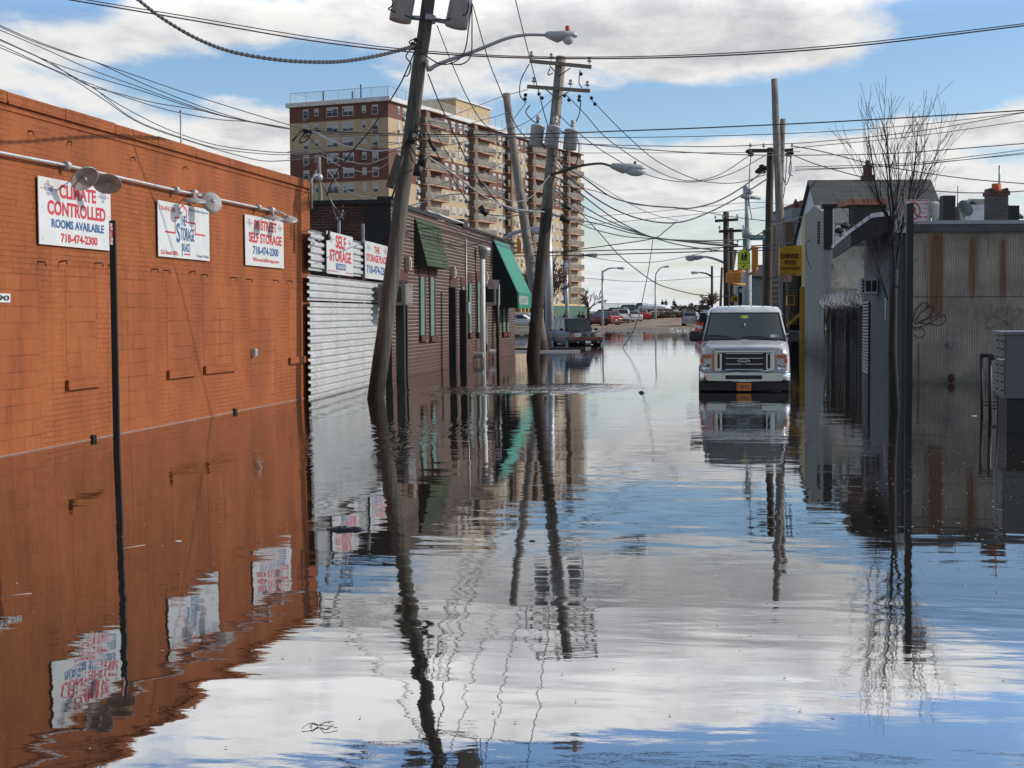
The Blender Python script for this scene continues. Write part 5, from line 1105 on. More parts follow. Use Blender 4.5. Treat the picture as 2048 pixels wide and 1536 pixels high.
ps_ = thing('pedestrian_signal', W(1582,612,68), 'yellow pedestrian signal box under the takeaway sign', 'pedestrian signal'); c = camM(1582, 601, 68); w = 7.5/F*68
mb = MB(); mb.box(-w, w, 0, .3, -w*1.25, w*1.25); mb.build('housing', M['orangepaint'], ps_, c, bevel=.02); mb = MB(); mb.box(-w*.8, w*.8, -.012, -.002, -w, w); mb.build('screen', mat('signal_mesh_grey', (.08,.08,.075), .6), ps_, c); mb = MB(); mb.box(-w, w*1.1, -.15, -.005, w*1.2, w*1.4); mb.build('hood', M['orangepaint'], ps_, c)
# board fence with razor wire
fa_, fb_ = G(1655, 722), G(1722, 738); df_ = Wall(fa_, fb_); zt_ = H(df_, 1690, 612)
dfn = thing('board_fence', df_.p(0,0), 'dark weathered board fence with razor wire between the shed and the takeaway', 'fence', rz=df_.rot)
mb = MB(); s_ = -.3
while s_ < df_.L: mb.box(s_, s_+.14, random.uniform(-.01,.01), .03, -.5, zt_+random.uniform(-.12,.12)); s_ += .155
mb.build('boards', M['darkwood'], dfn, df_.M)
for px_ in (1668, 1697):
    mb = MB(); s_ = df_.sz(px_, 650)[0]; mb.tube([(s_,-.08,-.5),(s_,-.08,zt_+.25)], .06, 8); mb.build('post', M['crossarm'], dfn, df_.M)
mb = MB(); P = []
for i in range(400):
    q = i/400; a_ = i*.42; P.append((q*df_.L, -.1+.22*math.cos(a_), zt_+.18+.22*math.sin(a_)+.05*math.sin(i*.13)))
mb.tube(P, .010, 4); mb.build('razor_wire', M['galv'], dfn, df_.M)
mb = MB()
for i in range(70):
    s_ = random.uniform(0, df_.L); z_ = zt_+random.uniform(-.6,.3); mb.tube(spline([(s_,-.1,z_-.8),(s_+random.uniform(-.2,.2),-.15,z_-.2),(s_+random.uniform(-.5,.5),-.2,z_+random.uniform(-.2,.5))],4), .009, 4)
mb.build('dead_vines', M['darkwood'], dfn, df_.M)
s_, z_ = df_.sz(1659, 652); mb = MB(); mb.box(s_-.1, s_+.25, -.15, -.02, z_-.15, z_+.15); tag(mb.build('meter_box', M['galv'], None, df_.M), 'grey meter box low on the dark board fence', 'meter box')

# ================================================================ houses behind
def gable(name, label, x0, x1, yridge, ywall, Z, depth, wallm, roofm, ridge_inset=0, zb=0):
    """house whose ridge runs across the view; photo columns/rows at depth Z (front wall plane)"""
    c = W((x0+x1)/2, 600, Z); Mx = Matrix.Translation((c.x,c.y,0)) @ Matrix.Rotation(YAW,4,'Z'); w = (x1-x0)/2/F*Z; zw_ = W(1024, ywall, Z).z; zr_ = CAMZ+(W(1024, yridge, Z+depth/2).z-CAMZ)
    o = thing(name, (c.x,c.y,zb), label, 'house', rz=YAW)
    mb = MB(); mb.prism([(-w,0,zb-.5),(-w,depth,zb-.5),(-w,depth,zw_),(-w,depth/2,zr_-.12),(-w,0,zw_)], (2*w,0,0)); mb.build('wall', wallm, o, Mx)
    mb = MB(); e = .3
    for sg_ in (0, 1):
        y0, y1 = (-e, depth/2) if sg_ == 0 else (depth+e, depth/2); z0 = zw_-e*(zr_-zw_)/(depth/2)
        mb.prism([(-w-.15,y0,z0),(-w-.15,y1,zr_),(-w-.15,y1,zr_+.12),(-w-.15,y0,z0+.12)], (2*w+.3,0,0))
    mb.build('roof', roofm, o, Mx); return o, Mx, w, zw_, zr_
m, t, p = new_mat('grey_asphalt_shingles'); v = objc(t); X, Y, Z = t.xyz(v)[:3]; n0 = t.noise(t.mapv(v, sc=(.4,1,4)), 1.5, 5, .6); rr = t.m('FRACT', t.m('MULTIPLY', Z, 4.0))
c = t.mix(t.mr(n0, .3, .7), (.075,.080,.078), (.12,.125,.12)); c = t.mix(t.mr(rr, .82, .9, 0, .4), c, (.035,.037,.036)); t.put(p.inputs['Base Color'], c); p.inputs['Roughness'].default_value = .95; M['shingrey'] = m
hs, Mx, w, zw_, zr_ = gable('gabled_house', 'house with a big plain grey shingle roof behind the tree', 1651, 1896, 369, 470, 68, 7, M['roofwhite'], M['shingrey'])
s_ = -w+(1772-1651)/F*68; mb = MB(); mb.box(s_-.28, s_+.28, 3.4, 4.0, zr_-.6, zr_+.35); mb.box(s_-.18, s_+.18, 3.5, 3.9, zr_+.352, zr_+.85); mb.lathe([(.12,0),(.12,.25),(.09,.25)], 10, Matrix.Translation((s_,3.7,zr_+.85))); mb.build('chimney', M['oldbrick'], hs, Mx)
o, Mx, w, zw_, zr_ = gable('gabled_house', 'far house gable just showing behind the brick chimney', 1985, 2033, 409, 440, 60, 5, M['roofwhite'], M['shingrey'])
def blockb(name, label, x0, x1, yt, Z, m_, depth=8, cat='building'):
    c = W((x0+x1)/2, 600, Z); Mx = Matrix.Translation((c.x,c.y,0)) @ Matrix.Rotation(YAW,4,'Z'); w = (x1-x0)/2/F*Z; zt_ = W((x0+x1)/2, yt, Z).z
    o = thing(name, (c.x,c.y,0), label, cat, rz=YAW); mb = MB(); mb.box(-w, w, 0, depth, -.5, zt_); mb.build('wall', m_, o, Mx); return o, Mx, w, zt_
o, Mx, w, zt_ = blockb('brick_block', 'red brick block behind the takeaway with a pale hipped roof', 1602, 1662, 401, 98, mat('plain_red_brick', (.16,.055,.042), .85, 0, .2, 3))
mb = MB(); mb.add([(-w+.4,1,zt_),(w,1,zt_),(w,5,zt_+.9),(-w+1.3,5,zt_+.9)], [(0,1,2,3)]); mb.box(-w+1.3,w,5,5.2,zt_,zt_+.9); mb.build('roof', M['shingrey'], o, Mx)
o2_, Mx, w, zt_ = blockb('brick_block', 'narrow stepped red brick tower left of the larger brick block', 1587, 1600, 408, 99, mat('plain_red_brick_two', (.15,.05,.038), .85, 0, .2, 3))
mb = MB(); mb.prism([(-w*.7,.2,zt_),(w*.5,.2,zt_),(-w*.1,.2,zt_+.35)], (0,.6,0)); mb.build('gablet', M['oldbrick'], o2_, Mx)
blockb('grey_house', 'grey sided house between the pale pole and the yellow front', 1583, 1612, 416, 92, mat('grey_blue_siding', (.17,.19,.21), .7, 0, .1, 2), cat='house')
blockb('brown_house', 'brown narrow building under the grey sided house', 1570, 1588, 446, 88, mat('brown_siding', (.12,.07,.045), .8, 0, .1, 2))
m, t, p = new_mat('pale_clapboard'); v = objc(t); Z = t.xyz(v)[2]; rr = t.m('FRACT', t.m('MULTIPLY', Z, 5.0)); t.put(p.inputs['Base Color'], t.mix(t.mr(rr, .8, .9), (.30,.34,.37), (.10,.12,.14))); p.inputs['Roughness'].default_value = .7; M['clap'] = m
o, Mx, w, zw_, zr_ = gable('gabled_house', 'pale clapboard house glimpsed behind the traffic signals', 1499, 1545, 535, 556, 118, 8, M['clap'], M['tar'])
mb = MB(); mb.box(-.35,.55,-.05,-.003,3.0,4.6); mb.build('window', M['glass'], o, Mx)
blockb('shop_building', 'dim shop front beyond the junction, behind the van roof', 1496, 1560, 585, 122, M['clap'], 6)
o, Mx, w, zt_ = blockb('junction_shop', 'dark shop behind the poles on the far side of the junction', 1530, 1580, 560, 112, mat('grey_green_render', (.13,.14,.12), .8, 0, .3, 1.5), 6)
o, Mx, w, zt_ = blockb('black_board', 'black square board standing right of the small crossing sign', 1478, 1500, 590, 100, M['tar'], .2, 'board')
o, Mx, w, zt_ = blockb('small_board', 'small black and white board above the larger black one', 1477, 1493, 573, 101, M['signblack'], .2, 'board')
mb = MB(); mb.box(-w*.8,w*.8,-.01,-.003,zt_-.45,zt_-.15); mb.build('white_panel', M['roofwhite'], o, Mx)

# ================================================================ foreground right: sign pole, tree, mailbox, railing
def noparking(o, x0, x1, y0, y1, Z, side=False, yaw=None):
    """white sign with a red ring, struck P, text and arrow; photo box x0..x1, y0..y1"""
    c = camM((x0+x1)/2, (y0+y1)/2, Z); w = (x1-x0)/2/F*Z; h = (y1-y0)/2/F*Z
    if yaw is not None: c = Matrix.Translation(c.translation) @ Matrix.Rotation(yaw, 4, 'Z')
    mb = MB(); mb.box(-w, w, -.006, .006, -h, h); mb.build('panel', M['signwhite'], o, c, bevel=.002)
    mb = MB(); y = -.009; r = h*.80; cx = -w*.30; n_ = 30
    for i in range(n_):
        a0, a1 = 2*math.pi*i/n_, 2*math.pi*(i+1)/n_; mb.poly([(cx+k*math.cos(a)*.82, y, k*math.sin(a)) for k, a in ((r,a0),(r,a1),(r*.82,a1),(r*.82,a0))])
    d = Vector((.62,0,-.72)).normalized(); nn = Vector((d.z,0,-d.x))*r*.09; a_ = Vector((cx,y-.001,0))-d*r*.75; b_ = Vector((cx,y-.001,0))+d*r*.75; mb.poly([a_-nn,b_-nn,b_+nn,a_+nn])
    for (p0,p1,p2,p3) in ((-w*.97,w*.97,h*.90,h*.96),(-w*.97,w*.97,-h*.96,-h*.90),(-w*.97,-w*.92,-h*.9,h*.9),(w*.92,w*.97,-h*.9,h*.9)): mb.poly([(p0,y,p2),(p1,y,p2),(p1,y,p3),(p0,y,p3)])
    ax = w*.52; aw = w*.34; az_ = -h*.52; mb.poly([(ax-aw*.6,y,az_-h*.03),(ax+aw*.6,y,az_-h*.03),(ax+aw*.6,y,az_+h*.03),(ax-aw*.6,y,az_+h*.03)])
    for s_ in (-1, 1): mb.poly([(ax+s_*aw*1.1,y,az_),(ax+s_*aw*.5,y,az_+h*.13),(ax+s_*aw*.5,y,az_-h*.13)])
    mb.build('red_markings', M['red'], o, c)
    mb = MB(); add_text(mb, 'P', cx-r*.3, cx+r*.32, -r*.5, r*.5, y-.002, .04); mb.build('lettering', M['red'], o, c)
    mb = MB(); add_text(mb, '11:30AM', w*.22, w*.88, h*.55, h*.72, y, .01); add_text(mb, 'TO 1PM', w*.25, w*.85, h*.15, h*.32, y, .01); add_text(mb, 'MON', w*.36, w*.74, -h*.2, -h*.06, y, .01); mb.build('small_lettering', M['palered'], o, c)
SZ = 21.0
g0 = G(1816, 865); sp_ = thing('sign_post', (g0.x,g0.y,0), 'square dark green post with a white no-parking sign, before the rusty shed', 'sign post', 'no-parking sign posts')
mb = MB(); q = .045; ztp = zat(1815, 409, g0); Mx = Matrix.Translation((g0.x,g0.y,0)) @ Matrix.Rotation(YAW,4,'Z'); mb.box(-.047, .047, -.03, .03, -.5, ztp); mb.build('post', M['poledark'], sp_, Mx)
noparking(sp_, 1809.5, 1857, 399.5, 445, SZ+.12)
g1 = G(234, 914); sp2 = thing('sign_post', (g1.x,g1.y,0), 'dark post standing in the water before the orange wall, its sign edge-on', 'sign post', 'no-parking sign posts')
mb = MB(); ztp = zat(230, 443, g1); Mx = Matrix.Translation((g1.x,g1.y,0)) @ Matrix.Rotation(YAW,4,'Z'); mb.box(-.036, .036, -.03, .03, -.5, ztp); mb.build('post', M['poledark'], sp2, Mx)
c = camM(227, 470, 17.45); sv_ = noparking(sp2, 208, 240, 447, 490, 17.5, yaw=YAW+R(92))
g3 = G(996, 738); sp3 = thing('sign_post', (g3.x,g3.y,0), 'thin dark post with a small no-parking sign before the green awning', 'sign post', 'no-parking sign posts')
mb = MB(); mb.tube([(g3.x,g3.y,-.4),(g3.x,g3.y,zat(995,560,g3))], .055, 6); mb.build('post', M['poledark'], sp3); noparking(sp3, 976, 996, 560, 578, 44.8)
sp4 = thing('sign_post', W(1572,700,68), 'small white no-parking sign on the dark post under the takeaway sign', 'sign post', 'no-parking sign posts')
mb = MB(); mb.tube([W(1568,702,67.6),W(1568,548,67.6)], .07, 6); mb.build('post', M['poledark'], sp4); noparking(sp4, 1566, 1583, 548, 564, 67.4)
# bare trees
def branch(mb, p, d, l, r, lv, spread=.45, up=.18, n=5, minr=.003):
    pts = [p]; q = p.copy(); dd = d.copy()
    for i in range(n):
        dd = (dd+Vector((random.gauss(0,1),random.gauss(0,1),random.gauss(0,1)))*.09+Vector((0,0,up*.25))).normalized(); q = q+dd*l/n; pts.append(q.copy())
    mb.tube(pts, [max(minr, r*(1-.62*i/n)) for i in range(n+1)], 5 if r < .03 else 8, cap=False)
    if lv <= 0: return
    k = random.randint(3, 4)
    for j in range(k):
        i = random.randint(1, n) if j else n; b_ = pts[i]; dr = (pts[min(i+1,n)]-pts[i-1]).normalized()
        s_ = Vector((random.gauss(0,1),random.gauss(0,1),random.gauss(0,.6))); s_ = (s_-dr*s_.dot(dr)).normalized()
        branch(mb, b_, (dr+s_*random.uniform(.25,spread)+Vector((0,0,up))).normalized(), l*random.uniform(.55,.8), max(minr, r*(1-.62*i/n)*.75), lv-1, spread, up, n, minr)
M['bark'] = mat('dark_bark', (.032,.027,.024), .9, 0, .4, 6, .01, stretch=(5,5,1))
g4 = G(1790, 820); tr = thing('street_tree', (g4.x,g4.y,0), 'bare young tree with many upright twigs beside the shed', 'tree')
TZ_ = (g4-CAMP).dot(fw); mb = MB()
mb.tube([W(1790,835,TZ_), W(1785,700,TZ_), W(1787,600,TZ_), W(1790,540,TZ_)], [.085,.075,.066,.06], 10); mb.build('trunk', M['bark'], tr)
mb = MB(); random.seed(21)
limbs = [([(1790,545),(1785,490),(1787,430),(1782,370),(1775,310),(1768,255)],.040),([(1790,545),(1798,490),(1806,440),(1822,380),(1832,320),(1836,262)],.036),([(1787,480),(1772,430),(1755,385),(1745,330),(1736,270)],.026),
         ([(1800,480),(1812,430),(1838,385),(1858,345),(1878,300)],.024),([(1787,430),(1795,380),(1798,330),(1796,290)],.020),([(1788,470),(1778,400),(1774,340),(1762,290)],.022),([(1803,455),(1826,400),(1846,340),(1850,290)],.020),
         ([(1777,600),(1762,560),(1748,510),(1738,470),(1722,440)],.016),([(1777,600),(1768,570),(1756,535),(1748,500)],.012),([(1790,590),(1800,560),(1806,520),(1812,480)],.012),([(1784,450),(1764,410),(1740,370),(1718,310)],.016)]
for pts, r_ in limbs:
    dz = random.uniform(-.5,.5); P = [W(x_+random.uniform(-1.5,1.5), y_, TZ_+dz*i/len(pts)) for i, (x_, y_) in enumerate(pts)]; sp = spline(P, 4); n_ = len(sp)
    mb.tube(sp, [max(.0035, .85*r_*(1-.78*i/n_)) for i in range(n_)], 7, cap=False)
    for i in range(3, n_, 1 if r_ > .018 else 2):
        dr = (sp[min(i+1,n_-1)]-sp[i-1]).normalized(); s_ = Vector((random.gauss(0,1),random.gauss(0,.8),0)).normalized()
        branch(mb, sp[i], (dr+s_*random.uniform(.3,.6)).normalized(), random.uniform(.35,.8), max(.0035, r_*(1-.75*i/n_)*.38), 1 if r_ > .018 else 1, .5, .2, 4, .003)
mb.build('crown', M['bark'], tr)
def smalltree(label, px, pb, pt, Z, spread, r=.12, lv=4, name='bare_tree', lean=0, zoff=0):
    b_ = W(px, pb, Z); h = W(px, pt, Z).z-b_.z; o = thing(name, b_, label, 'tree', 'bare trees beyond the flood'); d = Vector((lean,0,1)).normalized()
    mb = MB(); mb.tube([b_-d*.4, b_+d*h*.33], [r, r*.8], 8); mb.build('trunk', M['bark'], o)
    mb = MB()
    for k in range(4): a_ = k*1.57+random.random(); branch(mb, b_+d*h*.31, (d+Vector((math.cos(a_),math.sin(a_)*.6,0))*random.uniform(.3,.8)*spread).normalized(), h*.33, r*.6, lv-1, .9*spread, .12, 4, .028)
    mb.build('crown', mat('reddish_twigs', (.13,.075,.055), .9), o); return o
random.seed(5)
smalltree('big bare tree with reddish twigs before the apartment tower', 1092, 655, 535, 120, 1.15, .22, 5)
smalltree('bare tree between the two leaning poles, close to the tower', 1066, 655, 545, 135, 1.0, .15, 4)
smalltree('small windswept bare tree at the right edge of the tower', 1177, 640, 578, 165, 1.2, .2, 4)
smalltree('bushy bare tree at the road end behind the silver car', 1420, 632, 590, 150, 1.7, .12, 5)
# mailbox cluster
MZ = 20.0; a_ = W(2009, 730, MZ); Mx = Matrix.Translation((a_.x,a_.y,0)) @ Matrix.Rotation(YAW-R(11),4,'Z')
zt_, zb_ = W(2009,663,MZ).z, W(2009,797,MZ).z
mbx = thing('mailbox_cluster', (a_.x+.3,a_.y+.3,0), 'tall grey cluster mailbox with small locked doors at the right edge', 'mailbox', rz=YAW)
M['mail'] = mat('mailbox_grey_paint', (.11,.115,.112), .45, 0, .12, 6); M['mailf'] = mat('mailbox_door_grey', (.15,.155,.155), .4, .1, .1, 6)
mb = MB(); mb.box(.012, .75, 0, 1.0, zb_, zt_-.05); mb.build('cabinet', M['mail'], mbx, Mx, bevel=.004)
mb = MB(); mb.box(-.03, .80, -.03, 1.05, zt_-.048, zt_+.0); mb.build('top', M['mailf'], mbx, Mx, bevel=.006)
for r_ in range(7):
    for q in range(2):
        z0 = zb_+.05+r_*(zt_-zb_-.12)/7; z1 = z0+(zt_-zb_-.12)/7-.012; y0 = .03+q*.48; 
        mb = MB(); mb.box(-.004, .010, y0, y0+.45, z0, z1); d_ = mb.build('door', M['mailf'], mbx, Mx, bevel=.002)
        mb = MB(); mb.ball((-.008, y0+.08, (z0+z1)/2), .012); mb.box(-.008,-.004, y0+.15, y0+.3, (z0+z1)/2-.012, (z0+z1)/2+.012); mb.build('lock', M['black'], d_, Mx)
mb = MB(); mb.box(-.06, .0, -.02, .28, zt_-.40, zt_-.385); mb.build('outgoing_slot_hood', M['alu'], mbx, Mx)
mb = MB(); mb.box(.05, .72, .06, .9, -.5, zb_-.002); mb.build('pedestal', M['black'], mbx, Mx); mb = MB(); mb.box(.3,.5,-.006,-.001,zt_-.22,zt_-.14); mb.build('label_plate', M['mailf'], mbx, Mx)
# black railing
RZ = 24.0; rl = thing('railing', W(1975,835,RZ), 'black square tube railing with low bars beside the grey mailbox', 'railing')
def bar(x0, y0, x1, y1, r, Z=RZ, Zb=None): mb = MB(); mb.tube([W(x0,y0,Z), W(x1,y1,Zb or Z)], r, 4); mb.build('bar', M['black'], rl)
bar(1964,842,1963,709,.028); bar(1981,845,1980,716,.034,RZ-.5); bar(1961,711,2004,711,.034); bar(1978,716,2004,716,.03,RZ-.5); bar(1994,716,1996,845,.012); bar(1964,804,2004,804,.010); bar(1964,811,2004,811,.010)
bar(1999,760,2001,845,.010); bar(1981,817,2004,817,.010,RZ-.5)
lv_ = thing('louvre_stack', W(1989,800,26), 'short stack of pale slats between the railing and the mailbox', 'slats', rz=YAW)
for k in range(8):
    c = camM(1989, 726+k*7.5, 26); mb = MB(); mb.box(-.06,.07,0,.12,-.022,.022); mb.build('slat', mat('dirty_cream_slat', (.28,.25,.20), .6) if k == 0 else bpy.data.materials['dirty_cream_slat'], lv_, c)
# ================================================================ VEHICLES
def paint(name, col, metal=.1, rough=.32): return mat(name, col, rough, metal, .08, 2, coat=.35, spec=.4)
M['tyre'] = mat('tyre_rubber', (.015,.015,.016), .8, 0, .3, 10); M['rim'] = mat('alloy_rim', (.38,.39,.40), .35, .6, .1, 10); M['trim'] = mat('black_plastic_trim', (.018,.018,.019), .5, 0, .2, 8)
M['autoglass'] = mat('tinted_auto_glass', (.025,.035,.04), .06, 0, .2, 1, spec=.5); M['chrome'] = mat('chrome', (.62,.63,.64), .12, 1, .05, 5)
M['headlight'] = mat('headlight_glass', (.50,.52,.54), .12, .2, .1, 20, spec=1); M['amber'] = mat('amber_lens', (.55,.13,.03), .2, 0, .1, 20); M['tail'] = mat('red_tail_lens', (.35,.01,.012), .2, 0, .1, 10)
M['plate'] = mat('licence_plate_white', (.5,.52,.53), .5); M['plateor'] = mat('licence_plate_orange', (.62,.22,.03), .5)
def loft(mb, st, smooth=True):
    """st: list of (y, [(x,z)...]) half sections from bottom centre line outwards and up to the top centre; mirrored"""
    rings = []
    for y, h in st: rings.append([(x, y, z) for x, z in h]+[(-x, y, z) for x, z in reversed(h)])
    N = len(rings[0]); vs = [v for r_ in rings for v in r_]; k = len(rings)
    mb.add(vs, [(i*N+j, (i+1)*N+j, (i+1)*N+(j+1)%N, i*N+(j+1)%N) for i in range(k-1) for j in range(N)], smooth)
    mb.add(rings[0], [list(range(N))], False); mb.add(rings[-1], [list(range(N))[::-1]], False)
def vehicle(name, label, cat, loc, rz, L, Wd, Hr, kind, body, lower=None, group=None, detail=True, plate=None, clear=.2, sink=0, roofm=None, hood=None):
    """front of the vehicle is local -y; origin on the ground under its centre"""
    o = thing(name, loc, label, cat, group, rz=rz); Mx = o.matrix_basis.copy(); hw = Wd/2
    if kind == 'sedan': belt, hoodz, hy, wb, wt, rt_, rb, decky = .92, .78, -L*.5, -L*.22, -L*.06, L*.22, L*.36, .98
    elif kind == 'hatch': belt, hoodz, hy, wb, wt, rt_, rb, decky = .95, .82, -L*.5, -L*.26, -L*.08, L*.33, L*.47, 1.0
    elif kind == 'suv': belt, hoodz, hy, wb, wt, rt_, rb, decky = 1.08, 1.02, -L*.5, -L*.20, -L*.07, L*.42, L*.485, 1.1
    elif kind == 'minivan': belt, hoodz, hy, wb, wt, rt_, rb, decky = 1.02, .92, -L*.5, -L*.33, -L*.14, L*.40, L*.48, 1.05
    else: belt, hoodz, hy, wb, wt, rt_, rb, decky = 1.05, 1.0, -L*.5, -L*.20, -L*.08, L*.06, L*.10, 1.0
    def sec(w, zt, zb=clear): return [(0,zb),(w*.86,zb),(w*.97,zb+.10),(w,zb+.35),(w*.99,zt-.18),(w*.94,zt-.03),(w*.80,zt),(0,zt+.025)]
    st = [(-L/2, sec(hw*.80, hoodz-.22, clear+.12)), (-L/2+.06, sec(hw*.92, hoodz-.10, clear+.02)), (-L/2+.28, sec(hw*.98, hoodz-.02)), (-L/2+.6, sec(hw, hoodz+.02)), (wb, sec(hw, belt-.02)), (wb+.2, sec(hw, belt)), (rb-.1, sec(hw, belt+.02)), (min(rb+.15, L/2-.2), sec(hw*.99, decky)), (L/2-.12, sec(hw*.96, decky-.03)), (L/2-.02, sec(hw*.90, decky-.2, clear+.05)), (L/2, sec(hw*.84, decky-.28, clear+.1))]
    st = sorted(st, key=lambda q: q[0]); mb = MB(); loft(mb, st); bd = mb.build('body', body, o, Mx)
    # cabin: pillars and roof in body colour, glass panels on its faces
    wbs, wrs = hw*.93, hw*.74; zb = belt-.05
    mb = MB(); cab = [(wb-.0, wbs*.96, zb),(wt, wrs, Hr-.03),(rt_, wrs, Hr-.02),(rb, wbs*.96, zb)]
    rings = []
    for y, w, z in cab: rings.append((y, w, z))
    y0,w0,z0 = rings[0]; y1,w1,z1 = rings[1]; y2,w2,z2 = rings[2]; y3,w3,z3 = rings[3]
    vs = [(-w0,y0,z0),(w0,y0,z0),(-w1,y1,z1),(w1,y1,z1),(-w2,y2,z2),(w2,y2,z2),(-w3,y3,z3),(w3,y3,z3)]
    mb.add(vs, [(0,1,3,2),(2,3,5,4),(4,5,7,6),(0,2,4,6),(1,7,5,3)], False); cb = mb.build('cabin', roofm or body, o, Mx, bevel=.07)
    def panel(c4, f0=.06, f1=.94, g0=.10, g1=.93, off=.012, nm='window', m_=None):
        A_, B_, C_, D_ = [Vector(q) for q in c4]       # bottom-left, bottom-right, top-right, top-left
        P = lambda u, v_: (A_*(1-u)+B_*u)*(1-v_)+(D_*(1-u)+C_*u)*v_
        n_ = (B_-A_).cross(D_-A_).normalized(); q = MB(); q.prism([P(f0,g0)+n_*off, P(f1,g0)+n_*off, P(f1,g1)+n_*off, P(f0,g1)+n_*off], -n_*.01); return q.build(nm, m_ or M['autoglass'], o, Mx)
    ws = panel([vs[0],vs[1],vs[3],vs[2]], .05, .95, .06, .95, .014, 'windscreen'); panel([vs[7],vs[6],vs[4],vs[5]], .08, .92, .25, .92, .014, 'rear_window')
    for sd_ in (0, 1):
        qd = [vs[6],vs[0],vs[2],vs[4]] if sd_ == 0 else [vs[1],vs[7],vs[5],vs[3]]
        cuts = {'sedan':[(.08,.47),(.51,.92)],'hatch':[(.12,.50),(.54,.92)],'suv':[(.05,.30),(.34,.62),(.66,.93)],'minivan':[(.05,.33),(.36,.64),(.67,.94)],'pickup':[(.1,.9)]}[kind]
        for a_, b_ in cuts: 
            aa, bb_ = (a_, b_) if sd_ == 0 else (1-b_, 1-a_); panel(qd, aa, bb_, .14, .90, .012, 'side_window')
    if kind == 'pickup':
        mb = MB(); mb.box(-hw*.85, hw*.85, rb+.12, L/2-.1, decky-.02, decky+.03); mb.build('bed_liner', M['trim'], o, Mx)
    # wheels
    r = .33 if kind in ('sedan','hatch') else .37
    for sy, yy in ((-1, -L*.5+L*.19), (1, L*.5-L*.20)):
        for sx in (-1, 1):
            c = Vector((sx*(hw-.10), yy, r)); q = Matrix.Translation(c) @ Matrix.Rotation(R(90)*sx, 4, 'Y')
            mb = MB(); mb.M = Matrix.Translation(Vector((sx*(hw-.012), yy, r+.02))) @ Matrix.Rotation(R(90)*sx, 4, 'Y'); mb.lathe([(0,.0),(r+.08,.0),(r+.075,.014),(0,.016)], 20); mb.build('wheel_arch', M['trim'], o, Mx)
            mb = MB(); mb.M = q; mb.lathe([(r*.6,-.1),(r*.97,-.1),(r,-.05),(r,.08),(r*.95,.12),(r*.66,.12),(r*.6,.09)], 20); w_ = mb.build('wheel', M['tyre'], o, Mx)
            mb = MB(); mb.M = q; mb.lathe([(0,.10),(.06,.11),(.08,.09),(r*.5,.085),(r*.64,.11),(r*.66,.06)], 12); mb.build('rim', M['rim'], w_, Mx)
    # lights, bumpers, mirrors, plates
    for sx in (-1, 1):
        mb = MB(); z_ = hoodz-.20; mb.box(min(sx*hw*.50,sx*hw*.88), max(sx*hw*.50,sx*hw*.88), -L/2-.01, -L/2+.25, z_-.09, z_+.08); mb.build('headlight', M['headlight'], o, Mx, bevel=.02)
        tl_ = (hw*.80, hw*.95, .25, .5) if kind in ('suv','minivan','hatch') else (hw*.50, hw*.93, .0, .18)
        mb = MB(); mb.box(min(sx*tl_[0],sx*tl_[1]), max(sx*tl_[0],sx*tl_[1]), L/2-.22, L/2-.015, decky-.42, decky-.42+max(.16,tl_[3])); mb.build('tail_light', M['tail'], o, Mx, bevel=.02)
        mb = MB(); mb.box(min(sx*(hw+.00),sx*(hw+.19)), max(sx*(hw+.00),sx*(hw+.19)), wb+.15, wb+.27, belt, belt+.15); mb.build('mirror', M['trim'], o, Mx, bevel=.03)
    mb = MB(); mb.box(-hw*.90, hw*.90, -L/2-.07, -L/2+.12, clear+.12, clear+.32); mb.build('front_bumper', lower or body, o, Mx, bevel=.04)
    mb = MB(); mb.box(-hw*.90, hw*.90, L/2-.1, L/2+.07, clear+.12, clear+.34); mb.build('rear_bumper', lower or body, o, Mx, bevel=.04)
    mb = MB(); mb.box(-hw*.45, hw*.45, -L/2-.016, -L/2+.1, hoodz-.30, hoodz-.11); mb.build('grille', M['trim'], o, Mx, bevel=.015)
    if plate: 
        mb = MB(); mb.box(-.16, .16, L/2+.0, L/2+.01, decky-.45, decky-.30); mb.build('licence_plate', plate, o, Mx)
    if hood:
        mb = MB(); mb.add([(-hw*.78,-L/2+.30,hoodz+.012),(hw*.78,-L/2+.30,hoodz+.012),(hw*.80,wb-.02,belt+.02),(-hw*.80,wb-.02,belt+.02)], [(0,1,2,3)], False); mb.build('bonnet', hood, o, Mx)
    return o, Mx
def gp(px, py, Z, z=None):
    p_ = W(px, py, Z); return (p_.x, p_.y, zg(p_.x, p_.y) if z is None else z)
# the red SUV standing in the flood
pr = mat('dark_red_car_paint', (.030,.007,.014), .35, 0, .08, 2, spec=.25); pdk = paint('faded_dark_bonnet', (.02,.028,.03), .1, .3)
suv, Mx = vehicle('suv', 'dark red four-wheel drive with black bonnet, standing in the flood by the poles', 'car', gp(1150,690,81.5,-.30), R(23), 4.8, 1.86, 1.82, 'suv', pr, M['trim'], clear=.33, hood=pdk)
hw, L_ = .93, 4.8
for sx in (-.5, .5):
    mb = MB(); mb.tube([(sx, -.3, 1.86),(sx, 1.9, 1.86)], .025, 6); mb.build('roof_rail', M['trim'], suv, Mx)
mb = MB(); mb.prism([(-.44,-2.43,.98),(.44,-2.43,.98),(.34,-2.47,.72),(-.34,-2.47,.72)], (0,.08,0)); mb.build('grille_frame', M['chrome'], suv, Mx); mb = MB(); mb.prism([(-.39,-2.445,.96),(.39,-2.445,.96),(.30,-2.485,.755),(-.30,-2.485,.755)], (0,.01,0)); mb.build('grille_mesh', M['trim'], suv, Mx)
mb = MB(); mb.ball((0,-2.49,.86), .08, 1.3, .15, .5); mb.build('badge', M['paleblue'], suv, Mx)
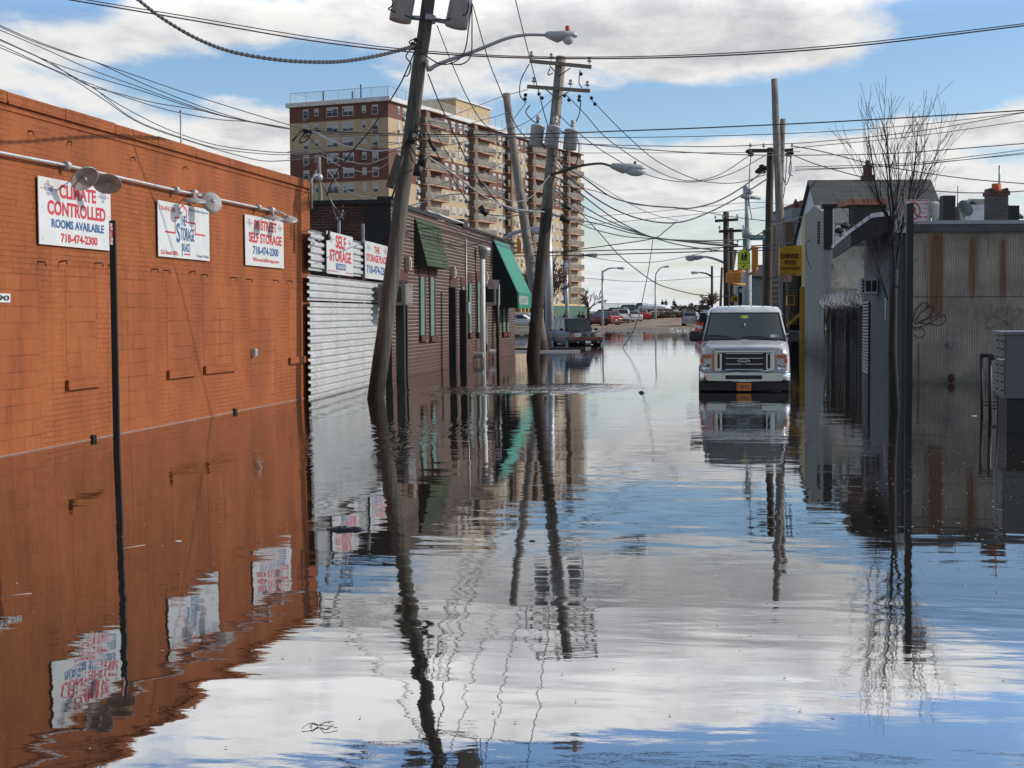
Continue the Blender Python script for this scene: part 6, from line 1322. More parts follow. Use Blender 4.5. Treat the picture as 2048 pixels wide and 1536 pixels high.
for sx in (-1, 1):
    mb = MB(); mb.box(min(sx*.42,sx*.80), max(sx*.42,sx*.80), -2.45, -2.2, .72, .96); mb.build('headlight', M['headlight'], suv, Mx, bevel=.03); mb = MB(); mb.box(min(sx*.80,sx*.88), max(sx*.80,sx*.88), -2.42, -2.2, .72, .93); mb.build('indicator', M['amber'], suv, Mx, bevel=.01)
    mb = MB(); mb.lathe([(0,0),(.055,0),(.055,.02)], 10, Matrix.Translation((sx*.6,-2.475,.47))@Matrix.Rotation(R(90),4,'X')); mb.build('fog_light', M['headlight'], suv, Mx)
mb = MB(); mb.box(-.90,.90,-2.46,-2.3,.56,.70); mb.build('bumper_paint', mat('red_bumper_paint', (.20,.010,.018), .4), suv, Mx, bevel=.03); mb = MB(); mb.box(-.16,.16,-2.49,-2.478,.40,.53); mb.build('licence_plate', M['plate'], suv, Mx)
mb = MB()
for s_ in (-.35,.25): mb.tube([(s_,-.98,1.11),(s_+.45,-.93,1.16)], .014, 5)
mb.build('wiper', M['trim'], suv, Mx)
# cars parked on the sand
PG = 'cars parked on the sandy lot'
vehicle('minivan', 'dark red minivan parked on the sand, nose to the left', 'car', gp(1207,650,168), R(-137), 4.9, 1.95, 1.72, 'minivan', paint('wine_red_paint', (.20,.012,.015)), M['trim'], PG, plate=M['plate'])
vehicle('suv', 'white four-wheel drive seen from behind, tucked next to the red minivan', 'car', gp(1237,646,178), R(-160), 4.6, 1.85, 1.80, 'suv', paint('white_car_paint', (.55,.56,.57), 0), M['trim'], PG)
vehicle('sedan', 'black sedan squeezed between the white four-wheel drive and the white sedan', 'car', gp(1247,642,186), R(-158), 4.6, 1.8, 1.45, 'sedan', paint('black_car_paint', (.02,.02,.022)), None, PG)
vehicle('sedan', 'white sedan showing its tail lights, in the middle of the parked row', 'car', gp(1262,641,184), R(-158), 4.7, 1.8, 1.45, 'sedan', paint('white_car_paint_two', (.52,.53,.54), 0), None, PG, plate=M['plate'])
vehicle('sedan', 'pale sedan with large red lights at the far end of the parked row', 'car', gp(1279,637,196), R(-158), 4.6, 1.8, 1.42, 'sedan', paint('bright_red_paint', (.35,.02,.02)), None, PG, roofm=bpy.data.materials['white_car_paint_two'])
vehicle('suv', 'dark grey estate car behind the roof of the red minivan', 'car', gp(1228,628,205), R(-120), 4.8, 1.85, 1.7, 'suv', paint('dark_grey_paint', (.05,.055,.06)), None, PG)
vehicle('hatchback', 'silver hatchback driving away down the sandy road', 'car', gp(1383,650,153), R(176), 4.4, 1.76, 1.50, 'hatch', paint('silver_paint', (.36,.38,.41), .5), None, None, plate=M['plate'])
vehicle('suv', 'white van-like car beyond the walking person, right of the silver hatchback', 'car', gp(1407,640,178), R(180), 4.8, 1.95, 1.9, 'suv', bpy.data.materials['white_car_paint'], M['trim'], None)
vehicle('pickup_truck', 'dark pickup truck mostly hidden behind the white van', 'car', gp(1421,660,112,.0), R(178), 5.2, 1.95, 1.8, 'suv', paint('blue_black_paint', (.02,.025,.035)), M['trim'], None)
vehicle('pickup_truck', 'dark green pickup truck on the far rise before the wire fence', 'car', gp(1281,628,222), R(-92), 5.3, 1.9, 1.8, 'pickup', paint('dark_green_paint', (.02,.05,.038)), M['trim'], PG)
vehicle('off_road_car', 'small dark green off-road car on the far rise, left of the pickup truck', 'car', gp(1250,628,218), R(-80), 4.0, 1.75, 1.75, 'hatch', bpy.data.materials['dark_green_paint'], M['trim'], PG)
vehicle('suv', 'dark car on the rise beside the small bare tree', 'car', gp(1204,630,200), R(-100), 4.7, 1.85, 1.65, 'suv', bpy.data.materials['dark_grey_paint'], None, PG)
LG = 'cars parked at the left lot'
vehicle('sedan', 'white sedan nosing out from behind the brick building corner', 'car', gp(1043,652,150), R(82), 4.7, 1.8, 1.42, 'sedan', bpy.data.materials['white_car_paint'], None, LG)
vehicle('sedan', 'dark teal sedan behind the white sedan at the brick corner', 'car', gp(1052,640,168), R(80), 4.7, 1.8, 1.45, 'sedan', paint('dark_teal_paint', (.03,.06,.07)), None, LG)
vehicle('sedan', 'farther white sedan over the roof of the dark teal one', 'car', gp(1036,636,176), R(78), 4.7, 1.8, 1.45, 'sedan', bpy.data.materials['white_car_paint_two'], None, LG)
vehicle('hatchback', 'pale car between the two leaning poles and the dark red four-wheel drive', 'car', gp(1095,655,128), R(20), 4.5, 1.8, 1.55, 'hatch', bpy.data.materials['white_car_paint'], None, LG)
# ---------------------------------------------------------------- the white van, nose towards us
vx = W(1489.5, 700, 31.5); van = thing('passenger_van', (vx.x, vx.y, 0), 'white passenger van facing the camera, axle deep in the flood', 'van', rz=R(-.6)); VM = van.matrix_basis.copy()
vp_ = paint('van_white_paint', (.60,.61,.65), .1, .2)
def vsec(w, zt, zb, wt_=None, tuck=.05):
    wt_ = wt_ or w*.9; return [(0,zb),(w*.9,zb),(w-.02,zb+.05),(w,zb+.25),(w,zb+(zt-zb)*.6),(w-.015,zt-.16),(wt_,zt-.03),(wt_*.85,zt),(0,zt+.015)]
mb = MB(); loft(mb, [(-.02, vsec(.90,.98,.28,.80)),(.05, vsec(.955,1.02,.20,.86)),(.20, vsec(.985,1.05,.16,.90)),(.55, vsec(.995,1.11,.12,.92)),(.80, vsec(1.0,1.16,.10,.93)),(1.2, vsec(1.0,1.18,.05,.95)),(5.4, vsec(1.0,1.18,.05,.95)),(5.6, vsec(.97,1.12,.1,.93))]); mb.build('body', vp_, van, VM)
# upper body: windscreen frame rises and narrows
def us(w0, z0, w1, z1): return [(0,z0),(w0,z0),(w0,z0+.03),(w0*.5+w1*.5+.02,(z0+z1)/2),(w1+.02,z1-.10),(w1-.06,z1-.025),(w1-.30,z1),(0,z1+.02)]
mb = MB(); loft(mb, [(.60, us(.955,1.08,.93,1.10)),(.78, us(.955,1.08,.915,1.25)),(1.30, us(.955,1.08,.815,1.79)),(1.46, us(.96,1.08,.815,1.87)),(1.75, us(.97,1.08,.82,1.905)),(5.3, us(.97,1.08,.82,1.90)),(5.55, us(.95,1.08,.78,1.82))]); mb.build('cab', vp_, van, VM)
def vpanel(c4, nm, m_, th=.012, parent=None, bev=0):
    A_, B_, C_, D_ = [Vector(q) for q in c4]; n_ = (B_-A_).cross(D_-A_).normalized(); q = MB(); q.prism([v_ for v_ in (A_,B_,C_,D_)], n_*th); return q.build(nm, m_, parent or van, VM, bevel=bev)
wy = lambda z: .645+(z-1.10)*(1.30-.70)/(1.79-1.12)
vpanel([(-.925,wy(1.10)-.025,1.10),(.925,wy(1.10)-.025,1.10),(.785,wy(1.75)-.03,1.75),(-.785,wy(1.75)-.03,1.75)], 'windscreen_seal', M['trim'], .02, bev=.01)
m, t, p = new_mat('windscreen_grey_green'); p.inputs['Base Color'].default_value = (.075,.095,.09,1); p.inputs['Roughness'].default_value = .05; p.inputs['Specular IOR Level'].default_value = .9
wsn = vpanel([(-.86,wy(1.16)-.052,1.16),(.86,wy(1.16)-.052,1.16),(.75,wy(1.725)-.055,1.725),(-.75,wy(1.725)-.055,1.725)], 'windscreen', m, .004)
mb = MB(); n_ = 14; zc = 1.655; c0 = Vector((-.0,wy(zc)-.066,zc)); mb.poly([c0+Vector((.085*(1+.12*(i%2))*math.cos(2*math.pi*i/n_), .035*math.sin(2*math.pi*i/n_)*.8, .04*(1+.12*(i%2))*math.sin(2*math.pi*i/n_))) for i in range(n_)]); mb.build('green_sticker', mat('lime_sticker', (.42,.55,.12), .5), van, VM)
for x_, w_, c_ in ((.63,.055,'plate'),(.73,.03,'paleblue')):
    mb = MB(); z_ = 1.225; mb.add([(x_-w_,wy(z_-.03)-.060,z_-.03),(x_+w_,wy(z_-.03)-.060,z_-.03),(x_+w_,wy(z_+.03)-.060,z_+.03),(x_-w_,wy(z_+.03)-.060,z_+.03)], [(0,1,2,3)], False); mb.build('inspection_sticker', M[c_], van, VM)
mb = MB(); mb.tube([(0,wy(1.45)-.065,1.44),(0,wy(1.5)-.065,1.50)], .02, 6); mb.build('mirror_mount', M['galv'], van, VM)
for pts in ([(-.12,1.13),(-.35,1.20),(-.60,1.235),(-.82,1.235)],[(.72,1.12),(.45,1.19),(.20,1.215),(-.05,1.20)]):
    mb = MB(); mb.tube(spline([(x_, wy(z_)-.085, z_) for x_, z_ in pts], 5), .013, 5); mb.build('wiper', M['trim'], van, VM)
mb = MB()
for x_ in (-.62,-.36,-.1,.16,.42,.66): mb.box(x_-.012, x_+.012, 1.55, 5.3, 1.885-abs(x_)*.03, 1.925-abs(x_)*.03)
mb.build('roof_ribs', vp_, van, VM)
# grille group
def vb(x0,x1,y0,y1,z0,z1,nm,m_,bev=.006,parent=None): mb = MB(); mb.box(x0,x1,y0,y1,z0,z1); return mb.build(nm, m_, parent or van, VM, bevel=bev)
gr = vb(-.70,.66,-.075,.03,.445,.955,'grille_surround',M['chrome'],.04)
vb(-.60,.575,-.085,-.076,.475,.875,'grille_back',M['trim'],.01,gr)
vb(-.655,-.50,-.11,-.086,.47,.86,'side_bar',M['chrome'],.01,gr); vb(-.495,-.425,-.10,-.086,.48,.85,'side_slot',M['trim'],.01,gr); vb(.40,.455,-.10,-.086,.48,.83,'side_slot',M['trim'],.01,gr); vb(.46,.62,-.11,-.086,.47,.86,'side_bar',M['chrome'],.01,gr)
vb(-.60,-.545,-.118,-.111,.52,.84,'slot',M['trim'],.004,gr); vb(.495,.555,-.118,-.111,.52,.84,'slot',M['trim'],.004,gr)
for z_ in (.50,.615,.745,.85): vb(-.42,.395,-.112,-.087,z_-.012,z_+.012,'grille_bar',M['chrome'],.006,gr)
mb = MB(); mb.ball((-.03,-.118,.675), .145, 1, .12, .44, 20, 9); bgd = mb.build('badge_rim', M['chrome'], van, VM); mb = MB(); mb.ball((-.03,-.128,.675), .125, 1, .10, .40, 20, 9); mb.build('badge', mat('badge_navy', (.03,.04,.07), .3), bgd, VM)
mb = MB(); add_text(mb, 'Ford', -.11, .05, .655, .700, -.146, .01); mb.build('lettering', M['chrome'], bgd, VM)
for sx in (-1, 1):
    x0, x1 = (-.965,-.715) if sx < 0 else (.675,.93)
    hl = vb(x0,x1,-.055,.25,.46,.845,'headlight',M['headlight'],.03); vb(x0+.03,x1-.02,-.075,-.056,.745,.825,'indicator',M['amber'],.008,hl); xe = x0 if sx < 0 else x1-.07
    vb(xe,xe+.07,-.073,-.056,.64,.73,'side_marker',M['amber'],.008,hl); vb(x0+.01,x1-.01,-.079,-.057,.727,.742,'divider',M['chrome'],.003,hl); vb(x0+.01,x1-.01,-.079,-.057,.605,.618,'divider',M['chrome'],.003,hl)
    mb = MB(); mb.lathe([(0,0),(.05,.0),(.075,.03),(.085,.035)], 14, Matrix.Translation(((x0+x1)/2,-.06,.54))@Matrix.Rotation(R(90),4,'X')); mb.build('reflector', M['chrome'], hl, VM)
bm = MB(); loft(bm, [(-.20,[(0,.25),(.80,.25),(.84,.28),(.84,.40),(.80,.425),(0,.43)]),(-.14,[(0,.23),(.95,.23),(.985,.26),(.985,.41),(.95,.435),(0,.44)]),(.25,[(0,.23),(1.0,.23),(1.01,.26),(1.01,.41),(1.0,.435),(0,.44)])]); bu = bm.build('bumper', M['chrome'], van, VM)
vb(-.42,.38,-.212,-.19,.285,.375,'air_intake',M['trim'],.01,bu)
vb(-.97,.97,-.10,.2,.02,.225,'valance',M['trim'],.02)
pl = vb(-.175,.14,-.225,-.21,.035,.205,'licence_plate',M['plateor'],.004); mb = MB(); add_text(mb, 'T 48-81DC', -.15,.115,.075,.165,-.228,.02); mb.build('lettering', mat('plate_navy', (.03,.03,.06), .5), pl, VM)
for sx in (-1, 1):
    x0, x1 = (-1.24,-.97) if sx < 0 else (.98,1.25)
    mi = vb(x0,x1,.78,.92,1.10,1.34,'door_mirror',M['trim'],.05); 
    for z_ in (1.15,1.25): vb(min(sx*.93,sx*1.03),max(sx*.93,sx*1.03),.85,.89,z_,z_+.03,'mirror_arm',M['chrome'] if sx > 0 else M['trim'],.005,mi)
for sx in (-1, 1):
    for yy in (.75, 4.3):
        mb = MB(); mb.M = Matrix.Translation((sx*.92, yy, .22)) @ Matrix.Rotation(R(90)*sx, 4, 'Y'); mb.lathe([(0,-.1),(.37,-.1),(.38,.05),(.34,.1),(.22,.1),(.2,.06),(0,.07)], 22); mb.build('wheel', M['tyre'], van, VM)
    for y0, y1, nm in ((1.05,1.9,'side_window'),(2.1,3.6,'side_window'),(3.75,5.2,'side_window')):
        A_, B_, C_, D_ = (sx*.965,y0,1.2),(sx*.965,y1,1.2),(sx*.87,y1,1.72),(sx*.87,y0+.25 if y0 < 1.1 else y0,1.72)
        vpanel([A_,B_,C_,D_] if sx > 0 else [B_,A_,D_,C_], nm, M['autoglass'], .02)

# ================================================================ people, barrels, debris
def person(label, px, py, Z, h, top, legs, pose='walk', facing=0, hair=(.04,.03,.02), group=None):
    b = W(px, py, Z); z0 = zg(b.x, b.y); o = thing('person', (b.x, b.y, z0), label, 'person', group, rz=facing)
    s_ = h/1.75; me = bpy.data.meshes.new('body'); 
    if pose == 'walk': lf, rf, lk, rk, lh, rh = (-.10,-.24,.0),(.10,.26,.04),(-.10,-.10,.5),(.10,.10,.48),(-.30,.14,.82),(.30,-.16,.84)
    elif pose == 'arms': lf, rf, lk, rk, lh, rh = (-.14,-.12,.0),(.12,.16,.0),(-.13,-.06,.5),(.12,.08,.5),(-.42,-.05,1.22),(.42,-.05,1.25)
    else: lf, rf, lk, rk, lh, rh = (-.12,0,0),(.12,0,0),(-.12,.0,.5),(.12,.0,.5),(-.27,.0,.80),(.27,.0,.80)
    le, re_ = ((-.30,.06,1.10),(.30,-.04,1.10)) if pose != 'arms' else ((-.46,.02,1.36),(.46,.02,1.36))
    V = [(0,0,.95),(0,0,1.15),(0,0,1.38),(0,.0,1.50),(0,-.02,1.62),(0,-.01,1.72),(-.18,0,1.42),le,lh,(.18,0,1.42),re_,rh,(-.10,0,.90),lk,(lf[0],lf[1],.08),(lf[0],lf[1]-.16,.04),(.10,0,.90),rk,(rf[0],rf[1],rf[2]+.08),(rf[0],rf[1]-.16,rf[2]+.04)]
    E = [(0,1),(1,2),(2,3),(3,4),(4,5),(2,6),(6,7),(7,8),(2,9),(9,10),(10,11),(0,12),(12,13),(13,14),(14,15),(0,16),(16,17),(17,18),(18,19)]
    rad = [.15,.145,.15,.055,.095,.085,.075,.05,.035,.075,.05,.035,.095,.065,.045,.04,.095,.065,.045,.04]
    me.from_pydata([Vector(v)*s_ for v in V], E, []); ob = bpy.data.objects.new('body', me); COL.objects.link(ob)
    bm = bmesh.new(); bm.from_mesh(me); bm.to_mesh(me); bm.free()
    mod = ob.modifiers.new('skin', 'SKIN')
    if not me.skin_vertices:
        me.skin_vertices and None
    if not len(me.skin_vertices):
        bm = bmesh.new(); bm.from_mesh(me); bm.verts.layers.skin.verify(); bm.to_mesh(me); bm.free()
    for i, sv_ in enumerate(me.skin_vertices[0].data): sv_.radius = (rad[i]*s_*(1.15 if i in (0,1,2) else 1), rad[i]*s_*(.8 if i in (0,1,2) else 1)); sv_.use_root = (i == 0)
    mod.use_smooth_shade = True; sub = ob.modifiers.new('sub', 'SUBSURF'); sub.levels = sub.render_levels = 1
    dg = bpy.context.evaluated_depsgraph_get(); dg.update(); m2 = bpy.data.meshes.new_from_object(ob.evaluated_get(dg)); bpy.data.objects.remove(ob)
    skin = mat('skin_tone', (.30,.17,.11), .6) if 'skin_tone' not in bpy.data.materials else bpy.data.materials['skin_tone']
    tm = mat('jacket_cloth', top, .9, 0, .2, 4); lm = mat('trouser_cloth', legs, .9, 0, .2, 4)
    m2.materials.clear(); [m2.materials.append(q) for q in (tm, lm, skin)]
    for f in m2.polygons: z_ = f.center.z/s_; f.material_index = 2 if z_ > 1.5 else (1 if z_ < .92 else 0); f.use_smooth = True
    bo = bpy.data.objects.new('body', m2); COL.objects.link(bo); bo.parent = o
    mb = MB(); mb.ball((0,.03*s_,1.70*s_), .105*s_, 1, 1, .95); q = mb.build('hair', mat('hair_dark', hair, .8)); q.parent = o
    return o
person('person in dark jacket and jeans walking between the silver hatchback and the white car', 1397, 643, 158, 1.85, (.015,.016,.018), (.10,.14,.20), 'arms', R(180))
PF = 'people on the far debris line'
for x_, l_, ps_ in ((1325,'tall person in dark clothes standing on the far debris, left of a pair','stand'),(1332,'person in brown standing just right of the tall one on the far debris','walk'),(1348,'small lone person in grey walking on the far debris near the tilted boards','walk')):
    person(l_, x_, 624, 228, 1.8, {1325:(.02,.02,.025),1332:(.08,.05,.04),1348:(.12,.13,.15)}[x_], (.03,.03,.04), ps_, R(160), group=PF)
person('person in a dark red top beyond the roof of the dark red four-wheel drive', 1131, 648, 140, 1.75, (.14,.02,.02), (.03,.03,.04), 'stand', R(10))
person('person in black standing left of two by the green site fence', 1159, 648, 142, 1.75, (.015,.015,.017), (.02,.02,.02), 'stand', R(200))
person('stooping-shouldered person in black, right of the pair by the green fence', 1166, 649, 140, 1.7, (.02,.018,.018), (.02,.02,.02), 'walk', R(150))
for x_, y_, Z_, l_ in ((1397, 668, 100, 'orange and white striped traffic barrel, the farther one left of the van'),(1404, 676, 92, 'orange and white striped traffic barrel touching the van mirror in view')):
    b = W(x_, y_, Z_); o = thing('traffic_barrel', (b.x,b.y,0), l_, 'traffic barrel', 'striped traffic barrels'); mb = MB(); mb.lathe([(0,-.3),(.30,-.3),(.29,.2),(.27,.62),(.24,.98),(.0,1.0)], 18, Matrix.Translation((b.x,b.y,.05)))
    m_ = bpy.data.materials.get('barrel_stripes')
    if not m_:
        m_, t, p = new_mat('barrel_stripes'); Z = t.xyz(objc(t))[2]; t.put(p.inputs['Base Color'], t.mix(t.m('GREATER_THAN', t.m('FRACT', t.m('MULTIPLY', Z, 2.2)), .62), (.60,.07,.015), (.62,.62,.60))); p.inputs['Roughness'].default_value = .5
    mb.build('barrel', m_, o); mb = MB(); mb.box(b.x-.12,b.x+.12,b.y-.03,b.y+.03,1.05,1.13); mb.build('handle', bpy.data.materials['barrel_stripes'], o)
# green site fence and chain-link fence, berm and rubble
def lowfence(name, label, xa, xb, Za, Zb, yt, m_, cat='fence', posts=True):
    a_, b_ = W(xa, 630, Za), W(xb, 630, Zb); w_ = Wall(a_, b_); z0 = min(zg(a_.x,a_.y), zg(b_.x,b_.y))-.3; zt_ = W(xa, yt, Za).z
    o = thing(name, w_.p(0, z0), label, cat, rz=w_.rot); mb = MB(); mb.box(0, w_.L, 0, .02, z0, zt_); mb.build('panel', m_, o, w_.M); mb = MB(); k = int(w_.L/3)
    for i in range(k+1): s_ = w_.L*i/k; mb.tube([(s_,.08,z0),(s_,.08,zt_+.1)], .05, 5)
    mb.tube([(0,.05,zt_),(w_.L,.05,zt_)], .04, 5); mb.build('posts_and_rail', M['galv'], o, w_.M); return o
lowfence('site_fence', 'green fabric covered site fence below the apartment tower', 1098, 1175, 172, 190, 611, mat('green_fence_fabric', (.06,.13,.10), .8, 0, .25, .8))
m, t, p = new_mat('chain_link_mesh'); p.inputs['Base Color'].default_value = (.25,.27,.28,1); v = objc(t); X, Y, Z = t.xyz(v)[:3]
al = t.m('MAXIMUM', t.m('LESS_THAN', t.m('FRACT', t.m('MULTIPLY', t.m('ADD', X, Z), 7.0)), .16), t.m('LESS_THAN', t.m('FRACT', t.m('MULTIPLY', t.m('SUBTRACT', X, Z), 7.0)), .16)); t.put(p.inputs['Alpha'], al)
lowfence('chain_link_fence', 'long wire mesh fence on the far rise behind the parked cars', 1206, 1296, 238, 244, 607, m)
lowfence('beach_railing', 'thin far railing right of the curved street lamp', 1316, 1418, 250, 262, 614, m)
random.seed(11)
def rubble(name, label, xa, xb, y, Z, n_, hmax, m_, spread=5):
    mb = MB()
    for i in range(n_):
        px = random.uniform(xa, xb); c = W(px, y, Z+random.uniform(-spread, spread)); z_ = zg(c.x, c.y); s_ = random.uniform(.15, .7)*(.25 if 'litter' in name else 1); mb.M = Matrix.Translation((c.x, c.y, z_+random.uniform(-.05, hmax*.5))) @ Matrix.Rotation(random.uniform(0,3), 4, 'Z') @ Matrix.Rotation(random.uniform(-.5,.5), 4, 'Y')
        if random.random() < .5: mb.box(-s_, s_, -.08, .08, -.05, .05)
        else: mb.ball((0,0,0), s_*.6, 1.4, 1, .5, 7, 4)
    o = mb.build(name, m_); tag(o, label, 'debris', kind='stuff'); return o
M['deb1'] = mat('wet_dark_debris', (.07,.05,.035), .9, 0, .4, 2); M['deb2'] = mat('pale_broken_boards', (.36,.34,.30), .8, 0, .3, 2)
rubble('dark_debris', 'dark heap of storm debris along the far road end', 1268, 1420, 636, 200, 420, 1.3, M['deb1'], 4)
rubble('dark_debris', 'higher band of brown storm wreckage on the far rise', 1270, 1400, 626, 222, 420, 1.6, M['deb1'], 5)
rubble('pale_debris', 'pale broken boards scattered over the far wreckage', 1275, 1420, 630, 206, 90, 1.6, M['deb2'], 8)
rubble('shore_litter', 'white litter and foam lying along the water edge near the van', 1340, 1410, 657, 138, 130, .05, mat('white_litter', (.55,.55,.53), .8), 7)
rubble('shore_litter', 'dark litter along the water edge left of the shore', 1150, 1300, 664, 130, 60, .04, M['deb1'], 4)
boat = W(1309, 622, 214); zb_ = zg(boat.x, boat.y)
o = thing('boat', (boat.x,boat.y,zb_+.9), 'pale upturned boat lying on the far debris under the curved lamp', 'boat', rz=YAW); Mx = o.matrix_basis.copy(); mb = MB()
loft(mb, [(-1.0,[(0,0),(1.6,0),(1.5,.3),(0,.45)]),(0,[(0,0),(2.6,0),(2.3,.5),(0,.8)]),(1.0,[(0,0),(1.6,0),(1.5,.3),(0,.45)])]); mb.build('hull', M['roofwhite'], o, Mx)
for i, (x_, l_, m_) in enumerate([(1355,'dark tilted board sticking out of the far wreckage','deb1'),(1366,'striped pale board leaning at the right of the far wreckage','deb2'),(1371,'dark pointed board rising beside the pale leaning one','deb1')]):
    b = W(x_, 620, 222); mb = MB(); d_ = Vector((.6 if i == 1 else .5-.9*(i == 0)*1, 0, .9)).normalized(); q = b+Vector((0,0,-.5)); mb.prism([q, q+Vector((.5,0,0)), q+Vector((.5,0,0))+d_*1.6, q+d_*1.9], (0,.1,0)); tag(mb.build('tilted_board', M[m_]), l_, 'board')
# floating things near the camera
def floatobj(name, label, px, py, r, sx, sy, sz, m_, cat, n_=2):
    g_ = G(px, py); mb = MB(); 
    for i in range(n_):
        mb.M = Matrix.Translation((g_.x+i*r*1.25, g_.y+random.uniform(-.02,.02), 0)); 
        vs0 = len(mb.v); mb.ball((0,0,0), r*(1-.15*i), sx, sy, sz, 14, 8)
        for k in range(vs0, len(mb.v)): v_ = mb.v[k]; v_ += Vector((random.gauss(0,1),random.gauss(0,1),random.gauss(0,1)))*r*.05
    tag(mb.build(name, m_), label, cat)
random.seed(3)
floatobj('floating_bag', 'black plastic bag floating in front of the leaning pole', 682, 1059, .085, 1.4, .8, .30, M['rubberbag'], 'bag')
floatobj('floating_ball', 'small black lump floating in the middle of the flooded street', 1283, 786, .055, 1.2, 1, .8, M['rubberbag'], 'float', 1)
floatobj('floating_scrap', 'small white scrap floating before the orange wall', 355, 1083, .018, 1.6, .8, .3, M['white'], 'litter', 1)
floatobj('floating_scrap', 'white scrap floating on the dark reflection near the railing', 1948, 832, .03, 1.6, .8, .3, M['white'], 'litter', 1)
floatobj('floating_scrap', 'little dark cap floating among the pole reflections', 1064, 1083, .02, 1.4, .8, .4, M['deb1'], 'litter', 1)
for (x0,y0,x1,y1,l_,m_) in [(10,1192,63,1187,'thin yellow reed floating at the left edge','deb2'),(245,1097,290,1090,'thin pale reed floating right of the dark post','deb2')]:
    a_, b_ = G(x0,y0), G(x1,y1); mb = MB(); mb.tube([a_, b_], .003, 4); tag(mb.build('floating_reed', M[m_]), l_, 'reed')
a_ = G(636, 1452); mb = MB()
for k in range(6): an = random.gauss(.4, .5)+(3.14 if k % 2 else 0); l_ = random.uniform(.03,.09); o_ = Vector((random.uniform(-.02,.02), random.uniform(-.02,.02), .004)); mb.tube(spline([a_+o_, a_+o_+Vector((math.cos(an)*l_*.5, math.sin(an)*l_*.5, .012)), a_+o_+Vector((math.cos(an+.5)*l_, math.sin(an+.5)*l_, .002))],3), .0016, 4)
tag(mb.build('twig_bundle', M['deb1']), 'little bundle of dark twigs floating in the foreground', 'twigs')
pl0, pl1 = G(1030, 704), G(1160, 703); w_ = Wall(pl0, pl1); mb = MB(); mb.box(0, w_.L, -.12, .12, -.03, .07); tag(mb.build('floating_plank', M['white'], None, w_.M), 'long white board floating at the feet of the leaning poles', 'plank')
pl0, pl1 = G(1030, 701), G(1170, 699.5); w_ = Wall(pl0, pl1); mb = MB(); mb.box(0, w_.L, -.1, .1, -.03, .12); tag(mb.build('floating_plank', M['darkwood'], None, w_.M), 'longer dark board floating just behind the white one', 'plank')
mb = MB(); mb.M = Matrix.Translation(G(1040, 706)); mb.box(-.1,.5,-.1,.1,-.02,.1)
random.seed(9); mb = MB()
for i in range(420):
    if i < 300: px, py = random.uniform(1500, 2048), random.uniform(800, 1080)
    else: px, py = random.uniform(0, 2048), random.uniform(820, 1500)
    g_ = G(px, py); s_ = random.uniform(.004, .011)*(1 if i < 300 else .7); a_ = random.uniform(0, 3.14); c_, q_ = math.cos(a_)*s_*1.8, math.sin(a_)*s_*1.8
    mb.add([(g_.x-c_,g_.y-q_,.004),(g_.x+q_*.6,g_.y-c_*.6,.006),(g_.x+c_,g_.y+q_,.004),(g_.x-q_*.6,g_.y+c_*.6,.007)], [(0,1,2,3)], False)
tag(mb.build('floating_specks', mat('tiny_pale_leaves', (.42,.40,.34), .6, 0, .5, 40)), 'tiny pale specks of leaf floating on the flood', 'leaves', kind='stuff')
# ================================================================ overhead cables
CG = 'overhead cables along the street'
def cable(label, pts, w=2.2, m_='cable', name='overhead_cable', twist=False, group=CG, seg=7):
    """pts (photo x, y, depth); w = thickness in photo pixels at the first point"""
    w *= .82; P = []; Zs = [q[2] if len(q) > 2 else None for q in pts]
    idx = [i for i, z in enumerate(Zs) if z is not None]
    for i in range(len(pts)):
        if Zs[i] is None:
            a_ = max(j for j in idx if j < i); b_ = min(j for j in idx if j > i); Zs[i] = Zs[a_]+(Zs[b_]-Zs[a_])*(i-a_)/(b_-a_)
    P = [W(q[0], q[1], z) for q, z in zip(pts, Zs)]; r = [w/2/F*z for z in Zs]; sp = spline(P, seg); rr = [r[min(len(r)-1, int(i/seg))]*(1-(i%seg)/seg)+r[min(len(r)-1, int(i/seg)+1)]*((i%seg)/seg) for i in range(len(sp))]
    mb = MB()
    if not twist: mb.tube(sp, rr, 5, cap=False)
    else:
        D = [0]; 
        for a_, b_ in zip(sp, sp[1:]): D.append(D[-1]+(b_-a_).length)
        tot = D[-1]; n_ = int(tot/.055); fine = []; k = 0
        for i in range(n_+1):
            d_ = tot*i/n_
            while k < len(D)-2 and D[k+1] < d_: k += 1
            f_ = (d_-D[k])/max(1e-6, D[k+1]-D[k]); fine.append((sp[k].lerp(sp[k+1], f_), rr[k], d_))
        for ph in (0, math.pi): mb.tube([p_+Vector((math.cos(d_*14+ph)*.35, 0, math.sin(d_*14+ph)))*r_*.75 for p_, r_, d_ in fine], [r_*.8 for p_, r_, d_ in fine], 5, cap=False)
    o = mb.build(name, M[m_]); tag(o, label, 'cable', group); return o
cable('thick twisted cable sagging from the top edge to the transformer pole', [(272,-4,15),(330,40),(400,80),(470,105),(560,120),(640,124),(700,121),(770,108),(828,92,29.3)], 7, 'cable', twist=True)
cable('dark red upper line crossing the whole sky, lower of the close pair', [(118,-4,20),(380,40),(640,84),(850,106),(1100,117),(1400,113),(1700,93),(2060,50,26)], 3.6, 'cablered')
cable('dark upper line crossing the whole sky, upper of the close pair', [(150,-4,20),(380,34),(640,77),(850,102),(1100,114),(1400,109),(1700,88),(2060,46,26)], 2.6, 'cable')
J = (606,262,44); LB = 'bundle of cables over the orange building'
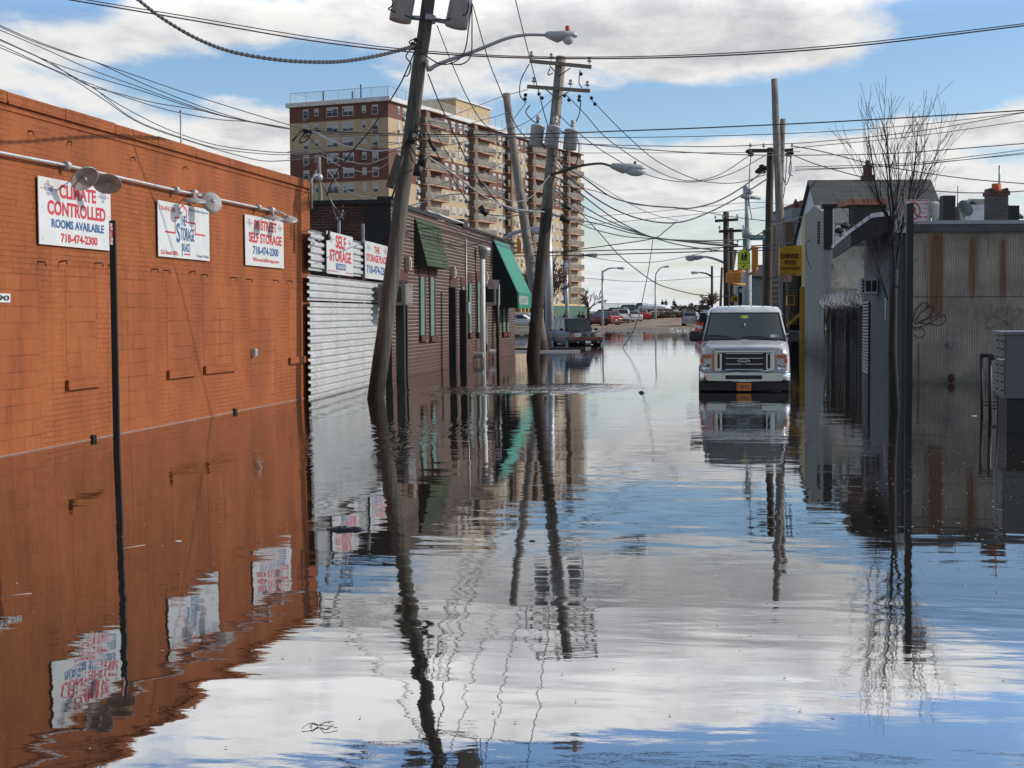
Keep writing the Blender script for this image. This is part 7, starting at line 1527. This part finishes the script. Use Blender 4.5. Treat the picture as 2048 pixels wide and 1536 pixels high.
ba = [[(-10,46,16),(62,78),(144,108),(250,144),(375,187),(512,230),(606,258,44)],[(-10,49,16),(62,81),(150,112),(200,128),(312,178),(437,225),(531,250),J],[(-10,56,16),(94,100),(187,141),(281,175),(375,209),(469,237),J],
 [(-10,74,16),(69,110),(103,125),(187,153),(281,181),(375,212),(462,236),J],[(-10,76,16),(69,111),(103,126),(172,169),(237,187),(312,206),(406,222),(500,244),J],[(-10,85,16),(112,141),(187,170),(250,194),(344,222),(437,239),(512,245),J]]
nm = ['topmost','second from the top','third from the top','fourth, splitting off where the bundle narrows','fifth, running under the fourth','lowest upper strand']
for k, q in enumerate(ba): cable('dark cable over the orange roof, '+nm[k], q, 2.4, group=LB)
cable('lowest of three drooping cables reaching the thin pale pole', [(-10,91,16),(134,153),(200,194),(281,247),(375,281),(469,309),(531,322),(594,319),(644,312,47)], 2.2, group=LB)
cable('upper of three drooping cables reaching the thin pale pole', [(72,112,18),(175,169),(250,216),(344,262),(437,291),(531,303),(588,305),(642,300,47)], 2.2, group=LB)
cable('middle of three drooping cables reaching the thin pale pole', [(187,175,22),(266,237),(344,269),(437,297),(531,308),(594,309),(642,304,47)], 2, group=LB)
mb = MB(); mb.tube([W(606,260,44),W(622,264,44),W(640,260,44)], .05, 8); mb.tube([W(607,258,44),W(585,282,43.6)], .03, 5); mb.tube(spline([W(612,264,44),W(604,272,44),W(598,284,44)],4), .02, 5); mb.tube(spline([W(622,268,44),W(612,282,44),W(598,286,44)],4), .02, 5); tag(mb.build('cable_splice', M['black']), 'knotted black cable splice left of the tower face', 'splice')
cable('thick black cable from the splice across the leaning pole to the right edge', [(606,261,44),(700,265),(830,269),(1000,269),(1140,266),(1240,262),(1400,256),(1640,245),(1850,233),(2060,220,50)], 3.2)
cable('thin cable just under the thick black one, splice to the far right', [(606,265,44),(720,270),(900,273),(1140,275),(1384,273),(1640,264),(1850,248),(2060,223,50)], 1.8)
cable('black cable diving through the transformers to the pale pole pair', [(855,242,29.3),(924,253),(990,268),(1069,277),(1159,287),(1262,291),(1433,293),(1555,288),(1640,283),(1839,262),(2060,223,60)], 2.2)
cable('cable under the third transformer running level to the right', [(990,270,40),(1100,282),(1200,291),(1262,297),(1384,305),(1506,310),(1640,310),(1800,306),(2060,286,62)], 2.6)
cable('thin level line behind the pole tops', [(848,300,60),(1000,305),(1140,306),(1506,305),(1600,303,75)], 1.5)
cable('far thin line rising to the right edge, upper of three', [(1590,334,76),(1740,330),(1839,325),(1950,312),(2060,298,70)], 1.7)
cable('far thin line rising to the right edge, middle of three', [(1590,338,76),(1740,334),(1839,329),(1950,317),(2060,304,70)], 1.5)
cable('far thin line rising to the right edge, lowest of three', [(1590,341,76),(1799,331),(1900,322),(2060,307,70)], 1.7)
cable('line sinking right past the tree, upper of two', [(1586,292,80),(1640,302),(1740,327),(1839,344),(1939,358),(2060,368,40)], 2.6)
cable('line sinking right past the tree, lower of two', [(1590,312,80),(1640,331),(1740,358),(1839,378),(1919,385),(1998,385),(2060,381,40)], 2.6)
cable('fine line over the tree to the right edge', [(1555,300,72),(1640,291),(1760,280),(1879,266),(2060,240,60)], 1.7)
# leaning pole to second pole
cable('line swinging from the transformer bracket under the pale pole top', [(874,51,29.3),(906,132),(937,200),(966,245),(990,260),(1011,257),(1032,232),(1052,205,55)], 2.4)
cable('line from the right transformer down to the three grey cans', [(945,8,29.3),(974,111),(998,174),(1022,232),(1043,266),(1061,277),(1100,281,54.5)], 2.6)
cable('line entering at the top edge and dropping past the crossarm ends', [(1030,-4,27),(1053,90),(1077,182),(1095,248),(1114,280,54.5)], 2.6)
cable('line from below the lamp arm slanting down to the cable cluster', [(856,148,29.3),(879,206),(908,266),(937,327),(966,369),(995,403),(1030,424),(1082,418,55)], 3.2)
cable('thick pale cable sweeping from the leaning pole to the second pole', [(858,315,29.2),(903,345),(945,377),(979,398),(1030,418),(1090,424,55)], 4.2, 'cablegrey')
cable('cable with black splice boxes dropping steeply right', [(848,250,29.2),(869,298),(890,332),(932,398),(960,425),(1010,432),(1050,428),(1088,415,55)], 3.0)
cable('cable fanning down right from the big pole, outermost', [(858,242,29.2),(885,290),(905,322),(924,342),(960,372),(1000,408),(1045,425),(1086,405,55)], 2.2)
cable('thin pale drooping cable before the second pole', [(960,360,38),(990,385),(1020,402),(1050,400),(1072,385),(1100,350,54.8)], 2.0, 'cablegrey')
cable('thin line from the pale pole top down left to the big pole', [(863,243,29.3),(900,232),(937,219),(975,204),(1007,192),(1056,179,55)], 1.8)
cable('second thin line from the pale pole down to the big pole', [(860,262,29.3),(930,250),(970,238),(995,232),(1016,224,66)], 1.8)
cable('long thin line from the crossarm down left behind the leaning pole', [(700,330,60),(800,300),(900,290),(960,275),(1010,262),(1060,240),(1105,198,55.2)], 1.6)
cable('thin line slanting up right across the balconies', [(845,378,60),(900,362),(960,345),(1030,315,66)], 1.6)
cable('black service cable from the big pole to the orange corner', [(832,97,29.3),(813,142),(800,169),(776,208),(740,261),(700,308),(670,352),(653,392,29.4)], 3.6)
cable('thick grey service cable looping left of the leaning pole', [(624,263,44),(635,266),(655,278),(683,289),(717,298),(751,302),(778,300),(804,295,29.5)], 4.0, 'cablegrey')
cable('pale loop left of the leaning pole, upper', [(642,304,47),(676,316),(703,324),(730,328),(751,324),(781,312),(804,298,29.5)], 2.2, 'cablegrey')
cable('pale loop left of the leaning pole, lower', [(642,310,47),(678,331),(703,339),(730,344),(758,338),(782,322),(806,300,29.5)], 2.2, 'cablegrey')
cable('pale low loop over the brick parapet', [(655,340,47),(680,372),(710,388),(730,394),(750,390),(775,372),(786,352,29.3)], 1.8, 'cablegrey')
cable('thin line from the splice to the cable box of the big pole', [(639,260,44),(680,270),(733,278),(780,285),(812,286,29.5)], 2.2)
cable('thin dark line crossing the tower face from low left', [(575,304,47),(640,296),(700,284),(740,274),(790,264),(826,256,29.5)], 1.7)
cable('second thin dark line crossing the tower face', [(575,316,47),(640,310),(700,300),(760,293),(810,284,29.5)], 1.5)
cable('short black tail below the splice to the thin pale pole', [(610,264,44),(632,288),(652,306),(668,318,46)], 2.4)
cable('black cable rising from the awning to the mid splice', [(818,412,30),(850,403),(885,392),(912,388),(935,389,42)], 3.0)
for k, (x0,y0,x1,y1,Z_,l_) in enumerate([(857,279,871,302,29.1,'long black splice box hanging on the steep cable'),(960,413,974,430,44,'black splice box beside the tower balconies'),(1126,410,1142,418,54.8,'narrow black splice box right of the second pole'),(1120,435,1140,442,54.8,'broad black splice box right of the second pole')]):
    mb = MB(); mb.tube([W(x0,y0,Z_), W(x1,y1,Z_)], (4.2 if k in (0,2) else 6.0)/F*Z_, 8); tag(mb.build('splice_box', M['black'], bevel=0), l_, 'splice box', 'black splice boxes on the cables')
# second pole onwards
Q = 55; E_ = 81.5
cable('dark line swooping from the lower crossarm end to the far pole, outermost', [(1184,200,Q),(1243,261),(1311,320),(1384,356),(1433,366),(1482,364),(1531,349,E_)], 2.2)
cable('dark line swooping from the crossarm to the far pole, middle', [(1131,188,Q),(1170,228),(1213,276),(1286,327),(1347,356),(1396,361),(1445,346),(1497,312,E_)], 2.2)
cable('dark line swooping from the third transformer to the far crossarm', [(1120,232,Q),(1157,266),(1213,307),(1286,346),(1347,362),(1408,362),(1470,344),(1528,312,E_)], 2.2)
cable('thick bundled cable sagging to the insulator rack of the dark pole', [(1108,312,Q),(1140,340),(1172,359),(1225,395),(1286,410),(1347,415),(1384,416),(1433,403),(1482,376),(1533,338,E_)], 3.6, twist=False)
cable('thin strand wound with the sagging bundle', [(1108,318,Q),(1150,368),(1200,385),(1265,408),(1330,414),(1400,423),(1482,436),(1560,444),(1646,449,75)], 2.0)
cable('second thick cable sagging lower to the dark pole', [(1106,330,Q),(1140,356),(1189,395),(1243,425),(1299,442),(1355,445),(1408,429),(1470,398),(1534,358,E_)], 3.6)
cable('low cable running through the knot to the junction, first', [(1104,350,Q),(1140,371),(1213,427),(1262,456),(1311,476),(1384,481),(1440,481),(1500,476),(1555,448),(1604,434),(1646,417,66)], 3.2)
cable('low cable running through the knot to the junction, second', [(1100,368,Q),(1140,395),(1213,439),(1286,468),(1360,490),(1452,503),(1500,506,90)], 3.0)
cable('low cable running through the knot to the junction, third', [(1098,392,Q),(1140,417),(1201,442),(1262,462),(1311,476),(1384,484),(1452,490),(1530,496,90)], 3.0)
cable('cable leaving the broad splice box, upper', [(1088,424,Q),(1140,437),(1201,449),(1262,466),(1330,478),(1400,487),(1470,494,90)], 3.0)
cable('cable leaving the broad splice box, lower', [(1088,426,Q),(1140,440),(1189,459),(1250,473),(1306,477),(1380,482),(1450,486,90)], 2.6)
cable('cable rising left to right up to the knot of cables', [(1048,514,84),(1100,506),(1140,501),(1238,488),(1306,477),(1330,462),(1352,444,70)], 2.4)
cable('level street-crossing span wire with the traffic lights, upper', [(1020,507,84),(1100,504),(1245,500),(1400,497),(1500,492),(1620,486,84)], 2.6)
cable('level street-crossing span wire with the traffic lights, lower', [(1020,512,84),(1140,511),(1280,507),(1452,502),(1560,500),(1620,498,84)], 2.6)
cable('long diagonal cable falling right to the dark pole foot', [(1100,372,Q),(1130,400),(1164,429),(1201,468),(1238,510),(1286,549),(1320,570),(1360,582),(1400,590),(1462,593,105)], 2.4)
cable('fine curved line low in the sky', [(1160,510,110),(1230,522),(1290,525),(1350,518),(1440,497,112)], 1.4)
cable('fine far line near the horizon sky', [(1165,556,150),(1280,563),(1400,556),(1450,552,160)], 1.2)
cable('fine line from the diagonal to the sagging bundle', [(1164,350,Q),(1210,378),(1260,408),(1310,430),(1355,441,70)], 1.5)
cable('broken cable dangling down into the water', [(1306,477,74),(1303,500),(1296,545),(1287,590),(1277,635),(1262,670),(1250,688),(1243,699,72)], 2.0, name='dangling_cable', group=None)
cable('cable from the crossing signs up to the takeaway roof', [(1474,586,95),(1533,559),(1568,541),(1604,518),(1646,490),(1674,465),(1694,444,58)], 2.6)
cable('cable to the yellow parapet with drooping tails', [(1490,500,84),(1545,492),(1590,484),(1622,477),(1640,482),(1652,500),(1660,520,60)], 2.6)
cable('thin tail drooping down the grey takeaway wall', [(1622,478,61),(1612,488),(1614,515),(1620,533),(1632,541,60)], 1.8)
cable('thin cable over the shed roof edge to the sign post', [(1560,440,72),(1640,448),(1700,449),(1780,450),(1812,450,36.5)], 1.6)
cable('high thin line left of the far dark pole', [(1200,432,100),(1300,424),(1400,414),(1500,405),(1560,408),(1640,420,100)], 1.2)
cable('lower thin line left of the far dark pole', [(1170,450,100),(1280,440),(1400,428),(1500,418),(1540,412,100)], 1.2)
